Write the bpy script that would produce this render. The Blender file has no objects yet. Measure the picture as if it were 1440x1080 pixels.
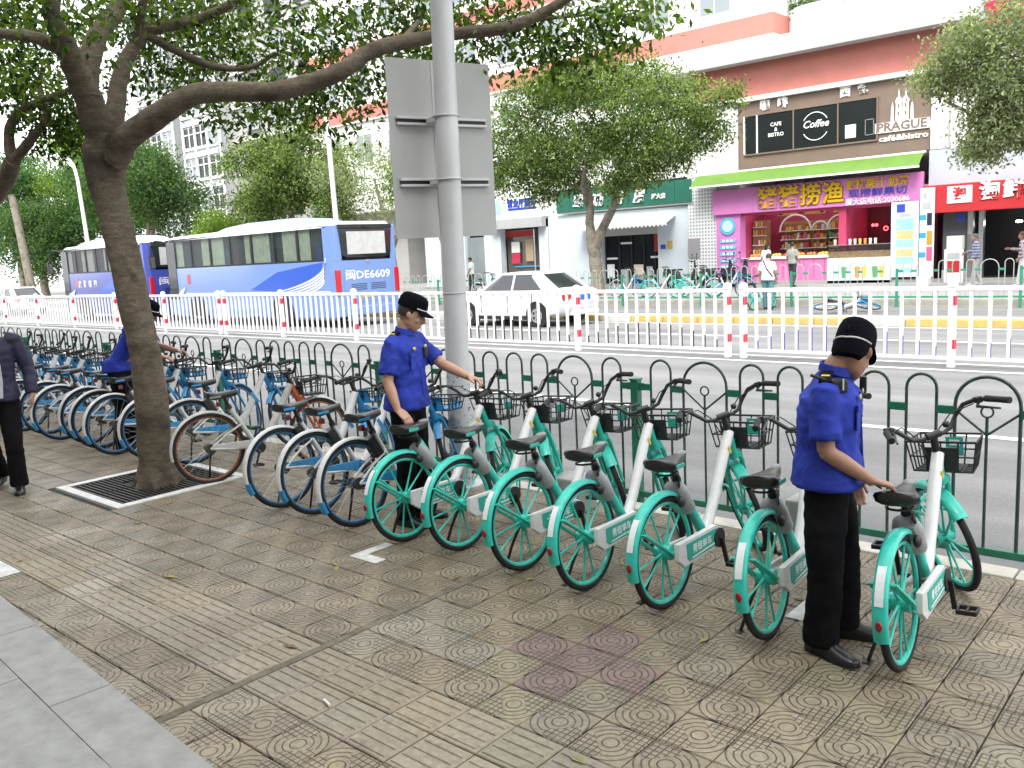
import bpy, bmesh, math, random
from math import sin, cos, pi, radians, sqrt, atan2
from mathutils import Vector, Matrix, noise

scene = bpy.context.scene
# ---------------------------------------------------------------- camera
CAM_H = 1.9133
cam_d = bpy.data.cameras.new('camera')
cam = bpy.data.objects.new('camera', cam_d)
scene.collection.objects.link(cam)
cam_d.sensor_width = 36.0
cam_d.lens = 36.0 * 1228.04 / 1440.0
cam_d.clip_start = 0.05
cam_d.clip_end = 2000
_p, _r, _y = radians(8.6008), radians(-2.8583), radians(-41.4711)
_f = Vector((sin(_y) * cos(_p), cos(_y) * cos(_p), -sin(_p)))
_rt = Vector((cos(_y), -sin(_y), 0))
_up = _rt.cross(_f)
_R = cos(_r) * _rt + sin(_r) * _up
_U = -sin(_r) * _rt + cos(_r) * _up
cam.matrix_world = Matrix(((_R.x, _U.x, -_f.x, 0), (_R.y, _U.y, -_f.y, 0), (_R.z, _U.z, -_f.z, CAM_H), (0, 0, 0, 1)))
scene.camera = cam
scene.render.resolution_x = 1024
scene.render.resolution_y = 768

# ---------------------------------------------------------------- sky, sun, exposure (bright overcast day)
world = bpy.data.worlds.new('World')
scene.world = world
world.use_nodes = True
_wn, _wl = world.node_tree.nodes, world.node_tree.links
_bg = _wn['Background']
_sky = _wn.new('ShaderNodeTexSky')
_sky.sky_type = 'NISHITA'
_sky.sun_disc = False
_sky.sun_elevation = radians(56)
_sky.sun_rotation = radians(160)
_sky.air_density = 1.2
_sky.dust_density = 4.0
_hs = _wn.new('ShaderNodeHueSaturation')
_hs.inputs['Saturation'].default_value = 0.12
_wl.new(_sky.outputs[0], _hs.inputs['Color'])
_mx = _wn.new('ShaderNodeMix')
_mx.data_type = 'RGBA'
_mx.inputs['Factor'].default_value = 0.65
_mx.inputs[7].default_value = (9.0, 9.2, 9.5, 1)
_wl.new(_hs.outputs[0], _mx.inputs[6])
_wl.new(_mx.outputs[2], _bg.inputs['Color'])
_bg.inputs['Strength'].default_value = 0.14
sun_d = bpy.data.lights.new('sun', 'SUN')
sun_d.energy = 1.5
sun_d.angle = radians(25)
sun_d.color = (1.0, 0.97, 0.92)
sun = bpy.data.objects.new('sun', sun_d)
scene.collection.objects.link(sun)
sun.rotation_euler = (radians(34), 0, radians(20))
scene.view_settings.view_transform = 'Standard'
scene.view_settings.look = 'None'
scene.view_settings.gamma = 1.0
scene.view_settings.exposure = 1.5
scene.view_settings.use_curve_mapping = False

# ---------------------------------------------------------------- helpers
rnd = random.Random(7)
COL = scene.collection

def lin(c):
    if isinstance(c, str):
        c = c.lstrip('#')
        c = [int(c[i:i + 2], 16) / 255 for i in (0, 2, 4)]
        c = [x / 12.92 if x <= 0.04045 else ((x + 0.055) / 1.055) ** 2.4 for x in c]
    return (c[0], c[1], c[2], 1.0)

MATS = {}

def mat(name, col, rough=0.6, metal=0.0, var=0.0, scale=6.0, bump=0.0, bscale=60.0, spec=0.5, coat=0.0,
        col2=None, emit=None, estr=1.0, trans=0.0, rand=0.0, alpha=1.0):
    if name in MATS:
        return MATS[name]
    m = bpy.data.materials.new(name)
    m.use_nodes = True
    n, l = m.node_tree.nodes, m.node_tree.links
    b = n['Principled BSDF']
    c = lin(col)
    b.inputs['Base Color'].default_value = c
    b.inputs['Roughness'].default_value = rough
    b.inputs['Metallic'].default_value = metal
    b.inputs['Specular IOR Level'].default_value = spec
    if coat: b.inputs['Coat Weight'].default_value = coat; b.inputs['Coat Roughness'].default_value = 0.1
    if trans: b.inputs['Transmission Weight'].default_value = trans
    if alpha < 1: b.inputs['Alpha'].default_value = alpha
    if emit is not None:
        b.inputs['Emission Color'].default_value = lin(emit)
        b.inputs['Emission Strength'].default_value = estr
    if var or bump or col2 is not None:
        tc = n.new('ShaderNodeTexCoord')
        if var or col2 is not None:
            nz = n.new('ShaderNodeTexNoise')
            nz.inputs['Scale'].default_value = scale
            nz.inputs['Detail'].default_value = 6
            nz.inputs['Roughness'].default_value = 0.65
            l.new(tc.outputs['Object'], nz.inputs['Vector'])
            rp = n.new('ShaderNodeValToRGB')
            d = lin(col2) if col2 is not None else tuple(x * (1 - var) for x in c[:3]) + (1,)
            u = c if col2 is not None else tuple(min(1, x * (1 + var * 0.6)) for x in c[:3]) + (1,)
            rp.color_ramp.elements[0].position = 0.3
            rp.color_ramp.elements[1].position = 0.7
            rp.color_ramp.elements[0].color = d
            rp.color_ramp.elements[1].color = u
            l.new(nz.outputs['Fac'], rp.inputs['Fac'])
            l.new(rp.outputs['Color'], b.inputs['Base Color'])
            rr = n.new('ShaderNodeMapRange')
            rr.inputs['To Min'].default_value = max(0.02, rough - 0.08)
            rr.inputs['To Max'].default_value = min(1, rough + 0.1)
            l.new(nz.outputs['Fac'], rr.inputs['Value'])
            l.new(rr.outputs[0], b.inputs['Roughness'])
        if bump:
            nb = n.new('ShaderNodeTexNoise')
            nb.inputs['Scale'].default_value = bscale
            nb.inputs['Detail'].default_value = 4
            l.new(tc.outputs['Object'], nb.inputs['Vector'])
            bp = n.new('ShaderNodeBump')
            bp.inputs['Strength'].default_value = bump
            bp.inputs['Distance'].default_value = 0.01
            l.new(nb.outputs['Fac'], bp.inputs['Height'])
            l.new(bp.outputs[0], b.inputs['Normal'])
    MATS[name] = m
    return m


class MB:
    """collects shapes, then links them as one mesh object"""
    def __init__(s):
        s.v, s.f, s.m = [], [], []
        s.cur = 0

    def add(s, vs, fs):
        o = len(s.v)
        s.v += [tuple(p) for p in vs]
        s.f += [tuple(i + o for i in f) for f in fs]
        s.m += [s.cur] * len(fs)
        return s

    def box(s, c, d, M=None):
        x, y, z = d[0] / 2, d[1] / 2, d[2] / 2
        vs = [Vector((a * x, b * y, e * z)) for e in (-1, 1) for a, b in ((-1, -1), (1, -1), (1, 1), (-1, 1))]
        if M is not None: vs = [M @ p for p in vs]
        c = Vector(c)
        return s.add([p + c for p in vs], [(3, 2, 1, 0), (4, 5, 6, 7), (0, 1, 5, 4), (1, 2, 6, 5), (2, 3, 7, 6), (3, 0, 4, 7)])

    def bx(s, x0, x1, y0, y1, z0, z1):
        return s.box(((x0 + x1) / 2, (y0 + y1) / 2, (z0 + z1) / 2), (x1 - x0, y1 - y0, z1 - z0))

    def bar(s, p, q, w, h, up=(0, 0, 1)):
        p, q = Vector(p), Vector(q)
        d = (q - p); L = d.length; d.normalize()
        up = Vector(up)
        if abs(d.dot(up)) > 0.99: up = Vector((1, 0, 0))
        sd = d.cross(up).normalized(); u = sd.cross(d)
        vs = []
        for e in (p, q):
            for a, b in ((-1, -1), (1, -1), (1, 1), (-1, 1)):
                vs.append(e + sd * a * w / 2 + u * b * h / 2)
        return s.add(vs, [(3, 2, 1, 0), (4, 5, 6, 7), (0, 1, 5, 4), (1, 2, 6, 5), (2, 3, 7, 6), (3, 0, 4, 7)])

    def tube(s, pts, r, n=8, closed=False, caps=True, flat=1.0, upv=None):
        pts = [Vector(p) for p in pts]
        N = len(pts)
        rs = r if isinstance(r, (list, tuple)) else [r] * N
        tang = []
        for i in range(N):
            a = pts[(i - 1) % N] if (closed or i > 0) else pts[0]
            b = pts[(i + 1) % N] if (closed or i < N - 1) else pts[-1]
            t = b - a
            tang.append(t.normalized() if t.length > 1e-9 else Vector((0, 0, 1)))
        u = Vector(upv) if upv else Vector((0, 0, 1))
        if abs(tang[0].dot(u)) > 0.95: u = Vector((1, 0, 0)) if not upv else Vector((0, 1, 0))
        nrm = (u - tang[0] * tang[0].dot(u)).normalized()
        vs = []
        for i in range(N):
            t = tang[i]
            nrm = nrm - t * nrm.dot(t)
            if nrm.length < 1e-6: nrm = t.orthogonal()
            nrm.normalize()
            b = t.cross(nrm)
            for k in range(n):
                a = 2 * pi * k / n
                vs.append(pts[i] + nrm * (cos(a) * rs[i]) + b * (sin(a) * rs[i] * flat))
        fs = []
        for i in range(N if closed else N - 1):
            j = (i + 1) % N
            for k in range(n):
                k2 = (k + 1) % n
                fs.append((i * n + k, i * n + k2, j * n + k2, j * n + k))
        if caps and not closed:
            fs.append(tuple(range(n - 1, -1, -1)))
            fs.append(tuple((N - 1) * n + k for k in range(n)))
        return s.add(vs, fs)

    def ring(s, c, R, r, axis='y', n=32, m=8, a0=0, a1=None, flat=1.0):
        """torus or arc: circle of radius R round c, plane normal to axis"""
        c = Vector(c)
        full = a1 is None
        a1 = 2 * pi if full else a1
        pts = []
        for i in range(n if full else n + 1):
            a = a0 + (a1 - a0) * i / n
            if axis == 'y': p = Vector((cos(a) * R, 0, sin(a) * R))
            elif axis == 'z': p = Vector((cos(a) * R, sin(a) * R, 0))
            else: p = Vector((0, cos(a) * R, sin(a) * R))
            pts.append(c + p)
        up = {'y': (0, 1, 0), 'z': (0, 0, 1), 'x': (1, 0, 0)}[axis]
        return s.tube(pts, r, m, closed=full, flat=flat, upv=up)

    def cyl(s, p, q, r, n=12, r2=None):
        return s.tube([p, q], [r, r if r2 is None else r2], n)

    def loft(s, rings, caps=True, closed=True):
        n = len(rings[0])
        vs = [p for rg in rings for p in rg]
        fs = []
        for i in range(len(rings) - 1):
            for k in range(n if closed else n - 1):
                k2 = (k + 1) % n
                fs.append((i * n + k, i * n + k2, (i + 1) * n + k2, (i + 1) * n + k))
        if caps and closed:
            fs.append(tuple(range(n - 1, -1, -1)))
            fs.append(tuple((len(rings) - 1) * n + k for k in range(n)))
        return s.add(vs, fs)

    def ball(s, c, r, n=12, m=8):
        c = Vector(c)
        r = (r, r, r) if not isinstance(r, (tuple, list, Vector)) else r
        rings = []
        for i in range(m + 1):
            t = -pi / 2 + pi * i / m
            rr = max(cos(t), 0.02)
            rings.append([c + Vector((cos(2 * pi * k / n) * rr * r[0], sin(2 * pi * k / n) * rr * r[1], sin(t) * r[2])) for k in range(n)])
        return s.loft(rings)

    def poly(s, pts, thick=None, nrm=None):
        """flat polygon; with thick: extruded along nrm"""
        pts = [Vector(p) for p in pts]
        n = len(pts)
        if not thick:
            return s.add(pts, [tuple(range(n))])
        d = Vector(nrm).normalized() * thick
        vs = pts + [p + d for p in pts]
        fs = [tuple(range(n - 1, -1, -1)), tuple(range(n, 2 * n))]
        for i in range(n):
            j = (i + 1) % n
            fs.append((i, j, n + j, n + i))
        return s.add(vs, fs)

    def mesh(s, name, mats, smooth=False, bevel=0.0, angle=40):
        me = bpy.data.meshes.new(name)
        me.from_pydata(s.v, [], s.f)
        if not isinstance(mats, (list, tuple)): mats = [mats]
        for m in mats: me.materials.append(m)
        if len(mats) > 1: me.polygons.foreach_set('material_index', s.m)
        bm = bmesh.new(); bm.from_mesh(me)
        bmesh.ops.recalc_face_normals(bm, faces=bm.faces)
        if bevel:
            ed = [e for e in bm.edges if len(e.link_faces) == 2 and e.calc_face_angle(0) > radians(30)]
            bmesh.ops.bevel(bm, geom=ed, offset=bevel, segments=2, profile=0.6, affect='EDGES', clamp_overlap=True)
        bm.to_mesh(me); bm.free()
        if smooth:
            me.polygons.foreach_set('use_smooth', [True] * len(me.polygons))
            me.set_sharp_from_angle(angle=radians(angle))
        me.update()
        return me

    def build(s, name, mats, parent=None, smooth=False, bevel=0.0, angle=40):
        return put(name, s.mesh(name, mats, smooth, bevel, angle), parent)


def put(name, me, parent=None):
    o = bpy.data.objects.new(name, me)
    COL.objects.link(o)
    if parent: o.parent = parent
    return o


def tag(o, label, cat, group=None):
    o['label'] = label
    o['category'] = cat
    if group: o['group'] = group
    return o


def thing(name, label, cat, loc=(0, 0, 0), rz=0.0, group=None):
    o = bpy.data.objects.new(name, None)
    COL.objects.link(o)
    o.location = loc
    o.rotation_euler = (0, 0, rz)
    o.empty_display_size = 0.2
    return tag(o, label, cat, group)


ORD = ['first', 'second', 'third', 'fourth', 'fifth', 'sixth', 'seventh', 'eighth', 'ninth', 'tenth', 'eleventh', 'twelfth', 'thirteenth']


def struct(o):
    o['kind'] = 'structure'
    return o


def copy_tree(o, parent=None):
    c = o.copy()
    COL.objects.link(c)
    c.parent = parent
    for ch in o.children:
        copy_tree(ch, c)
    return c


TMP = bpy.data.scenes.new('workbench')

def evaluated_mesh(o):
    """modifiers / curves applied, in a small side scene so the big one is not re-evaluated"""
    TMP.collection.objects.link(o)
    vl = TMP.view_layers[0]
    vl.update()
    me = bpy.data.meshes.new_from_object(o.evaluated_get(vl.depsgraph))
    TMP.collection.objects.unlink(o)
    return me


def text(name, s, size, mt, parent, M, depth=0.01, bold=0.0, width=None, align='CENTER', shear=0.0):
    """raised lettering: a mesh made from the built-in font, standing in the local XY plane of M"""
    cu = bpy.data.curves.new(name, 'FONT')
    cu.body = s
    cu.size = size
    cu.extrude = depth / 2
    cu.offset = bold
    cu.shear = shear
    cu.resolution_u = 2
    cu.align_x = align
    cu.align_y = 'CENTER'
    t = bpy.data.objects.new(name, cu)
    me = evaluated_mesh(t)
    bpy.data.objects.remove(t)
    bpy.data.curves.remove(cu)
    me.name = name
    if width and len(me.vertices):
        xs = [v.co.x for v in me.vertices]
        k = width / max(1e-6, max(xs) - min(xs)); c = (max(xs) + min(xs)) / 2
        for v in me.vertices: v.co.x = (v.co.x - c) * k
    me.transform(M)
    me.materials.clear(); me.materials.append(mt)
    return put(name, me, parent)

def face_y(x, y, z):
    """matrix that stands lettering on a wall that faces the camera side of the street (-Y)"""
    return Matrix.Translation((x, y, z)) @ Matrix.Rotation(pi / 2, 4, 'X')


def remeshed(mb, voxel, smooth=4, name='body'):
    me = mb.mesh(name, [])
    o = bpy.data.objects.new(name, me)
    r = o.modifiers.new('r', 'REMESH'); r.mode = 'VOXEL'; r.voxel_size = voxel
    if smooth:
        k = o.modifiers.new('s', 'SMOOTH'); k.iterations = smooth; k.factor = 0.5
    out = evaluated_mesh(o)
    bpy.data.objects.remove(o); bpy.data.meshes.remove(me)
    out.materials.clear()
    out.polygons.foreach_set('use_smooth', [True] * len(out.polygons))
    out.name = name
    return out
# ================================================================ GROUND
class NT:
    """little shader-maths helper"""
    def __init__(s, m):
        s.n, s.l = m.node_tree.nodes, m.node_tree.links
    def m(s, op, a, b=None, c=None):
        k = s.n.new('ShaderNodeMath'); k.operation = op
        for i, x in enumerate((a, b, c)):
            if x is None: continue
            if isinstance(x, (int, float)): k.inputs[i].default_value = x
            else: s.l.new(x, k.inputs[i])
        return k.outputs[0]
    def mixc(s, f, a, b, mode='MIX'):
        k = s.n.new('ShaderNodeMix'); k.data_type = 'RGBA'; k.blend_type = mode
        for i, x in ((0, f), (6, a), (7, b)):
            if isinstance(x, (int, float)): k.inputs[i].default_value = x
            elif isinstance(x, tuple): k.inputs[i].default_value = x
            else: s.l.new(x, k.inputs[i])
        return k.outputs[2]
    def noise(s, scale, detail=5, vec=None, rough=0.6):
        k = s.n.new('ShaderNodeTexNoise')
        k.inputs['Scale'].default_value = scale; k.inputs['Detail'].default_value = detail
        k.inputs['Roughness'].default_value = rough
        if vec is not None: s.l.new(vec, k.inputs['Vector'])
        return k.outputs['Fac']
    def ramp(s, f, lo, hi, a=0.0, b=1.0):
        k = s.n.new('ShaderNodeMapRange'); k.clamp = True
        s.l.new(f, k.inputs['Value'])
        for nme, x in (('From Min', lo), ('From Max', hi), ('To Min', a), ('To Max', b)): k.inputs[nme].default_value = x
        return k.outputs[0]


def tile_material(name, pattern, per_object):
    m = bpy.data.materials.new(name); m.use_nodes = True
    t = NT(m); n, l = t.n, t.l
    b = n['Principled BSDF']
    geo = n.new('ShaderNodeNewGeometry')
    pos = geo.outputs['Position']
    if per_object:
        oi = n.new('ShaderNodeObjectInfo'); base = oi.outputs['Color']
    else:
        at = n.new('ShaderNodeAttribute'); at.attribute_name = 'tint'; base = at.outputs['Color']
    big = t.noise(0.9, 4, pos)
    fine = t.noise(30, 5, pos, 0.7)
    grit = t.noise(190, 2, pos)
    col = t.mixc(1.0, base, t.mixc(t.ramp(big, .3, .72), (0.78, 0.77, 0.76, 1), (1.08, 1.07, 1.05, 1)), 'MULTIPLY')
    col = t.mixc(1.0, col, t.mixc(t.ramp(fine, .3, .7), (0.66, 0.66, 0.66, 1), (1.22, 1.22, 1.2, 1)), 'MULTIPLY')
    blot = t.ramp(t.noise(3.3, 6, pos, .7), .56, .7)
    col = t.mixc(t.m('MULTIPLY', blot, .45), col, (0.075, 0.066, 0.052, 1))
    hgt = t.m('MULTIPLY', grit, 0.12)
    if pattern:
        uv = n.new('ShaderNodeUVMap'); uv.uv_map = 'uv'
        sp = n.new('ShaderNodeSeparateXYZ'); l.new(uv.outputs[0], sp.inputs[0])
        u = t.m('SUBTRACT', sp.outputs[0], .5); v = t.m('SUBTRACT', sp.outputs[1], .5)
        p = t.m('ABSOLUTE', t.m('ADD', u, v)); q = t.m('ABSOLUTE', t.m('SUBTRACT', u, v))
        r = t.m('SQRT', t.m('ADD', t.m('MULTIPLY', u, u), t.m('MULTIPLY', v, v)))
        def groove(x, step, w):
            k = t.m('ABSOLUTE', t.m('SUBTRACT', t.m('MODULO', t.m('ADD', x, 10 + step / 2), step), step / 2))
            return t.ramp(k, w * .5, w, 1.0, 0.0)
        rings = t.m('MULTIPLY', groove(t.m('ADD', r, 0.015), .118, .0165), t.m('MULTIPLY', t.m('GREATER_THAN', r, .05), t.m('LESS_THAN', r, .5)))
        grid = t.m('MAXIMUM', groove(u, .111, .015), groove(v, .111, .015))
        S = t.m('MULTIPLY', t.m('LESS_THAN', p, .44), t.m('GREATER_THAN', q, .27))
        pat = t.m('ADD', t.m('MULTIPLY', S, grid), t.m('MULTIPLY', t.m('SUBTRACT', 1.0, S), rings))
        pat = t.m('MULTIPLY', pat, t.ramp(t.noise(14, 3, pos), .22, .5, .45, 1.0))
        col = t.mixc(t.m('MULTIPLY', pat, .85), col, (0.03, 0.026, 0.02, 1))
        hgt = t.m('SUBTRACT', hgt, pat)
    l.new(col, b.inputs['Base Color'])
    l.new(t.ramp(t.noise(1.7, 4, pos), .3, .7, .36, .66), b.inputs['Roughness'])
    b.inputs['Specular IOR Level'].default_value = .35
    bp = n.new('ShaderNodeBump'); bp.inputs['Strength'].default_value = .7; bp.inputs['Distance'].default_value = .004
    l.new(hgt, bp.inputs['Height']); l.new(bp.outputs[0], b.inputs['Normal'])
    return m

M_TILE_O = tile_material('patterned_paver', True, True)
M_TILE_S = tile_material('patterned_paver_far', True, False)
M_TAC_O = tile_material('guide_paver', False, True)
M_TAC_S = tile_material('guide_paver_far', False, False)
M_DIRT = mat('joint_dirt', (0.035, 0.032, 0.026), .95, var=.4, scale=9)
M_ASPH = None

def asphalt():
    m = bpy.data.materials.new('asphalt'); m.use_nodes = True
    t = NT(m); n, l = t.n, t.l; b = n['Principled BSDF']
    pos = n.new('ShaderNodeNewGeometry').outputs['Position']
    sp = n.new('ShaderNodeSeparateXYZ'); l.new(pos, sp.inputs[0])
    sc = n.new('ShaderNodeVectorMath'); sc.operation = 'MULTIPLY'; l.new(pos, sc.inputs[0]); sc.inputs[1].default_value = (.12, 1.4, 1)
    streak = t.noise(1.0, 5, sc.outputs[0])
    sp_ = t.noise(120, 3, pos, .8)
    col = t.mixc(t.ramp(streak, .3, .7), (0.115, 0.115, 0.117, 1), (0.2, 0.199, 0.196, 1))
    col = t.mixc(1.0, col, t.mixc(t.ramp(sp_, .3, .7), (0.55, 0.55, 0.55, 1), (1.4, 1.4, 1.4, 1)), 'MULTIPLY')
    col = t.mixc(t.m('MULTIPLY', t.ramp(t.noise(.8, 6, pos), .6, .75), .3), col, (.08, .08, .08, 1))
    l.new(col, b.inputs['Base Color']); b.inputs['Roughness'].default_value = .82
    bp = n.new('ShaderNodeBump'); bp.inputs['Strength'].default_value = .5; bp.inputs['Distance'].default_value = .006
    l.new(sp_, bp.inputs['Height']); l.new(bp.outputs[0], b.inputs['Normal'])
    return m
M_ASPH = asphalt()
M_PAINT = mat('road_paint', (.7, .7, .68), .75, col2=(.42, .42, .4), scale=11)
M_KERB = mat('kerb_concrete', (.52, .49, .42), .85, col2=(.36, .34, .3), scale=5, bump=.3)
M_YELLOW = mat('yellow_kerb_paint', (.62, .42, .1), .75, col2=(.42, .3, .12), scale=4)
M_WHITEKERB = mat('pale_kerb', (.6, .59, .55), .8, col2=(.45, .44, .4), scale=4)
M_GRANITE = mat('granite', (.31, .308, .292), .7, col2=(.2, .198, .187), scale=8, bump=.15, bscale=220)
M_PAVE_FAR = mat('far_paving', (.3, .29, .28), .85, col2=(.22, .215, .21), scale=1.6, bump=.2)

ground = struct(MB().bx(-400, 400, -60, 400, -0.6, -0.24).build('ground', M_PAVE_FAR))
road = struct(MB().bx(-400, 400, 5.3, 27, -0.2399, -0.12).build('road', M_ASPH))
def sheet(name, x0, x1, y0, y1, z, mt, parent=None):
    return MB().add([(x0, y0, z), (x1, y0, z), (x1, y1, z), (x0, y1, z)], [(0, 1, 2, 3)]).build(name, mt, parent)
for x0, x1 in ((-3.4, 2.6), (-10.6, -6.2), (-19, -14.5), (-27, -22.6), (-35, -31)):
    sheet('lane_marking', x0, x1, 9.3, 9.44, -0.116, M_PAINT, road)
sheet('lane_marking', -90, 20, 13.66, 13.78, -0.116, M_PAINT, road)
sheet('lane_marking', -90, 20, 14.35, 14.46, -0.116, M_PAINT, road)
for x0, x1 in ((-6, -2), (-12, -8), (-18, -14), (-30, -26)):
    sheet('lane_marking', x0, x1, 17.2, 17.34, -0.116, M_PAINT, road)
sheet('lane_marking', -90, 20, 19.6, 19.72, -0.116, M_PAINT, road)

# ---- near sidewalk: bed + individual pavers
sidewalk = struct(MB().bx(-60, 12, 0.4, 5.2, -0.239, -0.012).build('sidewalk', M_DIRT))
TX0, TY0, TS = -3.535, 1.954, 0.25

def tile_mesh(name, mt, tactile):
    g = .0028
    a, z = TS / 2 - g, 0.0
    e = .004
    vs = [(-a, -a, -.03), (a, -a, -.03), (a, a, -.03), (-a, a, -.03),
          (-a, -a, -e), (a, -a, -e), (a, a, -e), (-a, a, -e),
          (-a + e, -a + e, z), (a - e, -a + e, z), (a - e, a - e, z), (-a + e, a - e, z)]
    fs = []
    for k in range(4):
        j = (k + 1) % 4
        fs += [(k, j, 4 + j, 4 + k), (4 + k, 4 + j, 8 + j, 8 + k)]
    fs.append((8, 9, 10, 11))
    if tactile:
        for i in range(4):
            y = (-.5 + (i + .5) / 4) * .235
            o = len(vs); L, w = .11, .0175
            vs += [(-L, y - w, z - .001), (L, y - w, z - .001), (L, y + w, z - .001), (-L, y + w, z - .001),
                   (-L + .007, y - w + .004, z + .005), (L - .007, y - w + .004, z + .005), (L - .007, y + w - .004, z + .005), (-L + .007, y + w - .004, z + .005)]
            fs += [tuple(o + q for q in f) for f in ((0, 1, 5, 4), (1, 2, 6, 5), (2, 3, 7, 6), (3, 0, 4, 7), (4, 5, 6, 7))]
    return vs, fs

def tile_obj_mesh(name, mt, tactile):
    vs, fs = tile_mesh(name, mt, tactile)
    me = bpy.data.meshes.new(name); me.from_pydata(vs, [], fs); me.materials.append(mt)
    uvl = me.uv_layers.new(name='uv')
    for lp in me.loops:
        c = me.vertices[lp.vertex_index].co
        uvl.data[lp.index].uv = (c.x / TS + .5, c.y / TS + .5)
    return me

ME_TILE = tile_obj_mesh('paving_tile', M_TILE_O, False)
ME_TAC = tile_obj_mesh('guide_tile', M_TAC_O, True)
PIT = (-8.24, -7.0, 3.0, 4.24)      # tree pit
special = {(4, 4): 'p', (5, 4): 'p', (5, 3): 'p', (5, 5): 'p', (6, 4): 'p', (4, 3): 'y', (5, 2): 'y', (1, 4): 'w', (1, 3): 'w', (2, 3): 'w', (3, 3): 'w',
           (13, 8): 'p', (14, 9): 'p', (-3, 8): 'y', (10, 5): 'y', (9, 6): 'y', (-7, 0): 'w', (-8, 5): 'w'}
tl = []
for i in range(-88, 26):
    for j in range(-5, 13):
        x = TX0 + (i - .5) * TS + (.05 if i >= 1 else 0)
        y = TY0 + (j + .5) * TS
        if PIT[0] < x < PIT[1] and PIT[2] < y < PIT[3]: continue
        edge = 1.528 + (-2.99 - x) * .0647
        if y + .13 < edge: continue
        tl.append((i, j, x, y))
def tint(i, j):
    r = random.Random(i * 131 + j * 7)
    k = .97 * r.uniform(.88, 1.1) * (1.1 if r.random() < .08 else 1)
    if j in (0, 1): c = [.278, .238, .178]
    else: c = [.268, .226, .162]
    w = r.uniform(-.007, .009)
    c = [c[0] + w, c[1], c[2] - w * .7]
    s = special.get((i, j))
    if s == 'p': c = [.245, .175, .152]
    if s == 'y': c = [.31, .272, .18]
    if s == 'w': c = [.295, .265, .208]
    if s is None and r.random() < .03: c = [.275, .245, .18]
    return tuple(min(1, x * k) for x in c) + (1,)
cx, cy = cam.location.x, cam.location.y
def seen(x, y):
    d = Vector((x, y, -CAM_H)); zz = d.dot(_f)
    if zz < .3: return -1
    u, v = d.dot(_R) / zz * 1228 / 720, d.dot(_U) / zz * 1228 / 540
    return 1 / zz if abs(u) < 1.04 and abs(v) < 1.06 else -1
order = sorted(tl, key=lambda t: -seen(t[2], t[3]))
near_p = [t for t in order if t[1] not in (0, 1)][:298]
near_t = [t for t in order if t[1] in (0, 1)][:120]
near = set((t[0], t[1]) for t in near_p + near_t)
far_v = {0: [], 1: []}; 
for i, j, x, y in tl:
    r = random.Random(i * 17 + j)
    dz = r.uniform(-.0016, .0016)
    tac = j in (0, 1)
    if (i, j) in near:
        o = put('guide_tile' if tac else 'paving_tile', ME_TAC if tac else ME_TILE, sidewalk)
        o.location = (x, y, dz)
        o.rotation_euler = (r.uniform(-.004, .004), r.uniform(-.004, .004), 0 if tac else ((i + j) % 2) * pi / 2 + r.uniform(-.006, .006))
        o.color = tint(i, j)
    else:
        far_v[int(tac)].append((i, j, x, y, dz))
for tac in (0, 1):
    vs0, fs0 = tile_mesh('', None, bool(tac))
    V, Fc, T = [], [], []
    for i, j, x, y, dz in far_v[tac]:
        o = len(V); q = ((i + j) % 2) * pi / 2 if not tac else 0
        V += [(x + a * cos(q) - b * sin(q), y + a * sin(q) + b * cos(q), c + dz) for a, b, c in vs0]
        Fc += [tuple(o + k for k in f) for f in fs0]
        T.append(tint(i, j))
    nm = 'guide_tile_field' if tac else 'paving_tile_field'
    me = bpy.data.meshes.new(nm); me.from_pydata(V, [], Fc); me.materials.append(M_TAC_S if tac else M_TILE_S)
    uvl = me.uv_layers.new(name='uv'); ca = me.color_attributes.new('tint', 'FLOAT_COLOR', 'CORNER')
    nv = len(vs0)
    for lp in me.loops:
        k, w = divmod(lp.vertex_index, nv)
        c = vs0[w]
        uvl.data[lp.index].uv = (c[0] / TS + .5, c[1] / TS + .5)
        ca.data[lp.index].color = T[k]
    put(nm, me, sidewalk)['kind'] = 'stuff'

MB().bx(TX0 - .122 + .125, TX0 + .047, .9, 5.2, -.03, -.001).build('joint_strip', mat('joint_mortar', (.2, .172, .128), .95, col2=(.07, .06, .04), scale=9, bump=.5), sidewalk)
# white paint corner marks on the pavers
def paint_mark(pts, name='parking_corner_mark'):
    return MB().poly([(x, y, .0035) for x, y in pts]).build(name, M_PAINT, sidewalk)
paint_mark([(-4.47, 3.37), (-4.21, 3.37), (-4.21, 3.46), (-4.39, 3.46), (-4.39, 3.68), (-4.47, 3.68)])
paint_mark([(-1.80, 4.05), (-1.55, 4.05), (-1.55, 4.12), (-1.73, 4.12), (-1.73, 4.4), (-1.80, 4.4)])
paint_mark([(-6.62, 1.75), (-6.09, 1.72), (-6.09, 1.95), (-6.62, 1.95)], 'paint_patch')

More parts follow.
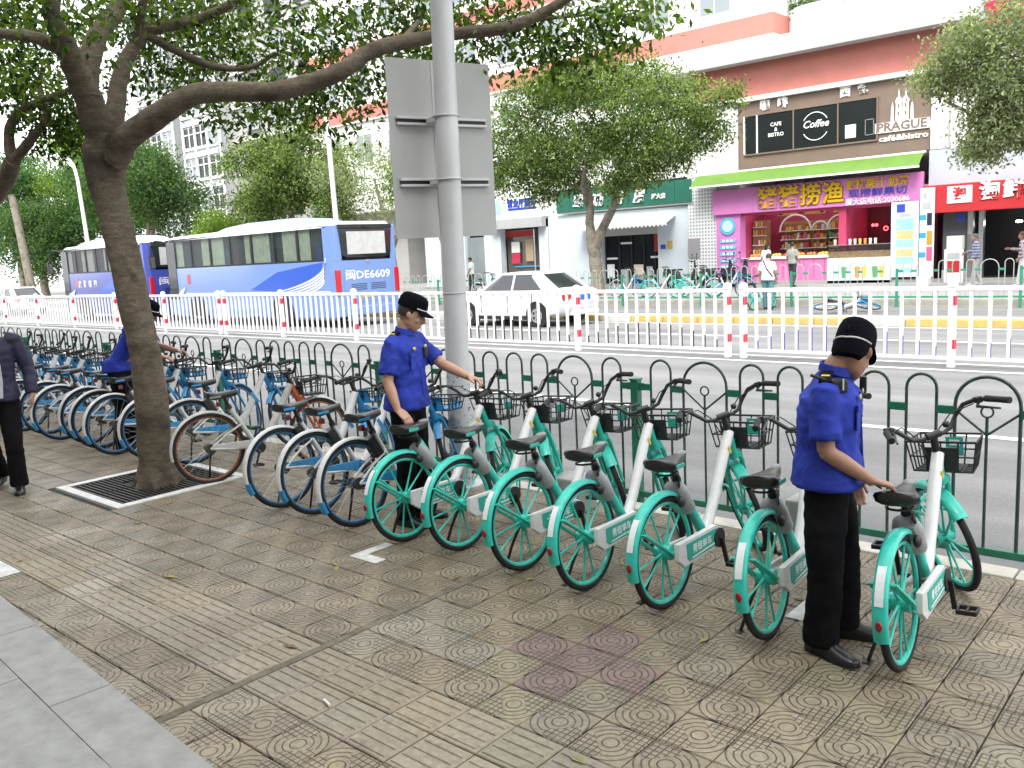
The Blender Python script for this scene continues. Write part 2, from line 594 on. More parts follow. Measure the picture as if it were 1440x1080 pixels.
# granite forecourt, lower left
fore = struct(MB().bx(-22, 4, -6, 1.2, -.2, -.02).build('forecourt', M_DIRT))
ang = atan2(.0647, -1)
fd = Vector((cos(ang), sin(ang), 0)); fn = Vector((fd.y, -fd.x, 0))
if fn.y > 0: fn = -fn
O0 = Vector((-2.99, 1.528, 0))
rows = [0, .27, .87, 1.47, 2.07]
for r_ in range(4):
    a0, a1 = rows[r_] + .002, rows[r_ + 1] - .002
    L = 1.05 if r_ else 1.05
    for k in range(-4, 12):
        s0 = k * L + (.0 if r_ == 0 else .42 * r_ % 1) - .03; s1 = s0 + L - .004
        m = MB()
        q = [O0 + fd * s + fn * a for s, a in ((s0, a0), (s1, a0), (s1, a1), (s0, a1))]
        zt = .008 + .0015 * ((k * 7 + r_ * 3) % 3 - 1)
        m.poly([(p.x, p.y, -.03) for p in q], zt + .03, (0, 0, 1))
        m.build('granite_slab', M_GRANITE, fore)

# cigarette end and small litter on the pavers
M_LITTER = mat('litter_paper', (.7, .68, .62), .8)
c_ = tag(MB().cyl((-3.05, 2.1, .011), (-2.99, 2.085, .011), .006, 8).build('cigarette_end', M_LITTER, smooth=True), 'small white cigarette end lying on a ribbed guide paver', 'litter')

# kerbs
kerb = struct(MB().bx(-60, 12, 5.21, 5.36, -.24, -.03).build('kerb', M_KERB))
for k in range(-34, 8):
    MB().bx(k * 1.0 + .004, k * 1.0 + .996, 5.204, 5.37, -.2, .004 + .003 * ((k * 5) % 3)).build('kerb_stone', M_KERB, kerb, bevel=.012)
median = struct(MB().bx(-120, 40, 20.14, 20.5, -.23, .0).build('median_kerb', M_WHITEKERB))
for k in range(-46, 12):
    x = k * 1.02
    a = MB(); a.bx(x + .006, x + 1.012, 20.0, 20.28, -.22, .045); 
    a.build('kerb_stone', M_YELLOW if (k % 7) else M_WHITEKERB, median, bevel=.02)
    MB().bx(x + .006, x + 1.012, 20.285, 20.56, -.22, .05).build('kerb_stone', M_WHITEKERB, median, bevel=.02)
far_walk = struct(MB().bx(-300, 120, 25.35, 60, -.239, .1).build('far_pavement', M_PAVE_FAR))
MB().bx(-300, 120, 25.2, 25.345, -.235, .105).build('kerb_strip', M_KERB, far_walk)

# ================================================================ TREE PIT
M_PITFRAME = mat('pit_frame_paint', (.72, .72, .69), .7, col2=(.5, .5, .47), scale=7)
M_IRON = mat('cast_iron_grate', (.045, .043, .04), .55, metal=.3, var=.4, scale=12)
pit = thing('tree_grate', 'black slatted iron tree grate in a white painted frame around the leaning trunk', 'tree grate', ((PIT[0] + PIT[1]) / 2, (PIT[2] + PIT[3]) / 2, 0))
w = (PIT[1] - PIT[0]) / 2 - .01
for a, b in (((-w, -w), (w, -w + .085)), ((-w, w - .085), (w, w)), ((-w, -w + .087), (-w + .085, w - .087)), ((w - .085, -w + .087), (w, w - .087))):
    MB().bx(a[0], b[0], a[1], b[1], -.03, .012).build('frame', M_PITFRAME, pit, bevel=.004)
MB().bx(-w + .09, w - .09, -w + .09, w - .09, -.03, -.02).build('soil', M_DIRT, pit)
for side in (-1, 1):
    for k in range(24):
        y = -w + .11 + k * (2 * w - .22) / 23
        for x0, x1 in ((.01, w - .1),) :
            if abs(y) < .17: x0 = .25
            if side == -1 and abs(y - .05) < .03: continue
            MB().bx(min(side * x0, side * x1), max(side * x0, side * x1), y - .009, y + .009, -.018, .006).build('slat', M_IRON, pit)
    MB().bx(side * w - side * .1 - .012, side * w - side * .1 + .012, -w + .09, w - .09, -.0185, .0085).build('rim', M_IRON, pit)

# ================================================================ GREEN HOOP FENCE
M_GREEN = mat('fence_green_paint', (.014, .13, .075), .45, var=.35, scale=9)
M_HOOP = mat('fence_hoop_steel', (.045, .072, .056), .4, metal=.35, var=.5, scale=11)
FY, ZB, ZT = 5.47, .046, 1.075

def hoop_pts(wd, z0=ZB, zt=ZT, n=10):
    r = wd / 2
    return [(-r, 0, z0)] + [(-r, 0, zt - r - (zt - r - z0) * t) for t in (.66, .33)] + [(r * cos(pi - pi * k / n), 0, zt - r + r * sin(pi * k / n)) for k in range(n + 1)] + [(r, 0, zt - r - (zt - r - z0) * t) for t in (.33, .66, 1)]
ME_SM = MB().tube(hoop_pts(.17), .0095, 6).mesh('hoop', M_HOOP, True)
ME_BG = MB().tube(hoop_pts(.34, n=14), .0105, 6).mesh('hoop', M_HOOP, True)
_o = MB()
_o.tube([(0, 0, ZB), (0, 0, .835)], .009, 6)
_o.tube([(-.165, 0, .87), (0, 0, .735)], .0075, 6); _o.tube([(.165, 0, .87), (0, 0, .735)], .0075, 6)
_o.ring((0, 0, .872), .032, .006, 'y', 14, 6)
ME_ORN = _o.mesh('ring_ornament', M_HOOP, True)
_p2 = MB(); _p2.bx(-.03, .03, -.03, .03, -.12, .915); _p2.bx(-.036, .036, -.036, .036, .915, .93); _p2.bx(-.08, .08, -.05, .05, -.12, -.105)
for zz in (.855, .885, .04):
    for sx in (-1, 1): _p2.bx(min(sx * .03, sx * .075), max(sx * .03, sx * .075), -.008, .008, zz - .012, zz + .012)
ME_POST = _p2.mesh('post', M_GREEN)
fence = thing('hoop_fence', 'low dark green steel fence of arched hoops along the kerb behind the bicycles', 'fence', (0, FY, 0))
PP = 2.955
pat = [.17, .34, .17, .17, .17, .17, .17, .34, .17]
gap = (PP - .06 - sum(pat)) / 10
for k in range(-6, 2):
    xr = -.64 + PP * k          # post at right end of this panel
    xl = xr - PP
    o = put('post', ME_POST, fence); o.location = (xr, 0, 0)
    x = xl + .03
    prev = x
    for wd in pat:
        xa = x + gap
        c = MB().bx(prev + .001, xa, -.012, .012, .846, .894).build('rail_piece', M_GREEN, fence)
        h = put('hoop', ME_SM if wd < .2 else ME_BG, fence); h.location = (xa + wd / 2, 0, 0)
        if wd > .2:
            h2 = put('ring_ornament', ME_ORN, fence); h2.location = (xa + wd / 2, 0, 0)
        x = xa + wd; prev = x
    MB().bx(prev, xr - .031, -.012, .012, .846, .894).build('rail_piece', M_GREEN, fence)
    MB().bx(xl + .031, xr - .031, -.02, .02, .022, .066).build('bottom_rail', M_GREEN, fence)
o = put('post', ME_POST, fence); o.location = (-.64 + PP * -7, 0, 0)

# ================================================================ WHITE ROAD RAILING
M_WHITE = mat('white_railing_paint', (.8, .8, .79), .5, col2=(.66, .66, .64), scale=7)
M_RED = mat('red_reflective_band', (.62, .02, .06), .35)
M_BLUE = mat('blue_violet_sleeve', (.09, .07, .36), .5)
rail = thing('road_railing', 'white steel railing with red banded posts dividing the carriageways', 'railing', (0, 14.05, -.12))
def rail_post(x):
    m = MB(); m.bx(-.05, .05, -.05, .05, 0, 1.22); m.bx(-.058, .058, -.058, .058, 1.2, 1.25)
    m.loft([[Vector((a * r, b * r, z)) for a, b in ((-1, -1), (1, -1), (1, 1), (-1, 1))] for r, z in ((.058, 1.25), (.05, 1.29), (.02, 1.315))])
    o = m.build('post', M_WHITE, rail, bevel=.006); o.location = (x, 0, 0)
    for z0, z1 in ((.93, 1.07), (.28, .42)):
        b = MB().bx(.0505, .054, -.044, .044, z0, z1); b.bx(.02, .0505, -.054, -.0505, z0, z1)
        b.build('red_band', M_RED, o)
PX = [-.1, -3.63, -7.13, -10.58, -14.1, -17.6, -20.8, -23.9, -27.4, -30.9, -34.4, -37.9, -41.4, -44.9, -48.4]
dbl = {-7.13, -23.9}
edges = []
for x in PX:
    if x in dbl:
        rail_post(x - .15); rail_post(x + .15); edges.append((x - .15, x + .15))
    else:
        rail_post(x); edges.append((x, x))
ME_BAL = MB().bx(-.022, .022, -.022, .022, .16, 1.145).mesh('baluster', M_WHITE)
for k in range(len(edges) - 1):
    xr, xl = edges[k][0] - .05, edges[k + 1][1] + .05
    MB().bx(xl, xr, -.03, .03, 1.145, 1.21).build('top_rail', M_WHITE, rail, bevel=.008)
    MB().bx(xl, xr, -.022, .022, .115, .16).build('bottom_rail', M_WHITE, rail)
    nb = 13
    for i in range(nb):
        x = xl + (xr - xl) * (i + .8) / (nb + .6)
        o = put('baluster', ME_BAL, rail); o.location = (x, 0, 0)
        if k < 4:
            hgt = .1 + .33 * sin(pi * (i + .6) / (nb + .2)) ** 1.0
            MB().bx(.0222, .026, -.0225, .0225, .165, .165 + hgt).build('sleeve', M_BLUE if k < 2 else M_IRON, o)

# ================================================================ FAR HOOP FENCE
M_FHOOP = mat('far_fence_grey', (.36, .38, .36), .45, metal=.2)
M_FGREEN = mat('far_fence_green', (.03, .22, .13), .5)
ff = thing('hoop_fence', 'grey and green hoop fence along the opposite pavement before the shops', 'fence', (0, 25.05, -.12))
ME_FS = MB().tube(hoop_pts(.2, .3, 1.25, 6), .013, 5).mesh('hoop', M_FHOOP, True)
ME_FB = MB().tube(hoop_pts(.42, .3, 1.25, 8), .013, 5).mesh('hoop', M_FHOOP, True)
FP = 3.0
fpat = [.2, .42, .2, .2, .2, .42, .2]
fg = (FP - .06 - sum(fpat)) / 8
for k in range(-16, 3):
    xr = -1.9 + FP * k; xl = xr - FP
    MB().bx(xr - .03, xr + .03, -.03, .03, 0, 1.06).build('post', M_FGREEN, ff)
    x = xl + .03; prev = x
    for wd in fpat:
        xa = x + fg
        MB().bx(prev, xa, -.012, .012, .96, 1.02).build('rail_piece', M_FGREEN, ff)
        h = put('hoop', ME_FS if wd < .3 else ME_FB, ff); h.location = (xa + wd / 2, 0, 0)
        x = xa + wd; prev = x
    MB().bx(xl + .031, xr - .031, -.02, .02, .26, .31).build('bottom_rail', M_FGREEN, ff)

# a few fallen leaves on the pavers
gl = random.Random(21)
ML_ = [mat('fallen_leaf_%d' % i, c, .7) for i, c in enumerate([(.3, .24, .05), (.16, .1, .04), (.22, .22, .06)])]
for k in range(16):
    x, y = gl.uniform(-6.5, -.6), gl.uniform(1.75, 4.9)
    if k == 0: x, y = -.92, 2.5
    a = gl.uniform(0, 6.3); m = MB(); L, w_ = gl.uniform(.035, .055), gl.uniform(.014, .02)
    m.add([(-L, 0, .002), (0, -w_, .008), (L, 0, .004), (0, w_, .008), (0, 0, .003)], [(0, 1, 4), (1, 2, 4), (2, 3, 4), (3, 0, 4)])
    o = tag(m.build('fallen_leaf', ML_[k % 3]), 'small dry leaf fallen on the patterned pavers', 'leaf', 'fallen leaves on the pavers')
    o.location = (x, y, .0); o.rotation_euler = (0, 0, a)
# ================================================================ TREES
import numpy as np

def bark(name, c1, c2, sc=9):
    m = bpy.data.materials.new(name); m.use_nodes = True
    t = NT(m); n, l = t.n, t.l; b = n['Principled BSDF']
    tc = n.new('ShaderNodeTexCoord').outputs['Object']
    mp = n.new('ShaderNodeMapping'); mp.inputs['Scale'].default_value = (1, 1, 2.6); l.new(tc, mp.inputs['Vector'])
    f1 = t.noise(sc, 8, mp.outputs[0], .7); f2 = t.noise(sc * 5, 4, mp.outputs[0], .7); f3 = t.noise(2.2, 4, tc)
    mp2 = n.new('ShaderNodeMapping'); mp2.inputs['Scale'].default_value = (.7, .7, 9); l.new(tc, mp2.inputs['Vector'])
    lines = t.ramp(t.noise(sc * .8, 5, mp2.outputs[0], .7), .57, .66)
    col = t.mixc(t.ramp(f1, .3, .7), lin(c2), lin(c1))
    col = t.mixc(1.0, col, t.mixc(t.ramp(f2, .3, .7), (.65, .65, .65, 1), (1.2, 1.2, 1.2, 1)), 'MULTIPLY')
    col = t.mixc(t.m('MULTIPLY', t.ramp(f3, .52, .68), .7), col, (.05, .042, .033, 1))
    col = t.mixc(t.m('MULTIPLY', lines, .25), col, (.04, .034, .028, 1))
    l.new(col, b.inputs['Base Color']); b.inputs['Roughness'].default_value = .92; b.inputs['Specular IOR Level'].default_value = .2
    h = t.m('SUBTRACT', t.m('ADD', f1, t.m('MULTIPLY', f2, .5)), t.m('MULTIPLY', lines, .3))
    bp = n.new('ShaderNodeBump'); bp.inputs['Strength'].default_value = .7; bp.inputs['Distance'].default_value = .015
    l.new(h, bp.inputs['Height']); l.new(bp.outputs[0], b.inputs['Normal'])
    return m

M_BARK = bark('ficus_bark', (.2, .165, .12), (.085, .068, .05))
M_BARK_FAR = bark('street_tree_bark', (.3, .27, .22), (.17, .15, .12), 5)

def leaf_mat(name, dark, light):
    m = bpy.data.materials.new(name); m.use_nodes = True
    t = NT(m); n, l = t.n, t.l
    for k in list(n):
        if k.type == 'BSDF_PRINCIPLED': n.remove(k)
    out = n['Material Output']
    at = n.new('ShaderNodeAttribute'); at.attribute_name = 'tint'
    sp = n.new('ShaderNodeSeparateColor'); l.new(at.outputs['Color'], sp.inputs[0])
    col = t.mixc(sp.outputs[0], dark + (1,), light + (1,))
    b = n.new('ShaderNodeBsdfPrincipled'); l.new(col, b.inputs['Base Color'])
    b.inputs['Roughness'].default_value = .5; b.inputs['Specular IOR Level'].default_value = .22
    tr = n.new('ShaderNodeBsdfTranslucent')
    c2 = t.mixc(1.0, col, (1.5, 1.7, .6, 1), 'MULTIPLY'); l.new(c2, tr.inputs['Color'])
    mx = n.new('ShaderNodeMixShader'); mx.inputs[0].default_value = .46
    l.new(b.outputs[0], mx.inputs[1]); l.new(tr.outputs[0], mx.inputs[2]); l.new(mx.outputs[0], out.inputs['Surface'])
    return m

M_LEAF_NEAR = leaf_mat('ficus_leaf', (.012, .028, .007), (.13, .2, .03))
M_LEAF_MID = leaf_mat('street_tree_leaf', (.03, .052, .018), (.27, .35, .12))
M_LEAF_PALE = leaf_mat('grey_green_leaf', (.13, .15, .1), (.36, .4, .26))
M_LEAF_DARK = leaf_mat('dark_leaf', (.03, .065, .028), (.11, .18, .055))
M_LEAF_LIME = leaf_mat('lime_leaf', (.07, .12, .02), (.22, .32, .05))
M_FROND = leaf_mat('feathery_leaf', (.035, .085, .035), (.13, .23, .085))

def crown(name, clusters, leaf, mt, parent, seed=1, per=9, spread=.14, droop=.25, shell=.45, aspect=.45, sky_bias=.35):
    """clusters: (centre, (rx, ry, rz), sprigs). every sprig carries `per` leaves, each leaf one folded face pair"""
    g = np.random.default_rng(seed)
    C, TI = [], []
    for c, r, k in clusters:
        d = g.normal(size=(k, 3)); d /= np.linalg.norm(d, axis=1)[:, None]
        rad = (shell + (1 - shell) * g.random(k) ** .7)
        rad *= 1 + .22 * np.sin(d[:, 0] * 5 + c[0]) * np.cos(d[:, 2] * 6 + c[1]) + .12 * g.normal(size=k)
        p = np.array(c) + d * rad[:, None] * np.array(r)
        C.append(p); TI.append(np.clip(.34 + .32 * g.normal(size=k), 0, 1))
    C = np.concatenate(C); TI = np.concatenate(TI)
    K = len(C)
    P = np.repeat(C, per, 0) + g.normal(size=(K * per, 3)) * spread * np.array([1, 1, .75])
    T = np.clip(np.repeat(TI, per) + .16 * g.normal(size=K * per), 0, 1)
    N = len(P)
    ax = g.normal(size=(N, 3)); ax[:, 2] -= droop * 2; ax /= np.linalg.norm(ax, axis=1)[:, None]
    nr = g.normal(size=(N, 3)); nr[:, 2] += sky_bias * 3
    sd = np.cross(ax, nr); sd /= (np.linalg.norm(sd, axis=1)[:, None] + 1e-9)
    nn = np.cross(sd, ax)
    L = leaf * (0.65 + .7 * g.random(N))[:, None]; W = L * aspect
    v0 = P; v1 = P + ax * L * .5 + sd * W * .5 + nn * L * .06; v2 = P + ax * L - nn * L * .05; v3 = P + ax * L * .5 - sd * W * .5 + nn * L * .06
    V = np.stack([v0, v1, v2, v3], 1).reshape(-1, 3).astype(np.float32)
    me = bpy.data.meshes.new(name)
    me.vertices.add(4 * N); me.vertices.foreach_set('co', V.ravel())
    me.loops.add(4 * N); me.loops.foreach_set('vertex_index', np.arange(4 * N, dtype=np.int32))
    me.polygons.add(N); me.polygons.foreach_set('loop_start', np.arange(0, 4 * N, 4, dtype=np.int32))
    at = me.attributes.new('tint', 'FLOAT_COLOR', 'FACE')
    ca = np.ones((N, 4), np.float32); ca[:, 0] = T; ca[:, 1] = T; ca[:, 2] = T
    at.data.foreach_set('color', ca.ravel())
    me.update(); me.validate()
    me.materials.append(mt)
    return put(name, me, parent)

def limb(pts, n=10, wob=.012, seed=0, jit=.05):
    """pts: (x,y,z,r) -> smooth, slightly knobbly tube"""
    P = [Vector(p[:3]) for p in pts]; R = [p[3] for p in pts]
    out, rr = [], []
    g = random.Random(seed)
    for i in range(len(P) - 1):
        a, b, c, d = P[max(0, i - 1)], P[i], P[i + 1], P[min(len(P) - 1, i + 2)]
        for k in range(5):
            t = k / 5
            q = .5 * ((2 * b) + (c - a) * t + (2 * a - 5 * b + 4 * c - d) * t * t + (3 * b - a - 3 * c + d) * t ** 3)
            out.append(q + Vector((g.gauss(0, wob), g.gauss(0, wob), g.gauss(0, wob * .4))) * min(1, R[i] * 5)); rr.append((R[i] * (1 - t) + R[i + 1] * t) * g.uniform(1 - jit, 1 + jit))
    out.append(P[-1]); rr.append(R[-1])
    return out, rr

# ---- near tree in the grate
tree = thing('street_tree', 'large ficus tree with leaning brown trunk rising from the iron grate', 'tree', (0, 0, 0))
tm = MB()
trunk = [(-7.52, 3.62, -.03, .185), (-7.52, 3.62, .07, .168), (-7.51, 3.62, .25, .15), (-7.47, 3.62, .78, .138), (-7.5, 3.61, 1.3, .132), (-7.54, 3.6, 1.6, .13), (-7.64, 3.6, 2.1, .13), (-7.76, 3.6, 2.5, .138), (-7.81, 3.6, 2.72, .16), (-7.79, 3.6, 2.95, .172), (-7.72, 3.6, 3.15, .14)]
p_, r_ = limb(trunk, seed=3, wob=.006, jit=.012); tm.tube(p_, r_, 20)
# bark scars and bulges, modelled
for (x, z, a) in ((-7.5, 1.0, -.6), (-7.55, 1.9, -.3), (-7.53, .5, -1.0), (-7.84, 2.75, 2.6)):
    tm.ball((x + .11 * cos(a), 3.61 + .11 * sin(a), z), (.035, .035, .05), 10, 6)
for a in range(7):
    an = a * .9 + .3
    tm.tube([(-7.52 + .09 * cos(an), 3.62 + .09 * sin(an), .22), (-7.52 + .16 * cos(an), 3.62 + .16 * sin(an), .04), (-7.52 + .23 * cos(an), 3.62 + .23 * sin(an), -.03)], [.06, .05, .022], 8)
me_t = remeshed(tm, .022, 2, 'trunk')
for v in me_t.vertices:
    c = v.co
    c += v.normal * (.012 * noise.noise(Vector((c.x * 6, c.y * 6, c.z * 2.0))) + .004 * noise.noise(Vector((c.x * 26, c.y * 26, c.z * 12))))
me_t.materials.append(M_BARK)
put('trunk', me_t, tree)
LB = [
 [(-7.6, 3.61, 2.86, .13), (-7.46, 3.62, 3.0, 0.135), (-7.03, 3.75, 3.18, 0.112), (-6.71, 3.9, 3.3, 0.1), (-6.45, 4.1, 3.3, 0.095), (-6.16, 4.3, 3.28, 0.09), (-5.95, 4.5, 3.34, 0.085), (-5.77, 4.65, 3.41, 0.08), (-5.69, 4.9, 3.58, 0.075), (-5.59, 5.2, 3.68, 0.07), (-5.3, 5.5, 3.73, 0.062), (-4.92, 5.7, 3.73, 0.055), (-4.63, 5.9, 3.84, 0.048), (-4.26, 6.0, 3.99, 0.035)],
 [(-7.8, 3.6, 2.9, .14), (-7.78, 3.58, 3.05, 0.15), (-7.57, 3.4, 3.39, 0.125), (-7.34, 3.2, 3.67, 0.1), (-7.07, 3.0, 3.8, 0.08), (-6.91, 2.9, 4.09, 0.06), (-6.5, 2.6, 4.6, .04)],
 [(-7.35, 3.2, 3.66, 0.07), (-7.36, 2.95, 3.73, 0.055), (-7.78, 2.8, 3.84, 0.04), (-8.2, 2.5, 4.1, .025)],
 [(-7.54, 3.4, 3.36, 0.11), (-7.52, 3.5, 3.8, 0.095), (-7.61, 3.8, 4.17, 0.08), (-7.64, 4.0, 4.59, 0.06), (-7.3, 4.0, 5.2, .03)],
 [(-7.7, 3.62, 2.95, 0.12), (-7.8, 3.8, 3.53, 0.085), (-7.81, 4.0, 3.9, 0.07), (-7.75, 4.15, 4.04, 0.065), (-7.53, 4.45, 4.12, 0.055), (-7.26, 4.7, 4.27, 0.045), (-7.11, 5.0, 4.55, 0.03)],
 [(-7.76, 4.1, 3.98, 0.045), (-7.5, 4.5, 3.74, 0.04), (-7.28, 4.8, 3.71, 0.03), (-7.16, 5.0, 3.84, 0.02)],
 [(-7.8, 4.0, 3.88, 0.05), (-7.61, 4.0, 4.18, 0.045), (-7.47, 4.0, 4.5, 0.04), (-7.2, 3.8, 5.0, .02)],
 [(-5.6, 5.15, 3.66, .035), (-5.75, 5.5, 3.9, .025), (-6.0, 5.8, 4.1, .012)],
 [(-4.95, 5.7, 3.74, .03), (-4.85, 6.1, 3.85, .022), (-4.6, 6.5, 3.9, .012)],
 [(-6.2, 4.3, 3.3, .03), (-6.5, 4.8, 3.4, .02), (-6.8, 5.1, 3.55, .01)]]
for k, pts in enumerate(LB):
    p_, r_ = limb([(x, y, z, r * .86) for x, y, z, r in pts], seed=k + 10)
    MB().tube(p_, r_, 12).build('limb', M_BARK, tree, smooth=True, angle=80)
cl = [(-8.02, 3.2, 4.02), (-6.67, 3.0, 3.8), (-8.64, 3.4, 3.8), (-8.73, 4.4, 4.14), (-8.49, 4.8, 4.16), (-7.49, 4.2, 4.18), (-8.02, 5.0, 4.23), (-8.14, 5.2, 3.94), (-8.65, 5.0, 3.79), (-7.36, 5.2, 4.13), (-7.07, 5.2, 3.75), (-6.93, 4.9, 3.32), (-6.64, 5.0, 3.26), (-6.64, 5.3, 3.88), (-6.23, 5.0, 3.35), (-6.67, 5.6, 4.18), (-7.46, 4.8, 3.39), (-8.48, 4.6, 3.79), (-6.09, 5.6, 4.0), (-6.07, 5.9, 3.7), (-5.47, 5.8, 3.64), (-6.1, 5.4, 3.55), (-5.42, 6.0, 4.05), (-5.07, 6.1, 3.8), (-4.8, 6.3, 3.73), (-4.49, 6.5, 3.82), (-4.33, 6.7, 3.88), (-4.57, 6.4, 3.62), (-4.88, 6.2, 3.56), (-5.92, 5.8, 4.12)]
CL = [(c, (.42, .42, .26), 35) for c in cl]
# mostly unseen overhead part of the crown, spread out to shade the pavement
g_ = random.Random(5)
for k in range(70):
    x, y = g_.uniform(-10.5, 1.5), g_.uniform(-.8, 6.0)
    z = 4.75 + .9 * (1 - ((x + 5) / 7) ** 2) + g_.uniform(-.25, .5)
    CL.append(((x, y, z), (.8, .8, .4), 15 if x < -5.5 and y > 2.5 else 55))
for k in range(26):
    x, y = g_.uniform(-9.4, -6.2), g_.uniform(2.9, 5.6)
    CL.append(((x, y, 4.45 + g_.uniform(-.15, .4)), (.55, .55, .3), 13))
crown('crown', CL, .075, M_LEAF_NEAR, tree, 11, per=10, spread=.11)

# ---- next tree along the pavement, mostly outside the frame
tree2 = thing('street_tree', 'second ficus tree whose thin dark branches reach in beside the blue road sign', 'tree')
for k, pts in enumerate([
 [(-12.3, 3.6, -.05, .2), (-12.3, 3.6, .6, .17), (-12.25, 3.6, 1.6, .16), (-12.0, 3.6, 2.3, .15), (-11.5, 3.6, 2.55, .13), (-10.74, 3.6, 2.73, 0.11), (-10.15, 3.6, 2.91, 0.095), (-9.83, 3.6, 3.09, 0.075)],
 [(-9.85, 3.6, 3.07, 0.06), (-9.8, 3.6, 3.4, 0.05), (-9.57, 3.7, 3.58, 0.045), (-9.06, 3.9, 3.68, 0.03), (-8.8, 4.0, 3.7, .02)],
 [(-9.85, 3.6, 3.07, 0.06), (-9.54, 3.7, 3.28, 0.045), (-9.39, 3.8, 3.47, 0.035), (-9.46, 3.8, 3.79, 0.025), (-9.29, 3.8, 3.93, 0.018)],
 [(-12.2, 3.6, 2.0, .12), (-12.6, 3.5, 2.9, .09), (-12.5, 3.4, 4.2, .05)]]):
    p_, r_ = limb(pts, seed=k + 40)
    MB().tube(p_, r_, 12).build('trunk' if k == 0 else 'limb', M_BARK, tree2, smooth=True, angle=80)
C2 = [(c, (.3, .3, .2), 34) for c in [(-9.73, 3.6, 3.81), (-9.61, 3.8, 3.6), (-9.39, 3.9, 3.44), (-9.52, 4.0, 3.3), (-9.55, 4.2, 3.63), (-8.97, 3.4, 4.3), (-9.2, 4.1, 3.4)]]
C2 += [((-12.4 + g_.uniform(-1.5, 1.8), 3.5 + g_.uniform(-1.4, 1.6), 4.6 + g_.uniform(-.4, .8)), (.8, .8, .5), 70) for _ in range(16)]
crown('crown', C2, .075, M_LEAF_NEAR, tree2, 12, per=10, spread=.1)

# ---- round-crowned trees of the opposite pavement
def street_tree(label, base, trunks, clusters, leaf, mt, seed, per=9, spread=.22, group=None, barkm=None, rad=12):
    t = thing('street_tree', label, 'tree', base, 0, group)
    for k, pts in enumerate(trunks):
        p_, r_ = limb(pts, seed=seed + k)
        MB().tube(p_, r_, rad).build('trunk' if k == 0 else 'limb', barkm or M_BARK_FAR, t, smooth=True, angle=80)
    crown('crown', clusters, leaf, mt, t, seed, per=per, spread=spread)
    return t
# middle one (two stems) in front of the pharmacy
g_ = random.Random(9)
mc = []
for (x, z, r, k) in ((-3.6, 6.3, 1.35, 210), (-2.2, 7.6, 1.5, 230), (-.4, 7.9, 1.5, 240), (1.4, 7.5, 1.5, 240), (3.0, 6.6, 1.5, 230), (4.1, 5.4, 1.1, 150), (2.6, 4.9, 1.2, 170), (.9, 5.8, 1.6, 240),
                     (-1.2, 5.6, 1.5, 230), (-3.0, 4.9, 1.2, 170), (-1.6, 4.3, 1.0, 130), (1.6, 4.2, .9, 110), (-4.4, 5.2, .9, 110), (4.9, 6.4, .7, 70)):
    for s in (-1, 1):
        mc.append(((x + .35 * s, s * r * .6, z + .2 * s), (r * .84, r * .8, r * .6), int(k * .8)))
street_tree('round-crowned street tree with a forked trunk standing before the pharmacy', (-19.6, 27.4, .1),
            [[(0, 0, -.05, .3), (-.02, 0, .7, .24), (-.12, 0, 1.7, .24), (-.15, 0, 2.0, .25), (-.35, .1, 2.6, .17), (-.3, .1, 3.4, .15), (-.6, .2, 4.4, .12), (-1.6, .3, 5.6, .07)],
             [(-.05, 0, 1.8, .2), (.45, -.1, 2.6, .17), (.95, -.1, 3.4, .14), (1.1, 0, 4.6, .11), (1.9, .2, 5.8, .06)],
             [(-.35, .1, 3.2, .1), (-.3, -.3, 4.2, .08), (.2, -.5, 5.4, .05)],
             [(-.6, .2, 4.0, .08), (-2.0, -.2, 4.6, .06), (-3.2, -.2, 5.1, .03)],
             [(1.0, -.1, 3.8, .08), (2.2, -.3, 4.5, .06), (3.4, -.3, 5.2, .03)]], mc, .135, M_LEAF_MID, 21, per=15, spread=.2)
rc = []
for (x, z, r, k) in ((-1.9, 6.0, .7, 100), (-1.1, 6.7, .95, 180), (.4, 7.2, 1.3, 200), (-.6, 5.7, .8, 130), (.6, 5.6, 1.3, 200), (-.8, 4.0, .55, 90), (.1, 4.4, .75, 120), (1.8, 6.3, 1.5, 200), (-.7, 4.8, .55, 80), (1.7, 4.6, 1.2, 150)):
    for s in (-1, 1): rc.append(((x, s * r * .55, z), (r, r * .9, r * .75), k))
street_tree('grey-green street tree hanging over the red shop sign at the picture edge', (-5.6, 27.3, .1),
            [[(1.6, .2, -.05, .26), (1.6, .2, 1.6, .22), (1.3, .1, 3.0, .18), (.6, 0, 4.6, .13), (-.2, 0, 6.2, .06)],
             [(1.4, .1, 2.8, .12), (0, -.1, 4.2, .08), (-1.8, -.1, 5.4, .03)]], rc, .13, M_LEAF_PALE, 31, per=12, spread=.2)
# trees behind the coaches
def blob(xr, yr, zr, r, n, k, seed):
    g = random.Random(seed)
    return [((g.uniform(*xr), g.uniform(*yr), g.uniform(*zr)), (r * g.uniform(.8, 1.2), r, r * .72), k) for _ in range(n)]
def dome(cx, cz, rx, rz, n, r, k, seed):
    g = random.Random(seed); out = []
    for _ in range(n):
        a, q = g.uniform(-.15 * pi, 1.15 * pi), sqrt(g.random())
        out.append(((cx + cos(a) * rx * q, g.uniform(-1.6, 1.6), cz + sin(a) * rz * q), (r * g.uniform(.8, 1.25), r, r * .75), k))
    return out
street_tree('dense dark green tree with a rounded crown behind the blue coach', (-38.6, 27.5, .1),
            [[(0, 0, -.05, .3), (0, 0, 1.5, .25), (-.5, .2, 3.5, .2), (-1.5, .2, 6, .08)], [(0, 0, 2.2, .18), (1.5, 0, 4, .12), (3, .2, 6, .05)]],
            dome(-.2, 5.0, 4.2, 3.5, 40, 1.1, 85, 3), .18, M_LEAF_MID, 41, per=11, spread=.25)
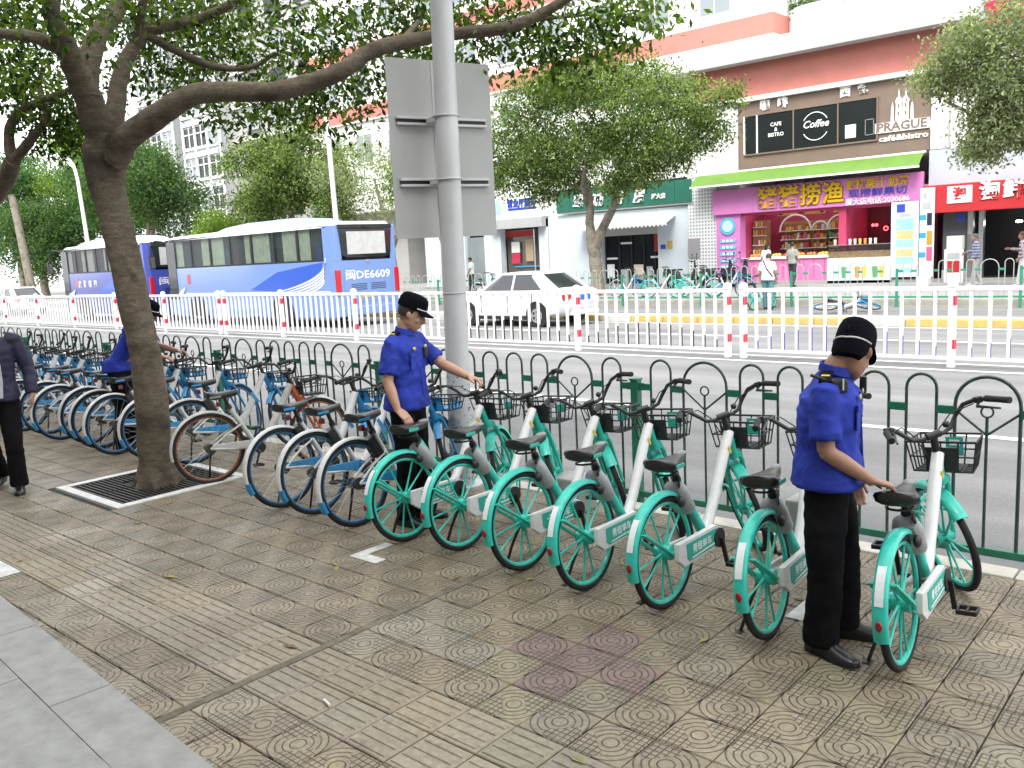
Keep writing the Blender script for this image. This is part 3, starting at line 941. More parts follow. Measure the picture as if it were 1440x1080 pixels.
street_tree('lime green low shrubby tree beside the glass fronted block', (-45.2, 26.6, .1),
            [[(0, 0, -.05, .2), (0, 0, 1.2, .16), (.3, .2, 3.0, .08)]], dome(0, 3.2, 2.0, 1.7, 16, .8, 70, 4), .15, M_LEAF_LIME, 43, spread=.25)
street_tree('pale thin-leaved tree with bare twigs left of the road sign', (-32.4, 28.0, .1),
            [[(.5, 0, -.05, .2), (.5, 0, 1.5, .17), (.2, .1, 3.0, .13), (-.5, 0, 5.6, .05)], [(.4, 0, 2.0, .1), (1.5, 0, 3.6, .07), (3.2, 0, 5.0, .03)], [(.3, 0, 2.6, .08), (2, .2, 3.4, .05), (3.8, .2, 3.9, .02)]],
            dome(.6, 4.6, 3.2, 2.6, 22, .85, 42, 5), .14, M_LEAF_PALE, 45, spread=.3)
street_tree('small tree with a gnarled trunk behind the road sign board', (-27.4, 27.2, .1),
            [[(0, 0, -.05, .32), (0, 0, .8, .27), (.05, 0, 1.8, .25), (-.3, 0, 2.8, .18), (-.9, 0, 4.2, .1)], [(0, 0, 1.6, .16), (.5, .1, 2.8, .12), (.9, .1, 4.2, .06)]],
            dome(0, 5.0, 2.0, 1.9, 16, .8, 70, 8), .14, M_LEAF_MID, 47, spread=.25)
for k, (x, y, h, rx, mt, lb) in enumerate((
    (-58, 29, 10.5, 4.6, M_LEAF_DARK, 'tall leafy tree right of the leaning trunk before the glass block'),
    (-66, 31, 12.0, 5.0, M_FROND, 'feathery bright green tree rising over the farther coach'),
    (-76, 33, 14.5, 5.5, M_LEAF_LIME, 'tall yellow-green tree behind the curved street lamp'),
    (-86, 31, 13.0, 5.5, M_FROND, 'drooping feathery tree behind the tilted grey post'),
    (-98, 30, 14.0, 6.5, M_LEAF_DARK, 'dark leafy tree at the far end of the road'),
    (-72, 27.5, 7.0, 3.2, M_LEAF_DARK, 'low dark tree just behind the farther coach'))):
    street_tree(lb, (x, y, .1), [[(0, 0, -.05, .35), (0, 0, 2.5, .28), (.4, .2, h * .55, .18), (-.5, .2, h * .85, .08)], [(0, 0, 2.2, .2), (1.5, 0, h * .5, .12), (rx * .6, .2, h * .7, .05)]],
                dome(0, h * .52, rx, h * .45, 34, 1.5, 75, 60 + k), .26 if mt is M_FROND else .24, mt, 50 + k, spread=.4, per=9, rad=8)
# ================================================================ BICYCLES
M_TEAL = mat('teal_bike_paint', (.03, .53, .42), .4, coat=.2, var=.2, scale=17)
M_TEAL_L = mat('teal_label', (.03, .36, .28), .5)
M_BWHITE = mat('white_bike_paint', (.72, .72, .72), .35, coat=.3, col2=(.58, .58, .57), scale=14)
M_TYRE = mat('tyre_rubber', (.017, .017, .017), .85, var=.3, scale=30, bump=.3, bscale=120)
M_BLK = mat('black_plastic', (.016, .016, .017), .45, var=.2, scale=25)
M_SADDLE = mat('saddle_vinyl', (.02, .02, .021), .35, var=.2, scale=18)
M_SADTOP = mat('saddle_grey', (.2, .2, .2), .5)
M_GREYBOX = mat('grey_lock_plastic', (.32, .325, .33), .5, var=.12, scale=20)
M_REFL = mat('red_reflector', (.22, .003, .01), .2, coat=.5)
M_HBLUE = mat('sky_blue_paint', (.03, .27, .56), .4, coat=.3, var=.15, scale=16)
M_RIMBLUE = mat('blue_rim', (.035, .17, .36), .45, var=.35, scale=12)
M_STEEL = mat('spoke_steel', (.42, .42, .43), .35, metal=.8)
M_GREASE = mat('greasy_metal', (.07, .065, .055), .5, metal=.5, var=.4, scale=30)
M_RUST = mat('rusty_orange_rim', (.3, .105, .04), .6, var=.45, scale=18)
M_ORANGE = mat('orange_paint', (.55, .12, .035), .45, var=.2, scale=12)
M_OLDWHITE = mat('scuffed_white_paint', (.6, .59, .57), .5, col2=(.4, .39, .36), scale=9)
M_SILVER = mat('silver_tube', (.5, .5, .5), .4, metal=.5)
M_YSTICK = mat('yellow_sticker', (.6, .5, .03), .5)
M_WTEXT = mat('white_lettering', (.75, .78, .78), .5)

def arc_strip(mb, c, R, a0, a1, wd, th=.004, lip=.016, n=20):
    """mudguard: U-section strip bent round the wheel axle"""
    prof = [(-wd / 2, -lip), (-wd / 2, -lip * .2), (-wd * .34, th), (0, th * 2.2), (wd * .34, th), (wd / 2, -lip * .2), (wd / 2, -lip),
            (wd / 2 - th, -lip), (wd / 2 - th, -lip * .3), (wd * .3, -th * .4), (0, th * .6), (-wd * .3, -th * .4), (-wd / 2 + th, -lip * .3), (-wd / 2 + th, -lip)]
    rings = []
    for i in range(n + 1):
        a = a0 + (a1 - a0) * i / n
        rings.append([Vector((c[0] + cos(a) * (R + h), y, c[2] + sin(a) * (R + h))) for y, h in prof])
    mb.loft(rings)

def saddle_mesh(mb, c):
    secs = [(-.13, .065, .03), (-.112, .092, .044), (-.06, .096, .046), (0, .068, .042), (.06, .04, .038), (.12, .028, .032), (.15, .02, .024)]
    rings = []
    for x, hw, h in secs:
        rg = []
        for k in range(14):
            a = 2 * pi * k / 14
            s, co = sin(a), cos(a)
            z = (.024 * (abs(s) ** .6) * (1 if s > 0 else -h / .024 * 1.0)) + (.012 if x < -.06 else 0) + (.008 * (x - .1) / .1 if x > .1 else 0)
            rg.append(Vector((c[0] + x, c[1] + co * hw, c[2] + z)))
        rings.append(rg)
    mb.loft(rings)

AX = Vector((-.34, 0, .94)).normalized()      # steering axis
HEAD = Vector((.79, 0, .80))

def handle_pts(s):
    return [(.765, 0, .905), (.772, s * .055, .895), (.782, s * .10, .905), (.785, s * .145, .955), (.765, s * .19, 1.0), (.71, s * .235, 1.015), (.64, s * .268, 1.01)]

def make_bike(kind):
    root = thing('shared_bicycle', 'x', 'bicycle')
    g = kind == 'green'
    R = .300 if g else .318
    WB = 1.03
    hubR, hubF = Vector((0, 0, R)), Vector((WB, 0, R))
    bb = Vector((.42, 0, .275))
    rimM = {'green': M_TEAL, 'blue': M_RIMBLUE, 'orange': M_RUST}[kind]
    whiteM = M_OLDWHITE if kind == 'orange' else M_BWHITE
    front = []
    # ---------- wheels
    for nm, hb in (('rear_wheel', hubR), ('front_wheel', hubF)):
        w = MB()
        if g:
            w.ring(hb, R - .038, .013, 'y', 40, 8, flat=1.0); w.ring(hb, R - .03, .0125, 'y', 40, 6, flat=1.35)
            for k in range(10):
                a = 2 * pi * (k + (.16 if k % 2 else -.16)) / 10
                p = hb + Vector((cos(a) * .03, 0, sin(a) * .03)); q = hb + Vector((cos(a) * (R - .045), 0, sin(a) * (R - .045)))
                w.tube([p, (p + q) / 2, q], [.009, .0058, .0065], 6)
            w.cyl(hb + Vector((0, -.045, 0)), hb + Vector((0, .045, 0)), .038 if nm[0] == 'r' else .026, 14)
        else:
            w.ring(hb, R - .034, .0105, 'y', 40, 8, flat=1.3)
            w.cyl(hb + Vector((0, -.04, 0)), hb + Vector((0, .04, 0)), .02, 12)
        wo = w.build(nm, rimM, root, smooth=True)
        t = MB(); t.ring(hb, R - .0185, .0185, 'y', 48, 10)
        t.build('tyre', M_TYRE, wo, smooth=True)
        if not g:
            sp = MB()
            for k in range(24):
                a = 2 * pi * k / 24; o = .16 if k % 2 else -.16; sy = .03 if (k // 2) % 2 else -.03
                sp.tube([hb + Vector((cos(a + o) * .02, sy, sin(a + o) * .02)), hb + Vector((cos(a) * (R - .04), 0, sin(a) * (R - .04)))], .0013, 4, caps=False)
            sp.build('spokes', M_STEEL, wo)
            hs = MB(); hs.cyl(hb + Vector((0, -.055, 0)), hb + Vector((0, -.032, 0)), .045 if nm[0] == 'r' else .022, 14); hs.cyl(hb + Vector((0, .03, 0)), hb + Vector((0, .05, 0)), .04, 14)
            hs.build('hub_casing', M_GREASE, wo, smooth=True)
        if nm == 'front_wheel': front.append(wo)
    # ---------- frame
    if g:
        MB().tube([(.80, 0, .80), (.70, 0, .66), (.545, 0, .42), (.46, 0, .31), (.42, 0, .28)], [.03, .033, .031, .033, .03], 12).build('down_tube', whiteM, root, smooth=True)
        MB().box((.735, -.033, .705), (.02, .002, .05), Matrix.Rotation(radians(-33), 3, 'Y')).build('sticker', M_YSTICK, root)
        MB().tube([(.175, 0, .655), (.255, 0, .53), (.35, 0, .385), (.42, 0, .285)], [.028, .029, .029, .03], 12).build('seat_tube', M_TEAL, root, smooth=True)
        for tt in (.33, .36):
            MB().tube([(.175 + tt * .7, 0, .655 - tt * 1.08), (.175 + tt * .7 + .006, 0, .655 - tt * 1.08 - .009)], .0302, 12).build('stripe', M_WTEXT, root)
        cs = MB()
        for s in (-1, 1): cs.tube([(.42, s * .04, .275), (.2, s * .058, .285), (0, s * .06, R)], [.017, .013, .013], 8)
        cs.build('chain_stay', whiteM, root, smooth=True)
    else:
        MB().tube([(.79, 0, .80), (.70, 0, .63), (.57, 0, .42), (.43, 0, .28)], [.03, .034, .034, .032], 12).build('down_tube', whiteM, root, smooth=True)
        MB().tube([(.215, 0, .66), (.31, 0, .48), (.42, 0, .28)], .021, 10).build('seat_tube', whiteM, root, smooth=True)
        cs = MB()
        for s in (-1, 1):
            cs.tube([(.42, s * .035, .275), (.2, s * .055, .29), (0, s * .06, R)], [.014, .012, .011], 8)
            cs.tube([(.30, s * .03, .50), (.14, s * .05, .42), (0, s * .06, R)], .0095, 8)
        cs.build('chain_stay', whiteM, root, smooth=True)
        if kind == 'blue':
            MB().box((.665, -.036, .57), (.03, .004, .13), Matrix.Rotation(radians(-31), 3, 'Y')).build('logo_sticker', M_HBLUE, root)
    # ---------- chain guard, crank, pedals (drive side is -y)
    if g:
        cg = MB(); cg.poly([(.0, -.064, .352), (.40, -.064, .352), (.475, -.064, .315), (.475, -.064, .27), (.43, -.064, .225), (.05, -.064, .215), (-.01, -.064, .26)], .03, (0, -1, 0))
        cgo = cg.build('chain_guard', whiteM, root, bevel=.006)
        MB().poly([(.075, -.0945, .333), (.395, -.0945, .333), (.375, -.0945, .24), (.10, -.0945, .236), (.075, -.0945, .255)], .0022, (0, -1, 0)).build('panel', M_TEAL_L, cgo)
        Mt = Matrix.Translation((.235, -.0972, .288)) @ Matrix.Rotation(pi / 2, 4, 'X')
        text('lettering', '青桔单车', .052, M_WTEXT, cgo, Mt, .001, .0006)
        MB().poly([(.12, -.0968, .25), (.37, -.0968, .262), (.372, -.0968, .253), (.12, -.0968, .243)], .0008, (0, -1, 0)).build('stripe', M_WTEXT, cgo)
    else:
        cg = MB(); cg.poly([(.02, -.05, .355), (.40, -.05, .345), (.475, -.05, .30), (.46, -.05, .245), (.40, -.05, .23), (.30, -.05, .28), (.02, -.05, .315)], .014, (0, -1, 0))
        cg.build('chain_guard', M_HBLUE if kind == 'blue' else whiteM, root, bevel=.004)
    ck = MB(); ck.cyl((.42, -.09 if not g else -.093, .275), (.42, -.105, .275), .055, 20)
    ck.cyl((.42, -.108, .275), (.42, .1, .275), .012, 10)
    cro = ck.build('crank', M_BLK, root, smooth=True)
    for s, a in ((-1, -1.35 if g else -1.9), (1, -1.35 + pi if g else -1.9 + pi)):
        e = Vector((.42 + cos(a) * .155, s * .118, .275 + sin(a) * .155))
        MB().bar((.42, s * .112, .275), e, .014, .022, (0, 1, 0)).build('crank_arm', M_BLK, cro)
        pd = MB(); c = e + Vector((0, s * .055, 0))
        for dx in (-.036, .036): pd.box(c + Vector((dx, 0, 0)), (.014, .09, .022))
        for dy in (-.042, 0, .042): pd.box(c + Vector((0, dy, 0)), (.06, .01, .02))
        pd.build('pedal', M_BLK, cro, bevel=.003)
    # ---------- rear mudguard
    fm = MB()
    if g:
        arc_strip(fm, hubR, R + .02, radians(192), radians(50), .062, lip=.018, n=24)
        fo = fm.build('rear_mudguard', M_TEAL, root, smooth=True, angle=60)
        st = MB()
        for s in (-1, 1): st.bar(hubR + Vector((-.01, s * .052, .0)), hubR + Vector((cos(radians(146)) * R, s * .043, sin(radians(146)) * R)), .012, .036, (0, 1, 0))
        st.build('mudguard_arm', M_TEAL, fo, bevel=.003)
        a = radians(178); c = hubR + Vector((cos(a) * (R + .034), 0, sin(a) * (R + .034)))
        MB().ball(c, (.01, .015, .024), 12, 8).build('reflector', M_REFL, fo, smooth=True)
        ss = MB()
        for i in range(5):
            a0, a1 = radians(164 - i * 6), radians(164 - (i + 1) * 6)
            ss.add([hubR + Vector((cos(q) * (R + .0305), y, sin(q) * (R + .0305))) for q, y in ((a0, -.018), (a1, -.018), (a1, .018), (a0, .018))], [(0, 1, 2, 3)])
        ss.build('label', M_WTEXT, fo)
        lk = MB()
        Ml = Matrix.Rotation(radians(-33), 3, 'Y')
        sec = [(-.115, .036, .05), (-.1, .046, .058), (.02, .05, .062), (.075, .04, .05), (.085, .025, .035)]
        rings = []
        for z, hx, hy in sec:
            rings.append([Ml @ Vector((cos(2 * pi * k / 16) * hx * (1.15 if abs(cos(2 * pi * k / 16)) < .8 else 1), sin(2 * pi * k / 16) * hy * 1.1, z)) + Vector((.185, 0, .565)) for k in range(16)])
        lk.loft(rings)
        lko = lk.build('lock_box', M_GREYBOX, root, smooth=True, angle=35)
        MB().ball((.125, -.052, .545), (.03, .018, .03), 12, 8).build('lock_ring', M_BLK, lko, smooth=True)
    else:
        arc_strip(fm, hubR, R + .012, radians(192), radians(45), .046, lip=.012, n=22)
        fo = fm.build('rear_mudguard', whiteM, root, smooth=True, angle=60)
        if kind == 'blue':
            fb = MB(); arc_strip(fb, hubR, R + .013, radians(208), radians(191), .06, lip=.022, n=4); fb.build('mudguard_tail', M_HBLUE, fo, smooth=True)
        bxm = MB(); bxm.box((.205, 0, .545), (.075, .085, .17), Matrix.Rotation(radians(-28), 3, 'Y'))
        if kind == 'blue': bxm.build('lock_box', M_BLK, root, bevel=.012)
    # ---------- saddle
    sc = Vector((.115, 0, .765)) if g else Vector((.15, 0, .785))
    sm = MB(); saddle_mesh(sm, sc)
    so = sm.build('saddle', M_SADDLE, root, smooth=True, angle=70)
    if g:
        MB().box(sc + Vector((-.121, 0, -.004)), (.012, .09, .026)).build('label', M_TEAL_L, so, bevel=.004)
        MB().box(sc + Vector((-.05, -.0985, -.006)), (.085, .006, .022)).build('label', M_TEAL_L, so, bevel=.003)
        MB().ball(sc + Vector((.125, 0, .02)), (.05, .026, .016), 10, 6).build('nose_pad', M_SADTOP, so, smooth=True)
        ld = MB(); ld.ring(sc + Vector((-.03, 0, -.055)), .06, .006, 'z', 16, 6); ld.build('saddle_loop', M_BLK, so, smooth=True)
    else:
        tb = MB(); tb.box(sc + Vector((-.07, -.094, -.012)), (.1, .006, .018)); tb.box(sc + Vector((-.07, .094, -.012)), (.1, .006, .018))
        if kind == 'blue': tb.build('side_band', M_HBLUE, so, bevel=.002)
        else: tb.build('side_band', M_SADTOP, so, bevel=.002)
        MB().box(sc + Vector((-.03, 0, -.085)), (.03, .045, .045)).build('rear_light', M_REFL, so, bevel=.006)
    pm = MB(); pm.tube([sc + Vector((.03, 0, -.03)), sc + Vector((.065, 0, -.13)) if g else (.215, 0, .655)], .0155, 10)
    pm.cyl(sc + Vector((.05, 0, -.085)) if g else (.205, 0, .68), sc + Vector((.066, 0, -.125)) if g else (.22, 0, .645), .024, 12)
    pm.bar(sc + Vector((.05, -.03, -.1)) if g else (.2, -.03, .66), sc + Vector((.0, -.05, -.13)) if g else (.17, -.05, .63), .01, .02)
    pm.build('seat_post', M_BLK, root, smooth=True)
    # ---------- fork, front mudguard
    fk = MB()
    for s in (-1, 1): fk.tube([(.865, s * .03, .665), (.905, s * .05, .6), (1.0, s * .052, .40), hubF + Vector((0, s * .052, 0))], [.016, .015, .0125, .012], 8)
    fk.tube([(.80, 0, .79), (.845, 0, .68), (.875, 0, .64)], [.026, .026, .036], 10)
    fk.box((.875, 0, .645), (.05, .1, .035))
    fko = fk.build('fork', M_TEAL if g else (M_HBLUE if kind == 'blue' else M_ORANGE), root, smooth=True)
    front.append(fko)
    fm = MB(); arc_strip(fm, hubF, R + .014, radians(12 if g else 22), radians(150), .07 if g else .055, lip=.026 if g else .014, n=20)
    front.append(fm.build('front_mudguard', M_TEAL if g else (M_HBLUE if kind == 'blue' else whiteM), root, smooth=True, angle=60))
    if g:
        s_ = MB()
        for s in (-1, 1): s_.tube([(.985, s * .055, .44), (1.15, s * .045, .44), (WB + cos(radians(20)) * (R + .01), s * .034, R + sin(radians(20)) * (R + .01))], .008, 6)
        front.append(s_.build('mudguard_stay', M_TEAL, root, smooth=True))
    # ---------- handlebar
    hb = MB()
    hb.tube([(.80, 0, .79), (.765, 0, .905)], [.02, .018], 10)
    for s in (-1, 1): hb.tube(handle_pts(s), .0115, 8)
    hb.cyl((.765, -.035, .903), (.765, .035, .903), .02, 10)
    ho = hb.build('handlebar', M_BLK, root, smooth=True)
    front.append(ho)
    for s in (-1, 1):
        p, q = Vector((.665, s * .258, 1.012)), Vector((.535, s * .298, .995))
        MB().tube([p, (p + q) / 2, q], [.017, .0155, .0165], 10).build('grip', M_TYRE, ho, smooth=True)
        lv = MB(); lv.tube([(.70, s * .238, 1.0), (.685, s * .215, .985), (.62, s * .245, .972), (.57, s * .262, .965)], [.009, .008, .006, .005], 6)
        lv.box((.70, s * .236, 1.012), (.04, .025, .03)); lv.build('brake_lever', M_BLK, ho, smooth=True)
    cb = MB(); cb.tube([(.70, -.21, 1.0), (.80, -.13, .97), (.86, -.05, .88), (.85, .0, .74), (.80, .02, .66)], .0035, 5); cb.tube([(.70, .21, 1.0), (.81, .12, .98), (.865, .05, .9), (.84, .02, .76)], .0035, 5)
    front.append(cb.build('brake_cable', M_BLK, root, smooth=True))
    MB().ball((.76, -.075, .935), .018, 10, 8).build('bell', M_BLK, ho, smooth=True)
    # ---------- basket (carried by the frame)
    bk = MB()
    x0, x1, hw, z0, z1 = .86, 1.10, .165, .685, .845
    if kind == 'blue': z0, z1, x1 = .70, .80, 1.06
    def hoopz(z, f):
        a, b, c = x0 + (1 - f) * .03, x1 - (1 - f) * .03, hw - (1 - f) * .025
        return [(a, -c, z), (b, -c * .92, z), (b, c * .92, z), (a, c, z)]
    for z, f, r in ((z1, 1, .0065), ((z0 + z1) / 2, .5, .0045), (z0, 0, .005)): bk.tube(hoopz(z, f), r, 6, closed=True)
    lo, hi = hoopz(z0, 0), hoopz(z1, 1)
    for e in range(4):
        for k in range(4):
            t = k / 4 + .0
            p = Vector(lo[e]).lerp(Vector(lo[(e + 1) % 4]), t); q = Vector(hi[e]).lerp(Vector(hi[(e + 1) % 4]), t)
            bk.tube([p, q], .0045, 5)
    for k in range(1, 5):
        t = k / 5; bk.tube([Vector(lo[0]).lerp(Vector(lo[1]), t), Vector(lo[3]).lerp(Vector(lo[2]), t)], .0042, 5)
        bk.tube([Vector(lo[0]).lerp(Vector(lo[3]), t), Vector(lo[1]).lerp(Vector(lo[2]), t)], .0042, 5)
    bk.bar((.80, 0, .76), (x0 + .01, 0, .75), .03, .03)
    bko = bk.build('basket', M_BLK if kind != 'orange' else M_BLK, root, smooth=True)
    bp = MB(); bp.box((x0 + .012, 0, .755), (.008, .15, .12)); bp.box((x0 + .1, -.0, z0 + .008), (.14, .16, .006))
    bp.build('back_plate', M_BLK if g else (M_HBLUE if kind == 'blue' else M_BLK), bko)
    if g:
        MB().box((x1 - .022, -.02, .78), (.004, .085, .10)).build('label_plate', M_TEAL_L, bko)
        MB().box((x1 - .0245, -.02, .80), (.0015, .05, .03)).build('label_print', M_WTEXT, bko)
    if kind == 'blue':
        MB().box((x0 + .09, -hw + .03, .735), (.14, .006, .05)).build('side_panel', M_HBLUE, bko)
    # ---------- kickstand
    ks = MB()
    if g: ks.tube([(.03, .05, .27), (-.01, .10, .14), (-.03, .145, .018)], [.011, .009, .009], 6); ks.box((-.035, .15, .008), (.05, .035, .014))
    else: ks.tube([(.02, .055, .29), (.01, .09, .15), (.0, .13, .012)], [.011, .009, .008], 6)
    ks.build('kickstand', M_BLK, root, smooth=True)
    for f in front: f['steers'] = 1
    return root

def place_bike(b, x, y, heading, lean, steer, label, group):
    """heading: degrees, 0 = pointing straight at the fence, + = towards the right"""
    b.matrix_basis = Matrix.Translation((x, y, 0)) @ Matrix.Rotation(pi / 2 - radians(heading), 4, 'Z') @ Matrix.Rotation(radians(lean), 4, 'X')
    tag(b, label, 'bicycle', group)
    Mx = Matrix.Translation(HEAD) @ Matrix.Rotation(radians(steer), 4, AX) @ Matrix.Translation(-HEAD)
    for c in b.children:
        if c.get('steers'): c.matrix_basis = Mx
    return b

proto = {k: make_bike(k) for k in ('green', 'blue', 'orange')}
used = set()
def bike(kind, *a):
    if kind in used: b = copy_tree(proto[kind])
    else: b = proto[kind]; used.add(kind)
    return place_bike(b, *a)
TG = 'teal and white shared bicycles along the fence'
HG = 'white and blue shared bicycles along the fence'
bike('green', -1.153, 3.847, -3, -4, 42, 'teal bicycle whose saddle the officer with his back turned is gripping', TG)
bike('green', -1.76, 3.81, -4, -5, 33, 'teal and white bicycle just behind the back of the officer bending over a saddle', TG)
bike('green', -2.352, 3.832, 0, -3.5, 47, 'second teal bicycle behind the bending officer, crank and pedal in view', TG)
bike('green', -2.849, 3.81, -2, -4.5, 38, 'middle bicycle of the seven teal ones, beside the green fence post', TG)
bike('green', -3.344, 3.842, 1.5, -4, 46, 'teal bicycle two along from the officer standing at the lamp post', TG)
bike('green', -3.919, 3.89, 1, -4, 38, 'teal bicycle whose handlebar the officer at the lamp post holds', TG)
bike('green', -4.372, 3.81, 2, -4, 30, 'teal bicycle whose saddle the officer at the lamp post touches, next to blue-rimmed ones', TG)
bike('blue', -4.924, 3.83, 0, -4, 38, 'white bicycle with blue rims standing right next to the teal row', HG)
bike('blue', -5.445, 3.86, 1, -4, 30, 'white bicycle with blue rims, middle of the three between orange-rimmed one and teal row', HG)
bike('blue', -5.83, 3.83, 2, -5, 34, 'white bicycle with blue rims and blue mudguard tail nearest the orange-rimmed one', HG)
bike('orange', -7.063, 3.901, 16, -3, 12, 'old white bicycle with rusty orange rims and orange fork beside the tree grate', None)
bike('blue', -7.95, 4.22, 12, -4, 36, 'white and blue bicycle half hidden by the leaning tree trunk, beside the orange-rimmed one', HG)
bike('blue', -8.55, 4.12, 6, -4, 34, 'white and blue bicycle behind the tree trunk, at the hand of the half hidden officer', HG)
xs = [-9.15, -9.62, -10.05, -10.6, -11.14, -11.68, -12.2, -12.75, -13.3, -13.9, -14.5, -15.1, -15.7]
for k, x in enumerate(xs):
    lb = 'white and blue bicycle, %s in the packed row beyond the tree trunk' % ORD[k]
    bike('blue', x, 4.08 + .03 * ((k * 7) % 5 - 2), 2 + ((k * 5) % 7 - 3), -4, 30 + (k * 11) % 20, lb, HG)
# ================================================================ PEOPLE
M_SKIN = mat('skin', (.42, .235, .155), .5, var=.14, scale=14, bump=.08, bscale=150)
M_SKIN_D = mat('tanned_skin', (.33, .175, .11), .5, var=.14, scale=14, bump=.08, bscale=150)
M_HAIR = mat('black_hair', (.012, .011, .011), .5, bump=.6, bscale=260)
M_UNI = mat('royal_blue_uniform', (.022, .042, .33), .8, var=.3, scale=5, bump=.7, bscale=26, spec=.25)
M_TROU = mat('black_trousers', (.008, .008, .0095), .8, var=.25, scale=6, bump=.6, bscale=22, spec=.08)
M_SHOE = mat('black_leather_shoe', (.01, .01, .01), .28, var=.2, scale=12)
M_CAP = mat('black_cap_cloth', (.004, .004, .007), .95, bump=.3, bscale=120, spec=.08)
M_BRAID = mat('silver_braid', (.55, .56, .56), .5)
M_YBADGE = mat('yellow_badge', (.5, .42, .05), .45)
M_NAVY = mat('navy_jacket', (.018, .018, .05), .7, var=.25, scale=6, bump=.25, bscale=200)
M_SHIRTGREY = mat('pale_grey_shirt', (.5, .53, .57), .8, var=.1, scale=6)

def hand(mb, w, d, n, side, curl=.5, k=1.0):
    """w wrist, d direction to the knuckles, n palm side, side: which side the thumb leaves (+1 / -1)"""
    w, d, n = Vector(w), Vector(d).normalized(), Vector(n)
    n = (n - d * n.dot(d)).normalized(); s = d.cross(n) * side
    L = .088 * k
    rings = []
    for t, hw, ht in ((-.1, .024, .02), (.2, .031, .017), (.6, .041, .015), (1.0, .041, .012), (1.08, .034, .009)):
        c = w + d * L * t
        rings.append([c + s * cos(2 * pi * q / 12) * hw * k + n * sin(2 * pi * q / 12) * ht * k for q in range(12)])
    mb.loft(rings)
    for i, (o, ln) in enumerate(((.031, .068), (.0105, .077), (-.0105, .072), (-.031, .056))):
        p = w + d * L * (.94 - .05 * (i == 3)) + s * o * k
        a = curl * (.75 + .12 * i); dd = d
        pts, rs = [p - d * .015], [.0095 * k]
        for fr, r in ((.46, .0092), (.3, .0085), (.24, .0072)):
            dd = (Matrix.Rotation(a, 3, -s * side) @ dd) if False else (dd * cos(a) + n * sin(a) * 1.0 if dd is d else (dd * cos(a) + (n * dd.dot(d) - d * dd.dot(n)) * sin(a)))
            dd.normalize()
            p = p + dd * ln * fr * k; pts.append(p); rs.append(r * k)
        mb.tube(pts, rs, 8)
    p = w + d * L * .22 + s * .027 * k
    t1 = (d * .62 + s * .62 + n * .35).normalized(); t2 = (d * .9 + s * .15 + n * .4).normalized()
    mb.tube([p - t1 * .012, p + t1 * .036 * k, p + t1 * .036 * k + t2 * .03 * k, p + t1 * .036 * k + t2 * .05 * k], [.0135 * k, .0115 * k, .0098 * k, .007 * k], 8)

def torso_ring(c, rx, ry, n=24, tilt=0.0, sq=2.4):
    out = []
    for q in range(n):
        a = 2 * pi * q / n
        cx_, sy_ = cos(a), sin(a)
        x = abs(cx_) ** (2 / sq) * (1 if cx_ > 0 else -1) * rx; y = abs(sy_) ** (2 / sq) * (1 if sy_ > 0 else -1) * ry
        out.append(Vector((c[0] + x, c[1] + y, c[2] + x * tilt)))
    return out

def wrinkle(me, amp, sc, seed=0):
    for v in me.vertices:
        c = v.co
        q = Vector((c.x * sc + seed, c.y * sc, c.z * sc * .55))
        f = noise.noise(q) + .5 * noise.noise(q * 2.3)
        r = 1 - abs(noise.noise(Vector((c.x * sc * .9, c.y * sc * .9 + seed, c.z * sc * 1.5)))) * 2
        v.co = c + v.normal * amp * (f * .7 + r * .5)

def shoe(mb, a, d, k=1.0):
    """a ankle point on the ground, d toe direction (unit xy)"""
    d = Vector(d).normalized(); s = Vector((-d.y, d.x, 0)); a = Vector(a)
    rings = []
    for t, hw, zt in ((-.075, .022, .05), (-.06, .034, .085), (0, .038, .1), (.05, .04, .085), (.1, .047, .06), (.15, .045, .048), (.185, .034, .04), (.2, .018, .03)):
        c = a + d * t * k
        rings.append([c + s * hw * k * x + Vector((0, 0, z * zt * k)) for x, z in ((-1, .0), (-1.03, .25), (-.92, .6), (-.55, .92), (0, 1), (.55, .92), (.92, .6), (1.03, .25), (1, .0))])
    mb.loft(rings)

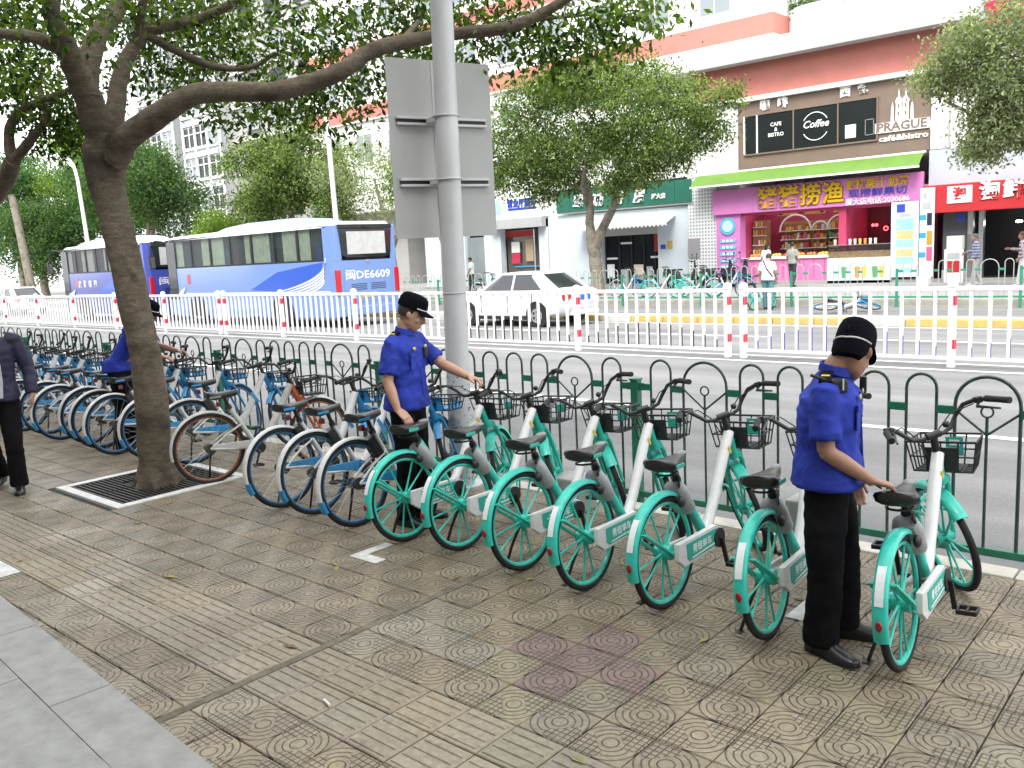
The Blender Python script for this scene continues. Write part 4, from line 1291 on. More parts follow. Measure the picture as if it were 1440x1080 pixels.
def figure(name, label, loc, az, J, cl, k=1.0, vox=.011, fine=True, group=None, cap=None, sleeve='short', wr=.006):
    """J: joints in local axes (x forward, y left, z up); cl: dict of materials"""
    t = thing(name, label, 'person', loc, az, group)
    g = lambda n_: Vector(J[n_])
    seed = abs(hash_(label)) % 50
    # ---- trousers
    m = MB(); pel = g('pelvis')
    m.loft([torso_ring(pel + Vector((0, 0, z)), rx, ry) for z, rx, ry in ((-.1, .085, .13), (-.04, .098, .142), (.04, .096, .138), (.1, .085, .125))])
    for s in 'LR':
        h, kn, an = g('hip' + s), g('knee' + s), g('ankle' + s)
        mid = (h + kn) / 2; cal = (kn + an) / 2
        m.tube([h + Vector((0, 0, .06)), h - Vector((0, 0, .04)), mid, kn, cal, an + Vector((0, 0, .03)), an - Vector((0, 0, .025))],
               [x * cl.get('leg', 1.0) for x in (.07, .083, .082, .068, .066, .066, .068)], 16)
    me = remeshed(m, vox, 4, 'trousers')
    wrinkle(me, wr * 1.3, 9, seed)
    me.materials.append(cl['trousers']); put('trousers', me, t)
    # ---- shirt
    m = MB(); ch, nk = g('chest'), g('neck')
    W = cl.get('wide', 1.0)
    wst = pel.lerp(ch, .4)
    hem = pel + Vector((0, 0, -.05))
    rr = [(hem, .138 * W, .183 * W), (pel + Vector((0, 0, .06)), .126 * W, .168 * W), (wst, .116 * W, .152 * W), (ch, .12 * W, .164 * W), (ch + (nk - ch) * .4, .113 * W, .168 * W),
          (ch + (nk - ch) * .66, .092, .145), (ch + (nk - ch) * .84, .07, .09), (ch + (nk - ch) * .95, .056, .062), (nk + Vector((.004, 0, .01)), .053, .055)]
    m.loft([torso_ring(c, a, b) for c, a, b in rr])
    for s in 'LR':
        sh, el, wrs = g('sh' + s), g('el' + s), g('wr' + s)
        if sleeve == 'short':
            e = sh.lerp(el, .82)
            m.tube([sh + (nk - sh) * .35, sh, sh.lerp(el, .35), e], [.052, .063, .061, .067], 14)
        else:
            m.tube([sh + (nk - sh) * .35, sh, sh.lerp(el, .4), el, el.lerp(wrs, .5), el.lerp(wrs, .93)], [.056, .066, .064, .058, .05, .045], 14)
    me = remeshed(m, vox, 4, 'shirt')
    wrinkle(me, wr * 1.7, 10, seed + 3)
    me.materials.append(cl['shirt'])
    shirt = put('jacket' if sleeve == 'long' else 'shirt', me, t)
    if fine:
        cb = MB(); c0 = nk + Vector((.006, 0, .012))
        cb.loft([torso_ring(c0 + Vector((0, 0, z)), r * 1.0, r * 1.05, 20, -.25) for z, r in ((-.022, .071), (.014, .062), (.016, .056), (-.02, .06))])
        cb.build('collar', cl['shirt'], shirt, smooth=True)
    # ---- body (skin)
    m = MB(); hd = g('head')
    yaw, pit = J.get('yaw', 0), J.get('pitch', 0)
    Rh = Matrix.Rotation(yaw, 3, 'Z') @ Matrix.Rotation(pit, 3, 'Y')
    H = lambda x, y, z: hd + Rh @ Vector((x, y, z)) * k
    secs = [(-.112, .03, .035, .028), (-.1, .028, .055, .045), (-.07, .018, .072, .06), (-.035, .008, .085, .067), (0, .0, .094, .073), (.04, -.004, .096, .075), (.08, -.006, .082, .066), (.105, -.008, .055, .045), (.118, -.008, .02, .018)]
    m.loft([[H(cxo + cos(2 * pi * q / 20) * rx, sin(2 * pi * q / 20) * ry, z) for q in range(20)] for z, cxo, rx, ry in secs])
    m.tube([H(.088, 0, .012), H(.105, 0, -.012), H(.112, 0, -.03), H(.098, 0, -.042)], [.008, .012, .0145, .01], 8)
    m.ball(H(.083, 0, -.066), (.018, .024, .008), 10, 6); m.ball(H(.081, 0, -.079), (.017, .02, .008), 10, 6); m.ball(H(.07, 0, -.104), (.02, .022, .014), 10, 6)
    m.tube([H(.086, -.04, .032), H(.094, 0, .03), H(.086, .04, .032)], [.009, .011, .009], 8)
    for s in (-1, 1):
        m.ball(H(-.012, s * .074, -.01), (.018, .009, .03), 10, 6); m.ball(H(.062, s * .04, -.03), (.022, .022, .02), 8, 6)
    m.tube([nk + (hd - nk) * .55 + Rh @ Vector((-.02, 0, 0)), nk, ch + (nk - ch) * .6], [.052, .056, .08], 14)
    m.tube([pel, wst, ch, ch + (nk - ch) * .7], [.09, .09, .1, .07], 12)
    for s in 'LR':
        m.tube([pel, g('hip' + s), g('knee' + s), g('ankle' + s)], [.07, .066, .045, .035], 10)
        sh, el, wrs = g('sh' + s), g('el' + s), g('wr' + s)
        m.tube([ch + (nk - ch) * .5, sh, sh.lerp(el, .5), el], [.05, .05, .044, .038], 12)
        m.tube([sh.lerp(el, .9), el, el.lerp(wrs, .35), el.lerp(wrs, .8), wrs, wrs + (wrs - el).normalized() * .012], [.037, .037, .039, .03, .0245, .024], 12)
        hdir = Vector(J['hd' + s]); pn = Vector(J['pn' + s])
        hand(m, wrs, hdir, pn, J.get('th' + s, 1 if s == 'R' else -1), J.get('cu' + s, .45), k)
    me = remeshed(m, .0064 if fine else vox * .8, 3 if fine else 2, 'body')
    me.materials.append(cl['skin'])
    body = put('body', me, t)
    # ---- hair, eyes
    hm = MB()
    hsec = [(-.03, -.03, .06, .071), (0, -.022, .077, .079), (.04, -.012, .092, .081), (.08, -.01, .088, .073), (.108, -.01, .062, .052), (.124, -.01, .02, .018)]
    if cl.get('long_hair'): hsec = [(-.16, -.05, .045, .06), (-.09, -.045, .058, .072)] + hsec
    hm.loft([[H(cxo + cos(2 * pi * q / 20) * rx, sin(2 * pi * q / 20) * ry, z) for q in range(20)] for z, cxo, rx, ry in hsec])
    hm.build('hair', cl.get('hair', M_HAIR), body, smooth=True)
    if fine:
        for s in (-1, 1):
            MB().ball(H(.0835, s * .031, .008), (.006, .013, .0055), 10, 6).build('eye', M_HAIR, body, smooth=True)
            MB().tube([H(.09, s * .015, .03), H(.092, s * .032, .034), H(.082, s * .05, .028)], [.004, .005, .003], 6).build('eyebrow', M_HAIR, body, smooth=True)
        MB().tube([H(.098, -.02, -.072), H(.103, 0, -.071), H(.098, .02, -.072)], .0028, 5).build('mouth', mat('lips', (.27, .1, .08), .5), body, smooth=True)
    # ---- shoes
    for s in 'LR':
        sm = MB(); a = g('ankle' + s); d = Vector(J['toe' + s])
        shoe(sm, (a.x, a.y, a.z - .075), d)
        so = sm.build('shoe', cl['shoe'], t, smooth=True, angle=60)
    # ---- cap
    if cap:
        cm = MB()
        csec = [(.034, .106, .084), (.06, .107, .085), (.095, .104, .083), (.122, .094, .075), (.138, .07, .056), (.145, .03, .025)]
        cm.loft([[H(-.006 + cos(2 * pi * q / 28) * rx, sin(2 * pi * q / 28) * ry, z + .0 * cos(2 * pi * q / 28)) for q in range(28)] for z, rx, ry in csec])
        if cap == 'back':     # deep back of the cap, seen from behind
            cm.loft([[H(cc + cos(2 * pi * q / 28) * rx, sin(2 * pi * q / 28) * ry, z) for q in range(28)] for z, cc, rx, ry in ((-.065, -.055, .04, .062), (-.04, -.05, .055, .074), (.0, -.035, .074, .08), (.036, -.006, .105, .083))])
        co = cm.build('cap', M_CAP, t, smooth=True, angle=50)
        br = MB(); top, bot = [], []
        n_ = 16
        for lay, off in ((top, .004), (bot, -.003)):
            for r0 in (0, 1):
                for q in range(n_ + 1):
                    a = -1.15 + 2.3 * q / n_
                    ext = r0 * .062 * cos(a * .95) ** .6
                    lay.append(H(-.006 + cos(a) * .105 + ext, sin(a) * (.083 + ext * .12), .044 + off - r0 * (.016 + .012 * (1 - cos(a)) * 0) - .012 * abs(sin(a)) * r0))
        vs = top + bot; N_ = n_ + 1; fs = []
        for q in range(n_):
            fs += [(q, q + 1, N_ + q + 1, N_ + q), (2 * N_ + q + 1, 2 * N_ + q, 3 * N_ + q, 3 * N_ + q + 1), (N_ + q, N_ + q + 1, 3 * N_ + q + 1, 3 * N_ + q)]
        br.add(vs, fs); br.build('peak', M_CAP, co, smooth=True)
        bd = MB()
        if cap == 'back': rng, zz, rr_ = (pi - 1.3, pi + 1.3), .02, (.1075, .086)
        else: rng, zz, rr_ = (-1.2, 1.2), .052, (.109, .0865)
        pts = []
        for q in range(25):
            a = rng[0] + (rng[1] - rng[0]) * q / 24
            pts.append(H(-.006 + cos(a) * rr_[0], sin(a) * rr_[1], zz - (.016 * (1 - abs(a - pi) / 1.25) if cap == 'back' else 0)))
        bd.tube(pts, .0042, 6); bd.build('braid', M_BRAID, co, smooth=True)
        if cap == 'back':
            MB().ball(H(-.112, 0, .05), (.004, .02, .014), 8, 6).build('strap_gap', M_TROU, co, smooth=True)
    return t, shirt, H

def hash_(s):
    v = 7
    for ch in s: v = (v * 31 + ord(ch)) % 100003
    return v

OFF = dict(trousers=M_TROU, shirt=M_UNI, skin=M_SKIN_D, shoe=M_SHOE)
def uniform(t, shirt, J, radio_side):
    nk, ch = Vector(J['neck']), Vector(J['chest'])
    for s, y in (('L', 1), ('R', -1)):
        sh = Vector(J['sh' + s])
        p = sh + Vector((0, -y * .04, .066))
        e = MB().box(p, (.055, .1, .012), Matrix.Rotation(-y * .35, 3, 'X')).build('epaulette', M_TROU, shirt, bevel=.003)
        for q in (-.02, .015): MB().box(p + Vector((0, y * q, .0085 - abs(q) * .1)), (.035, .012, .006), Matrix.Rotation(-y * .35, 3, 'X')).build('badge_bar', M_YBADGE, e)
    Wd = 1.14 if radio_side < 0 else 1.06
    x = ch.x + .121 * Wd
    MB().ball((x + .002, -.085, ch.z + .09), (.006, .022, .013), 10, 6).build('badge', M_YBADGE, shirt, smooth=True)
    MB().ball((x + .002, .085, ch.z + .09), (.006, .022, .013), 10, 6).build('badge', M_YBADGE, shirt, smooth=True)
    for y in (-.09, .09):
        MB().box((x - .004, y, ch.z + .045), (.01, .085, .028)).build('pocket_flap', M_UNI, shirt, bevel=.004)
        MB().box((x - .008, y, ch.z - .01), (.008, .08, .09)).build('pocket', M_UNI, shirt, bevel=.004)
    MB().bar((ch.x + .118 * Wd, 0, ch.z + .1), (J['pelvis'][0] + .133 * Wd, 0, J['pelvis'][2] - .03), .028, .006, (1, 0, 0)).build('placket', M_UNI, shirt, bevel=.002)
    for q in range(5):
        z = ch.z + .08 - q * .09
        MB().ball((ch.x + .126 * Wd, 0, z), (.003, .006, .006), 8, 4).build('button', M_NAVY, shirt, smooth=True)

# --- officer bending to a saddle
J1 = dict(pelvis=(0, 0, .85), chest=(.0, 0, 1.12), neck=(.02, 0, 1.315), head=(.1, .045, 1.395), yaw=1.3, pitch=.68,
          hipL=(0, .085, .8), hipR=(0, -.085, .8), kneeL=(.06, .11, .44), kneeR=(.0, -.11, .44), ankleL=(.06, .12, .075), ankleR=(-.02, -.1, .075), toeL=(.95, .1, 0), toeR=(.8, -.5, 0),
          shR=(.0, -.155, 1.235), elR=(.01, -.205, .985), wrR=(.19, -.12, .845), hdR=(.85, .45, -.28), pnR=(.25, .15, -1), cuR=.55,
          shL=(.02, .155, 1.235), elL=(.0, .25, .98), wrL=(.08, .24, .76), hdL=(.3, 0, -.95), pnL=(.2, -.6, -.7), cuL=.5)
o1, s1, H1 = figure('person', 'officer in blue uniform and black cap, back turned, gripping a teal bicycle saddle', (-1.51, 3.87, 0), radians(16), J1, dict(OFF, wide=1.14, leg=1.14), cap='back', wr=.0085)
uniform(o1, s1, J1, -1)
rd = MB(); rd.box((.05, -.125, 1.265), (.075, .05, .062), Matrix.Rotation(.5, 3, 'Z')); ro = rd.build('radio_microphone', M_BLK, s1, bevel=.012)
MB().tube([(.02, -.14, 1.285), (-.06, -.16, 1.315)], .007, 8).build('antenna', M_BLK, ro, smooth=True)
MB().tube([(.075, -.152, 1.30), (.075, -.156, 1.25)], .0035, 6).build('clip', M_BRAID, ro)
MB().box((.14, .11, 1.235), (.03, .045, .075)).build('radio', M_BLK, s1, bevel=.006)

# --- officer at the lamp post
J2 = dict(pelvis=(0, 0, .90), chest=(.0, 0, 1.19), neck=(.015, 0, 1.395), head=(.07, .01, 1.52), yaw=.42, pitch=.42,
          hipL=(0, .085, .87), hipR=(0, -.085, .87), kneeL=(.02, .1, .48), kneeR=(.02, -.1, .48), ankleL=(0, .11, .075), ankleR=(-.02, -.1, .075), toeL=(1, .15, 0), toeR=(1, -.2, 0),
          shR=(-.01, -.158, 1.315), elR=(-.02, -.225, 1.07), wrR=(.06, -.255, .875), hdR=(.75, -.05, -.55), pnR=(.3, .1, -.9), cuR=.5,
          shL=(.01, .158, 1.315), elL=(.21, .17, 1.14), wrL=(.46, .07, 1.06), hdL=(.95, -.1, -.2), pnL=(-.1, -.25, -1), cuL=.75)
o2, s2, H2 = figure('person', 'officer in blue uniform and black peaked cap standing at the lamp post holding a handlebar', (-4.66, 4.13, 0), radians(20), J2, dict(OFF, skin=M_SKIN, wide=1.06), cap='front', wr=.0085)
uniform(o2, s2, J2, 1)
MB().box((.135, .06, 1.24), (.03, .05, .075)).build('radio', M_BLK, s2, bevel=.006)

# --- officer half hidden by the tree
J3 = dict(J2, wrL=(.36, .2, 1.0), elL=(.14, .23, 1.1), hdL=(.9, 0, -.2), wrR=(.3, -.17, .99), elR=(.06, -.24, 1.06), hdR=(.9, .1, -.2), pitch=.5)
J3.update(pelvis=(-.02, 0, .9), chest=(.16, 0, 1.16), neck=(.27, 0, 1.36), head=(.37, 0, 1.46), shL=(.2, .16, 1.29), shR=(.2, -.16, 1.29), elL=(.36, .22, 1.08), elR=(.3, -.22, 1.07), wrL=(.58, .16, 1.02), wrR=(.52, -.16, 1.0), yaw=0.0)
o3, s3, H3 = figure('person', 'officer in blue uniform and cap half hidden behind the leaning tree trunk', (-9.42, 4.25, 0), radians(42), J3, OFF, cap='front', wr=.0085)

# --- walker cut by the picture edge
J4 = dict(pelvis=(0, 0, .88), chest=(.0, 0, 1.2), neck=(.02, 0, 1.43), head=(.05, 0, 1.56), yaw=0, pitch=.05,
          hipL=(0, .09, .86), hipR=(0, -.09, .86), kneeL=(.1, .1, .47), kneeR=(.03, -.1, .46), ankleL=(.08, .1, .075), ankleR=(-.25, -.1, .11), toeL=(1, .1, 0), toeR=(1, -.1, 0),
          shR=(-.01, -.19, 1.36), elR=(.02, -.25, 1.09), wrR=(.16, -.24, .87), hdR=(.4, .1, -.9), pnR=(0, 1, -.1), cuR=.35,
          shL=(-.01, .19, 1.36), elL=(-.04, .27, 1.1), wrL=(.06, .29, .86), hdL=(.25, -.05, -1), pnL=(0, -1, 0), cuL=.4)
NAV = dict(trousers=M_TROU, shirt=M_NAVY, skin=M_SKIN_D, shoe=M_SHOE, wide=1.06, leg=1.08)
o4, s4, H4 = figure('person', 'pedestrian in navy jacket and black trousers walking past the tree grate', (-8.56, 2.74, 0), radians(-28), J4, NAV, sleeve='long', wr=.008, vox=.012)
fr = MB()
fr.loft([[Vector((.148 + .0 * z, y, z)) for y in (-w_, -w_ * .5, 0, w_ * .5, w_)] + [Vector((.1, y, z)) for y in (w_, 0, -w_)] for z, w_ in ((.86, .075), (1.0, .085), (1.15, .085), (1.3, .06), (1.41, .025))])
fr.build('undershirt', M_SHIRTGREY, s4, smooth=True)
# ================================================================ VEHICLES
M_CARWHITE = mat('white_car_paint', (.6, .6, .61), .22, coat=.6, var=.05, scale=3)
M_GLASSD = mat('dark_glass', (.02, .024, .028), .06, spec=.7)
M_BUSGLASS = mat('coach_glass', (.05, .06, .06), .05, spec=.6, alpha=.25)
M_INT = mat('coach_interior', (.05, .06, .07), .8)
M_CURT = mat('pale_green_curtain', (.48, .6, .45), .85, var=.18, scale=4)
M_CURTW = mat('white_curtain', (.5, .5, .48), .85, var=.15, scale=4)
M_CHROME = mat('bright_metal', (.6, .6, .62), .25, metal=.9)
M_BUSBLUE = mat('coach_blue', (.17, .27, .55), .25, coat=.5)
M_BUSBLUE_D = mat('coach_deep_blue', (.03, .1, .5), .28, coat=.5)
M_BUSVIO = mat('coach_violet_blue', (.06, .08, .36), .3, coat=.5)
M_BUSWHITE = mat('coach_white', (.74, .74, .76), .3, coat=.4)
M_TAIL = mat('red_lamp_lens', (.5, .01, .02), .15, coat=.5)

def vwheel(parent, x, y, z, R, w, sgn, rimm=None):
    o = MB().ring((x, y, z), R * .78, R * .22, 'y', 28, 8, flat=w / (R * .44)).build('wheel', M_TYRE, parent, smooth=True)
    m = MB(); m.cyl((x, y - sgn * w * .1, z), (x, y + sgn * w * .42, z), R * .62, 20)
    r = m.build('rim', rimm or M_CHROME, o, smooth=True)
    h = MB()
    for k in range(5):
        a = 2 * pi * k / 5
        h.cyl((x + cos(a) * R * .36, y + sgn * w * .425, z + sin(a) * R * .36), (x + cos(a) * R * .36, y + sgn * w * .445, z + sin(a) * R * .36), R * .12, 8)
    h.build('rim_holes', M_TYRE, o)['kind'] = 'stuff'

def coach(label, x_rear, x_front, y0, paint, dark, num, curtain):
    """stands along the street, nose towards -X; near side is y0"""
    L = x_rear - x_front
    t = thing('coach', label, 'bus', (x_rear, y0, -.12))
    W, ZB, ZW0, ZW1, ZT = 2.5, .32, 2.02, 3.08, 3.2
    # body shell as rings along x (local x runs to negative = forward)
    def ring(x, z0, z1, ins, top):
        r = .16
        pts = [(ins, z0), (ins, z1 - r - top), (ins + .05, z1 - r * .45 - top * .5), (ins + .17, z1), (W - ins - .17, z1), (W - ins - .05, z1 - r * .45 - top * .5), (W - ins, z1 - r - top), (W - ins, z0)]
        return [Vector((x, y, z)) for y, z in pts]
    low = MB()
    def lring(x, ins, z0=ZB): return [Vector((x, y, z)) for y, z in ((ins + .03, z0), (ins, z0 + .25), (ins, ZW0), (W - ins, ZW0), (W - ins, z0 + .25), (W - ins - .03, z0))]
    low.loft([lring(-.0, .10), lring(-.08, .03), lring(-.25, 0), lring(-L + .5, 0), lring(-L + .12, .1), lring(-L, .28)])
    low.build('lower_body', paint, t, smooth=True, angle=35)
    # upper structure: roof, corner pillars
    rf = MB(); rf.loft([ring(-.06, ZW1 - .02, ZT - .12, .1, .0), ring(-.3, ZW1 - .06, ZT, .0, .0), ring(-L * .5, ZW1 - .06, ZT + .02, 0, 0), ring(-L + .6, ZW1 - .06, ZT - .03, 0, 0), ring(-L + .15, ZW1 - .1, ZT - .2, .1, 0)])
    rf.build('roof', M_BUSWHITE, t, smooth=True, angle=50)
    ac = MB(); ac.loft([[Vector((x, y, z)) for y, z in ((.35, ZT - .02), (.45, ZT - .02 + h * .7), (.7, ZT - .02 + h), (W - .7, ZT - .02 + h), (W - .45, ZT - .02 + h * .7), (W - .35, ZT - .02))] for x, h in ((-1.9, .02), (-2.1, .2), (-2.8, .27), (-5.4, .27), (-6.6, .2), (-7.2, .03))])
    ac.build('roof_unit', M_BUSWHITE if paint is M_BUSVIO else M_BUSBLUE, t, smooth=True, angle=60)
    pl = MB(); pl.loft([[Vector((x, y, z)) for x, y in ((-.02, .06), (-.3, .0), (-.52, .0), (-.52, .05), (-.02, .3))] for z in (ZW0 - .01, ZW1)])
    pl.build('corner_pillar', paint, t, bevel=.02)
    pl = MB(); pl.loft([[Vector((x, W - y, z)) for x, y in ((-.02, .06), (-.3, .0), (-.52, .0), (-.52, .05), (-.02, .3))] for z in (ZW0 - .01, ZW1)])
    pl.build('corner_pillar', paint, t, bevel=.02)
    MB().bx(-L + .3, -.25, .12, W - .12, ZW0, ZW1).build('cabin', M_INT, t)
    # side glazing: pillars, curtains, panes
    n = 7
    x0 = -.55; seg = (L - 1.35) / n
    for i in range(n):
        a = x0 - i * seg; b = a - seg
        MB().bx(b - .045, b + .045, .005, .1, ZW0, ZW1).build('window_pillar', M_BLK, t)
        for f0, f1 in (((.05, .38),), ((.3, .95),), ((.05, .75),), ((.5, 1.0),), ((.05, .8),), ((.55, .97),), ((.5, .95),))[i]if False else (((.04, .35 + .3 * ((i * 5) % 3) / 2),) if i % 2 else ((.55 - .15 * (i % 3), .97),)):
            m = MB(); k = 9
            for q in range(k):
                u0, u1 = a - seg * (f0 + (f1 - f0) * q / k), a - seg * (f0 + (f1 - f0) * (q + 1) / k)
                yy0, yy1 = (.07, .095) if q % 2 else (.095, .07)
                m.add([(u0, yy0, ZW0 + .06), (u1, yy1, ZW0 + .06), (u1, yy1, ZW1 - .06), (u0, yy0, ZW1 - .06)], [(0, 1, 2, 3)])
            m.build('curtain', curtain, t, smooth=True)
        if not i % 2:
            MB().bx(a - seg * .35, a - seg * .12, .1, .118, ZW0 + .05, ZW0 + .55).build('seat_back', mat('seat_blue', (.03, .08, .16), .8), t)
        MB().bx(b + .05, a - .05, .018, .024, ZW0 + .03, ZW1 - .03).build('window', M_BUSGLASS, t)
    MB().bx(-L + .3, -.5, .006, .03, ZW0 - .01, ZW0 + .045).build('window_sill', M_BLK, t)
    MB().bx(-L + .3, -.5, .006, .03, ZW1 - .05, ZW1 - .001).build('window_header', M_BLK, t)
    # nose: windscreen, door glass, lamp, mirror
    ws = MB(); ws.loft([[Vector((x, y, z)) for x, y in ((-L + .34, .01), (-L + .12, .1), (-L + .02, .32), (-L + .02, W - .32), (-L + .12, W - .1), (-L + .34, W - .01))] for z in (1.2, ZW1 - .05)])
    ws.build('windscreen', M_GLASSD, t, smooth=True)
    MB().bx(-L + .35, -L + .95, -.012, .02, .9, ZW1 - .1).build('driver_door_glass', M_GLASSD, t, bevel=.02)
    hl = MB(); hl.poly([(-L + .95, -.008, 1.0), (-L + 1.3, -.008, 1.12), (-L + 1.5, -.008, 1.35), (-L + 1.2, -.008, 1.25), (-L + .98, -.008, 1.12)], .01, (0, -1, 0)); hl.build('side_lamp', M_BUSWHITE, t)
    mr = MB(); mr.tube([(-L + .2, .2, ZW1 - .1), (-L - .25, -.1, ZW1), (-L - .55, -.15, ZW1 - .2), (-L - .55, -.15, 2.4)], .04, 8); mr.box((-L - .55, -.15, 2.3), (.12, .22, .5))
    mr.build('mirror', M_BLK, t, smooth=True)
    MB().box((-L - .49, -.15, 2.3), (.008, .17, .42)).build('mirror_face', M_CHROME, t)
    # wheel arches, wheels, skirt lines
    for wx in (-2.85, -L + 2.2):
        m = MB(); pts = [(wx + .62, ZB - .02)] + [(wx + .6 * cos(pi * q / 12), .5 + .56 * sin(pi * q / 12)) for q in range(13)] + [(wx - .62, ZB - .02)]
        m.poly([(x, -.004, z) for x, z in pts], .05, (0, 1, 0)); m.build('wheel_arch', M_BLK, t)
        vwheel(t, wx, .12, .5, .5, .28, -1); vwheel(t, wx, W - .16, .5, .5, .28, 1)
    for q in range(4):
        xx = -3.9 - q * (L - 6.6) / 4
        MB().bx(xx - (L - 6.6) / 4 + .03, xx - .03, -.006, .01, .5, 1.05).build('locker_panel', paint, t, bevel=.006)
    MB().bx(-L + 1.5, -.3, -.004, .01, 1.1, 1.125).build('trim_strip', M_BUSWHITE, t)
    # livery sweep on the flank
    sw = MB(); sw.poly([(-.55, -.003, 2.0), (-1.6, -.003, 1.9), (-3.0, -.003, 1.75), (-4.6, -.003, 1.2), (-3.2, -.003, 1.15), (-1.6, -.003, 1.35), (-.7, -.003, 1.75)], .004, (0, 1, 0)); sw.build('livery_panel', dark, t)
    for q in range(5):
        m = MB(); pts = []
        for u in range(13):
            s = u / 12
            pts.append((-.42 - .03 * q - (2.6 - .33 * q) * s ** 1.5, -.007, 2.12 - .14 * q - (1.0 - .11 * q) * s ** .55))
        wd = [.008 + .022 * sin(pi * min(1, .15 + u / 13)) for u in range(13)]
        up_, dn_ = [], []
        for u in range(13):
            p0, p1 = Vector(pts[max(0, u - 1)]), Vector(pts[min(12, u + 1)])
            d_ = (p1 - p0).normalized(); nv = Vector((-d_.z, 0, d_.x))
            up_.append(Vector(pts[u]) + nv * wd[u]); dn_.append(Vector(pts[u]) - nv * wd[u])
        m.loft([up_, dn_], caps=False, closed=False); m.build('livery_stripe', M_BUSWHITE, t)
    MB().box((-L + 1.75, -.006, 1.62), (.2, .006, .34)).build('emblem', M_TAIL, t)
    # tail
    rw = MB(); rw.poly([(.012, .22, 2.95), (.012, .3, 2.18), (.012, .5, 2.1), (.012, W - .5, 2.1), (.012, W - .3, 2.18), (.012, W - .22, 2.95)], .03, (-1, 0, 0)); rw.build('rear_window', M_GLASSD, t, bevel=.01)
    MB().bx(.0135, .018, .5, W - .5, 2.2, 2.88).build('rear_curtain', M_CURTW, t)
    MB().bx(-.1, .02, .2, W - .2, 2.96, 3.1).build('rear_header', M_BLK, t, bevel=.02)
    MB().bx(.02, .06, W / 2 - .1, W / 2 + .1, 3.0, 3.06).build('camera_lamp', M_BLK, t)
    for y in (.1, W - .1):
        MB().bx(-.05, .022, y - .09, y + .09, 1.0, 1.75).build('tail_lamp', M_TAIL, t, bevel=.02)
    ed = MB(); ed.poly([(.004, .3, 1.78), (.004, W / 2, 1.9), (.004, W - .3, 1.78), (.004, W - .34, .75), (.004, .34, .75)], .006, (1, 0, 0)); eo = ed.build('engine_lid', paint, t)
    Mt = Matrix.Translation((.013, W / 2, 1.56)) @ Matrix.Rotation(pi / 2, 4, 'Z') @ Matrix.Rotation(pi / 2, 4, 'X')
    text('plate_number', num, .33, M_BUSWHITE, eo, Mt, .004, .005, width=1.75)
    for q in range(4):
        for sd in (-1, 1): MB().bx(.0102, .014, W / 2 + sd * .38 - .3, W / 2 + sd * .38 + .3, 1.12 + q * .055, 1.14 + q * .055).build('vent_slot', M_BLK, eo)
    MB().bx(.012, .018, W / 2 - .3, W / 2 + .3, .88, 1.02).build('number_plate', mat('yellow_plate', (.6, .42, .03), .5), eo)
    MB().bx(-.05, .05, .05, W - .05, .34, .62).build('bumper', paint, t, bevel=.03)
    Mt = Matrix.Translation((.013, W / 2, 1.98)) @ Matrix.Rotation(pi / 2, 4, 'Z') @ Matrix.Rotation(pi / 2, 4, 'X')
    MB().box((.012, W / 2, 1.99), (.01, .16, .08)).build('badge', M_CHROME, t)
    return t
cA = coach('blue coach with white sweeping stripes and the number DE6609 on its tail', -21.2, -31.5, 16.3, M_BUSBLUE, M_BUSBLUE_D, '闽DE6609', M_CURT)
cB = coach('violet-blue coach with white curtains waiting ahead of the DE6609 coach', -32.7, -40.9, 16.3, M_BUSVIO, M_BUSBLUE_D, '闽D055', M_CURTW)
for q, ch in enumerate('旅游客运'):
    text('lettering', ch, .3, M_BUSWHITE, cB, Matrix.Translation((-6.2 + q * .5, -.012, 1.55)) @ Matrix.Rotation(pi / 2, 4, 'X'), .004, .01)

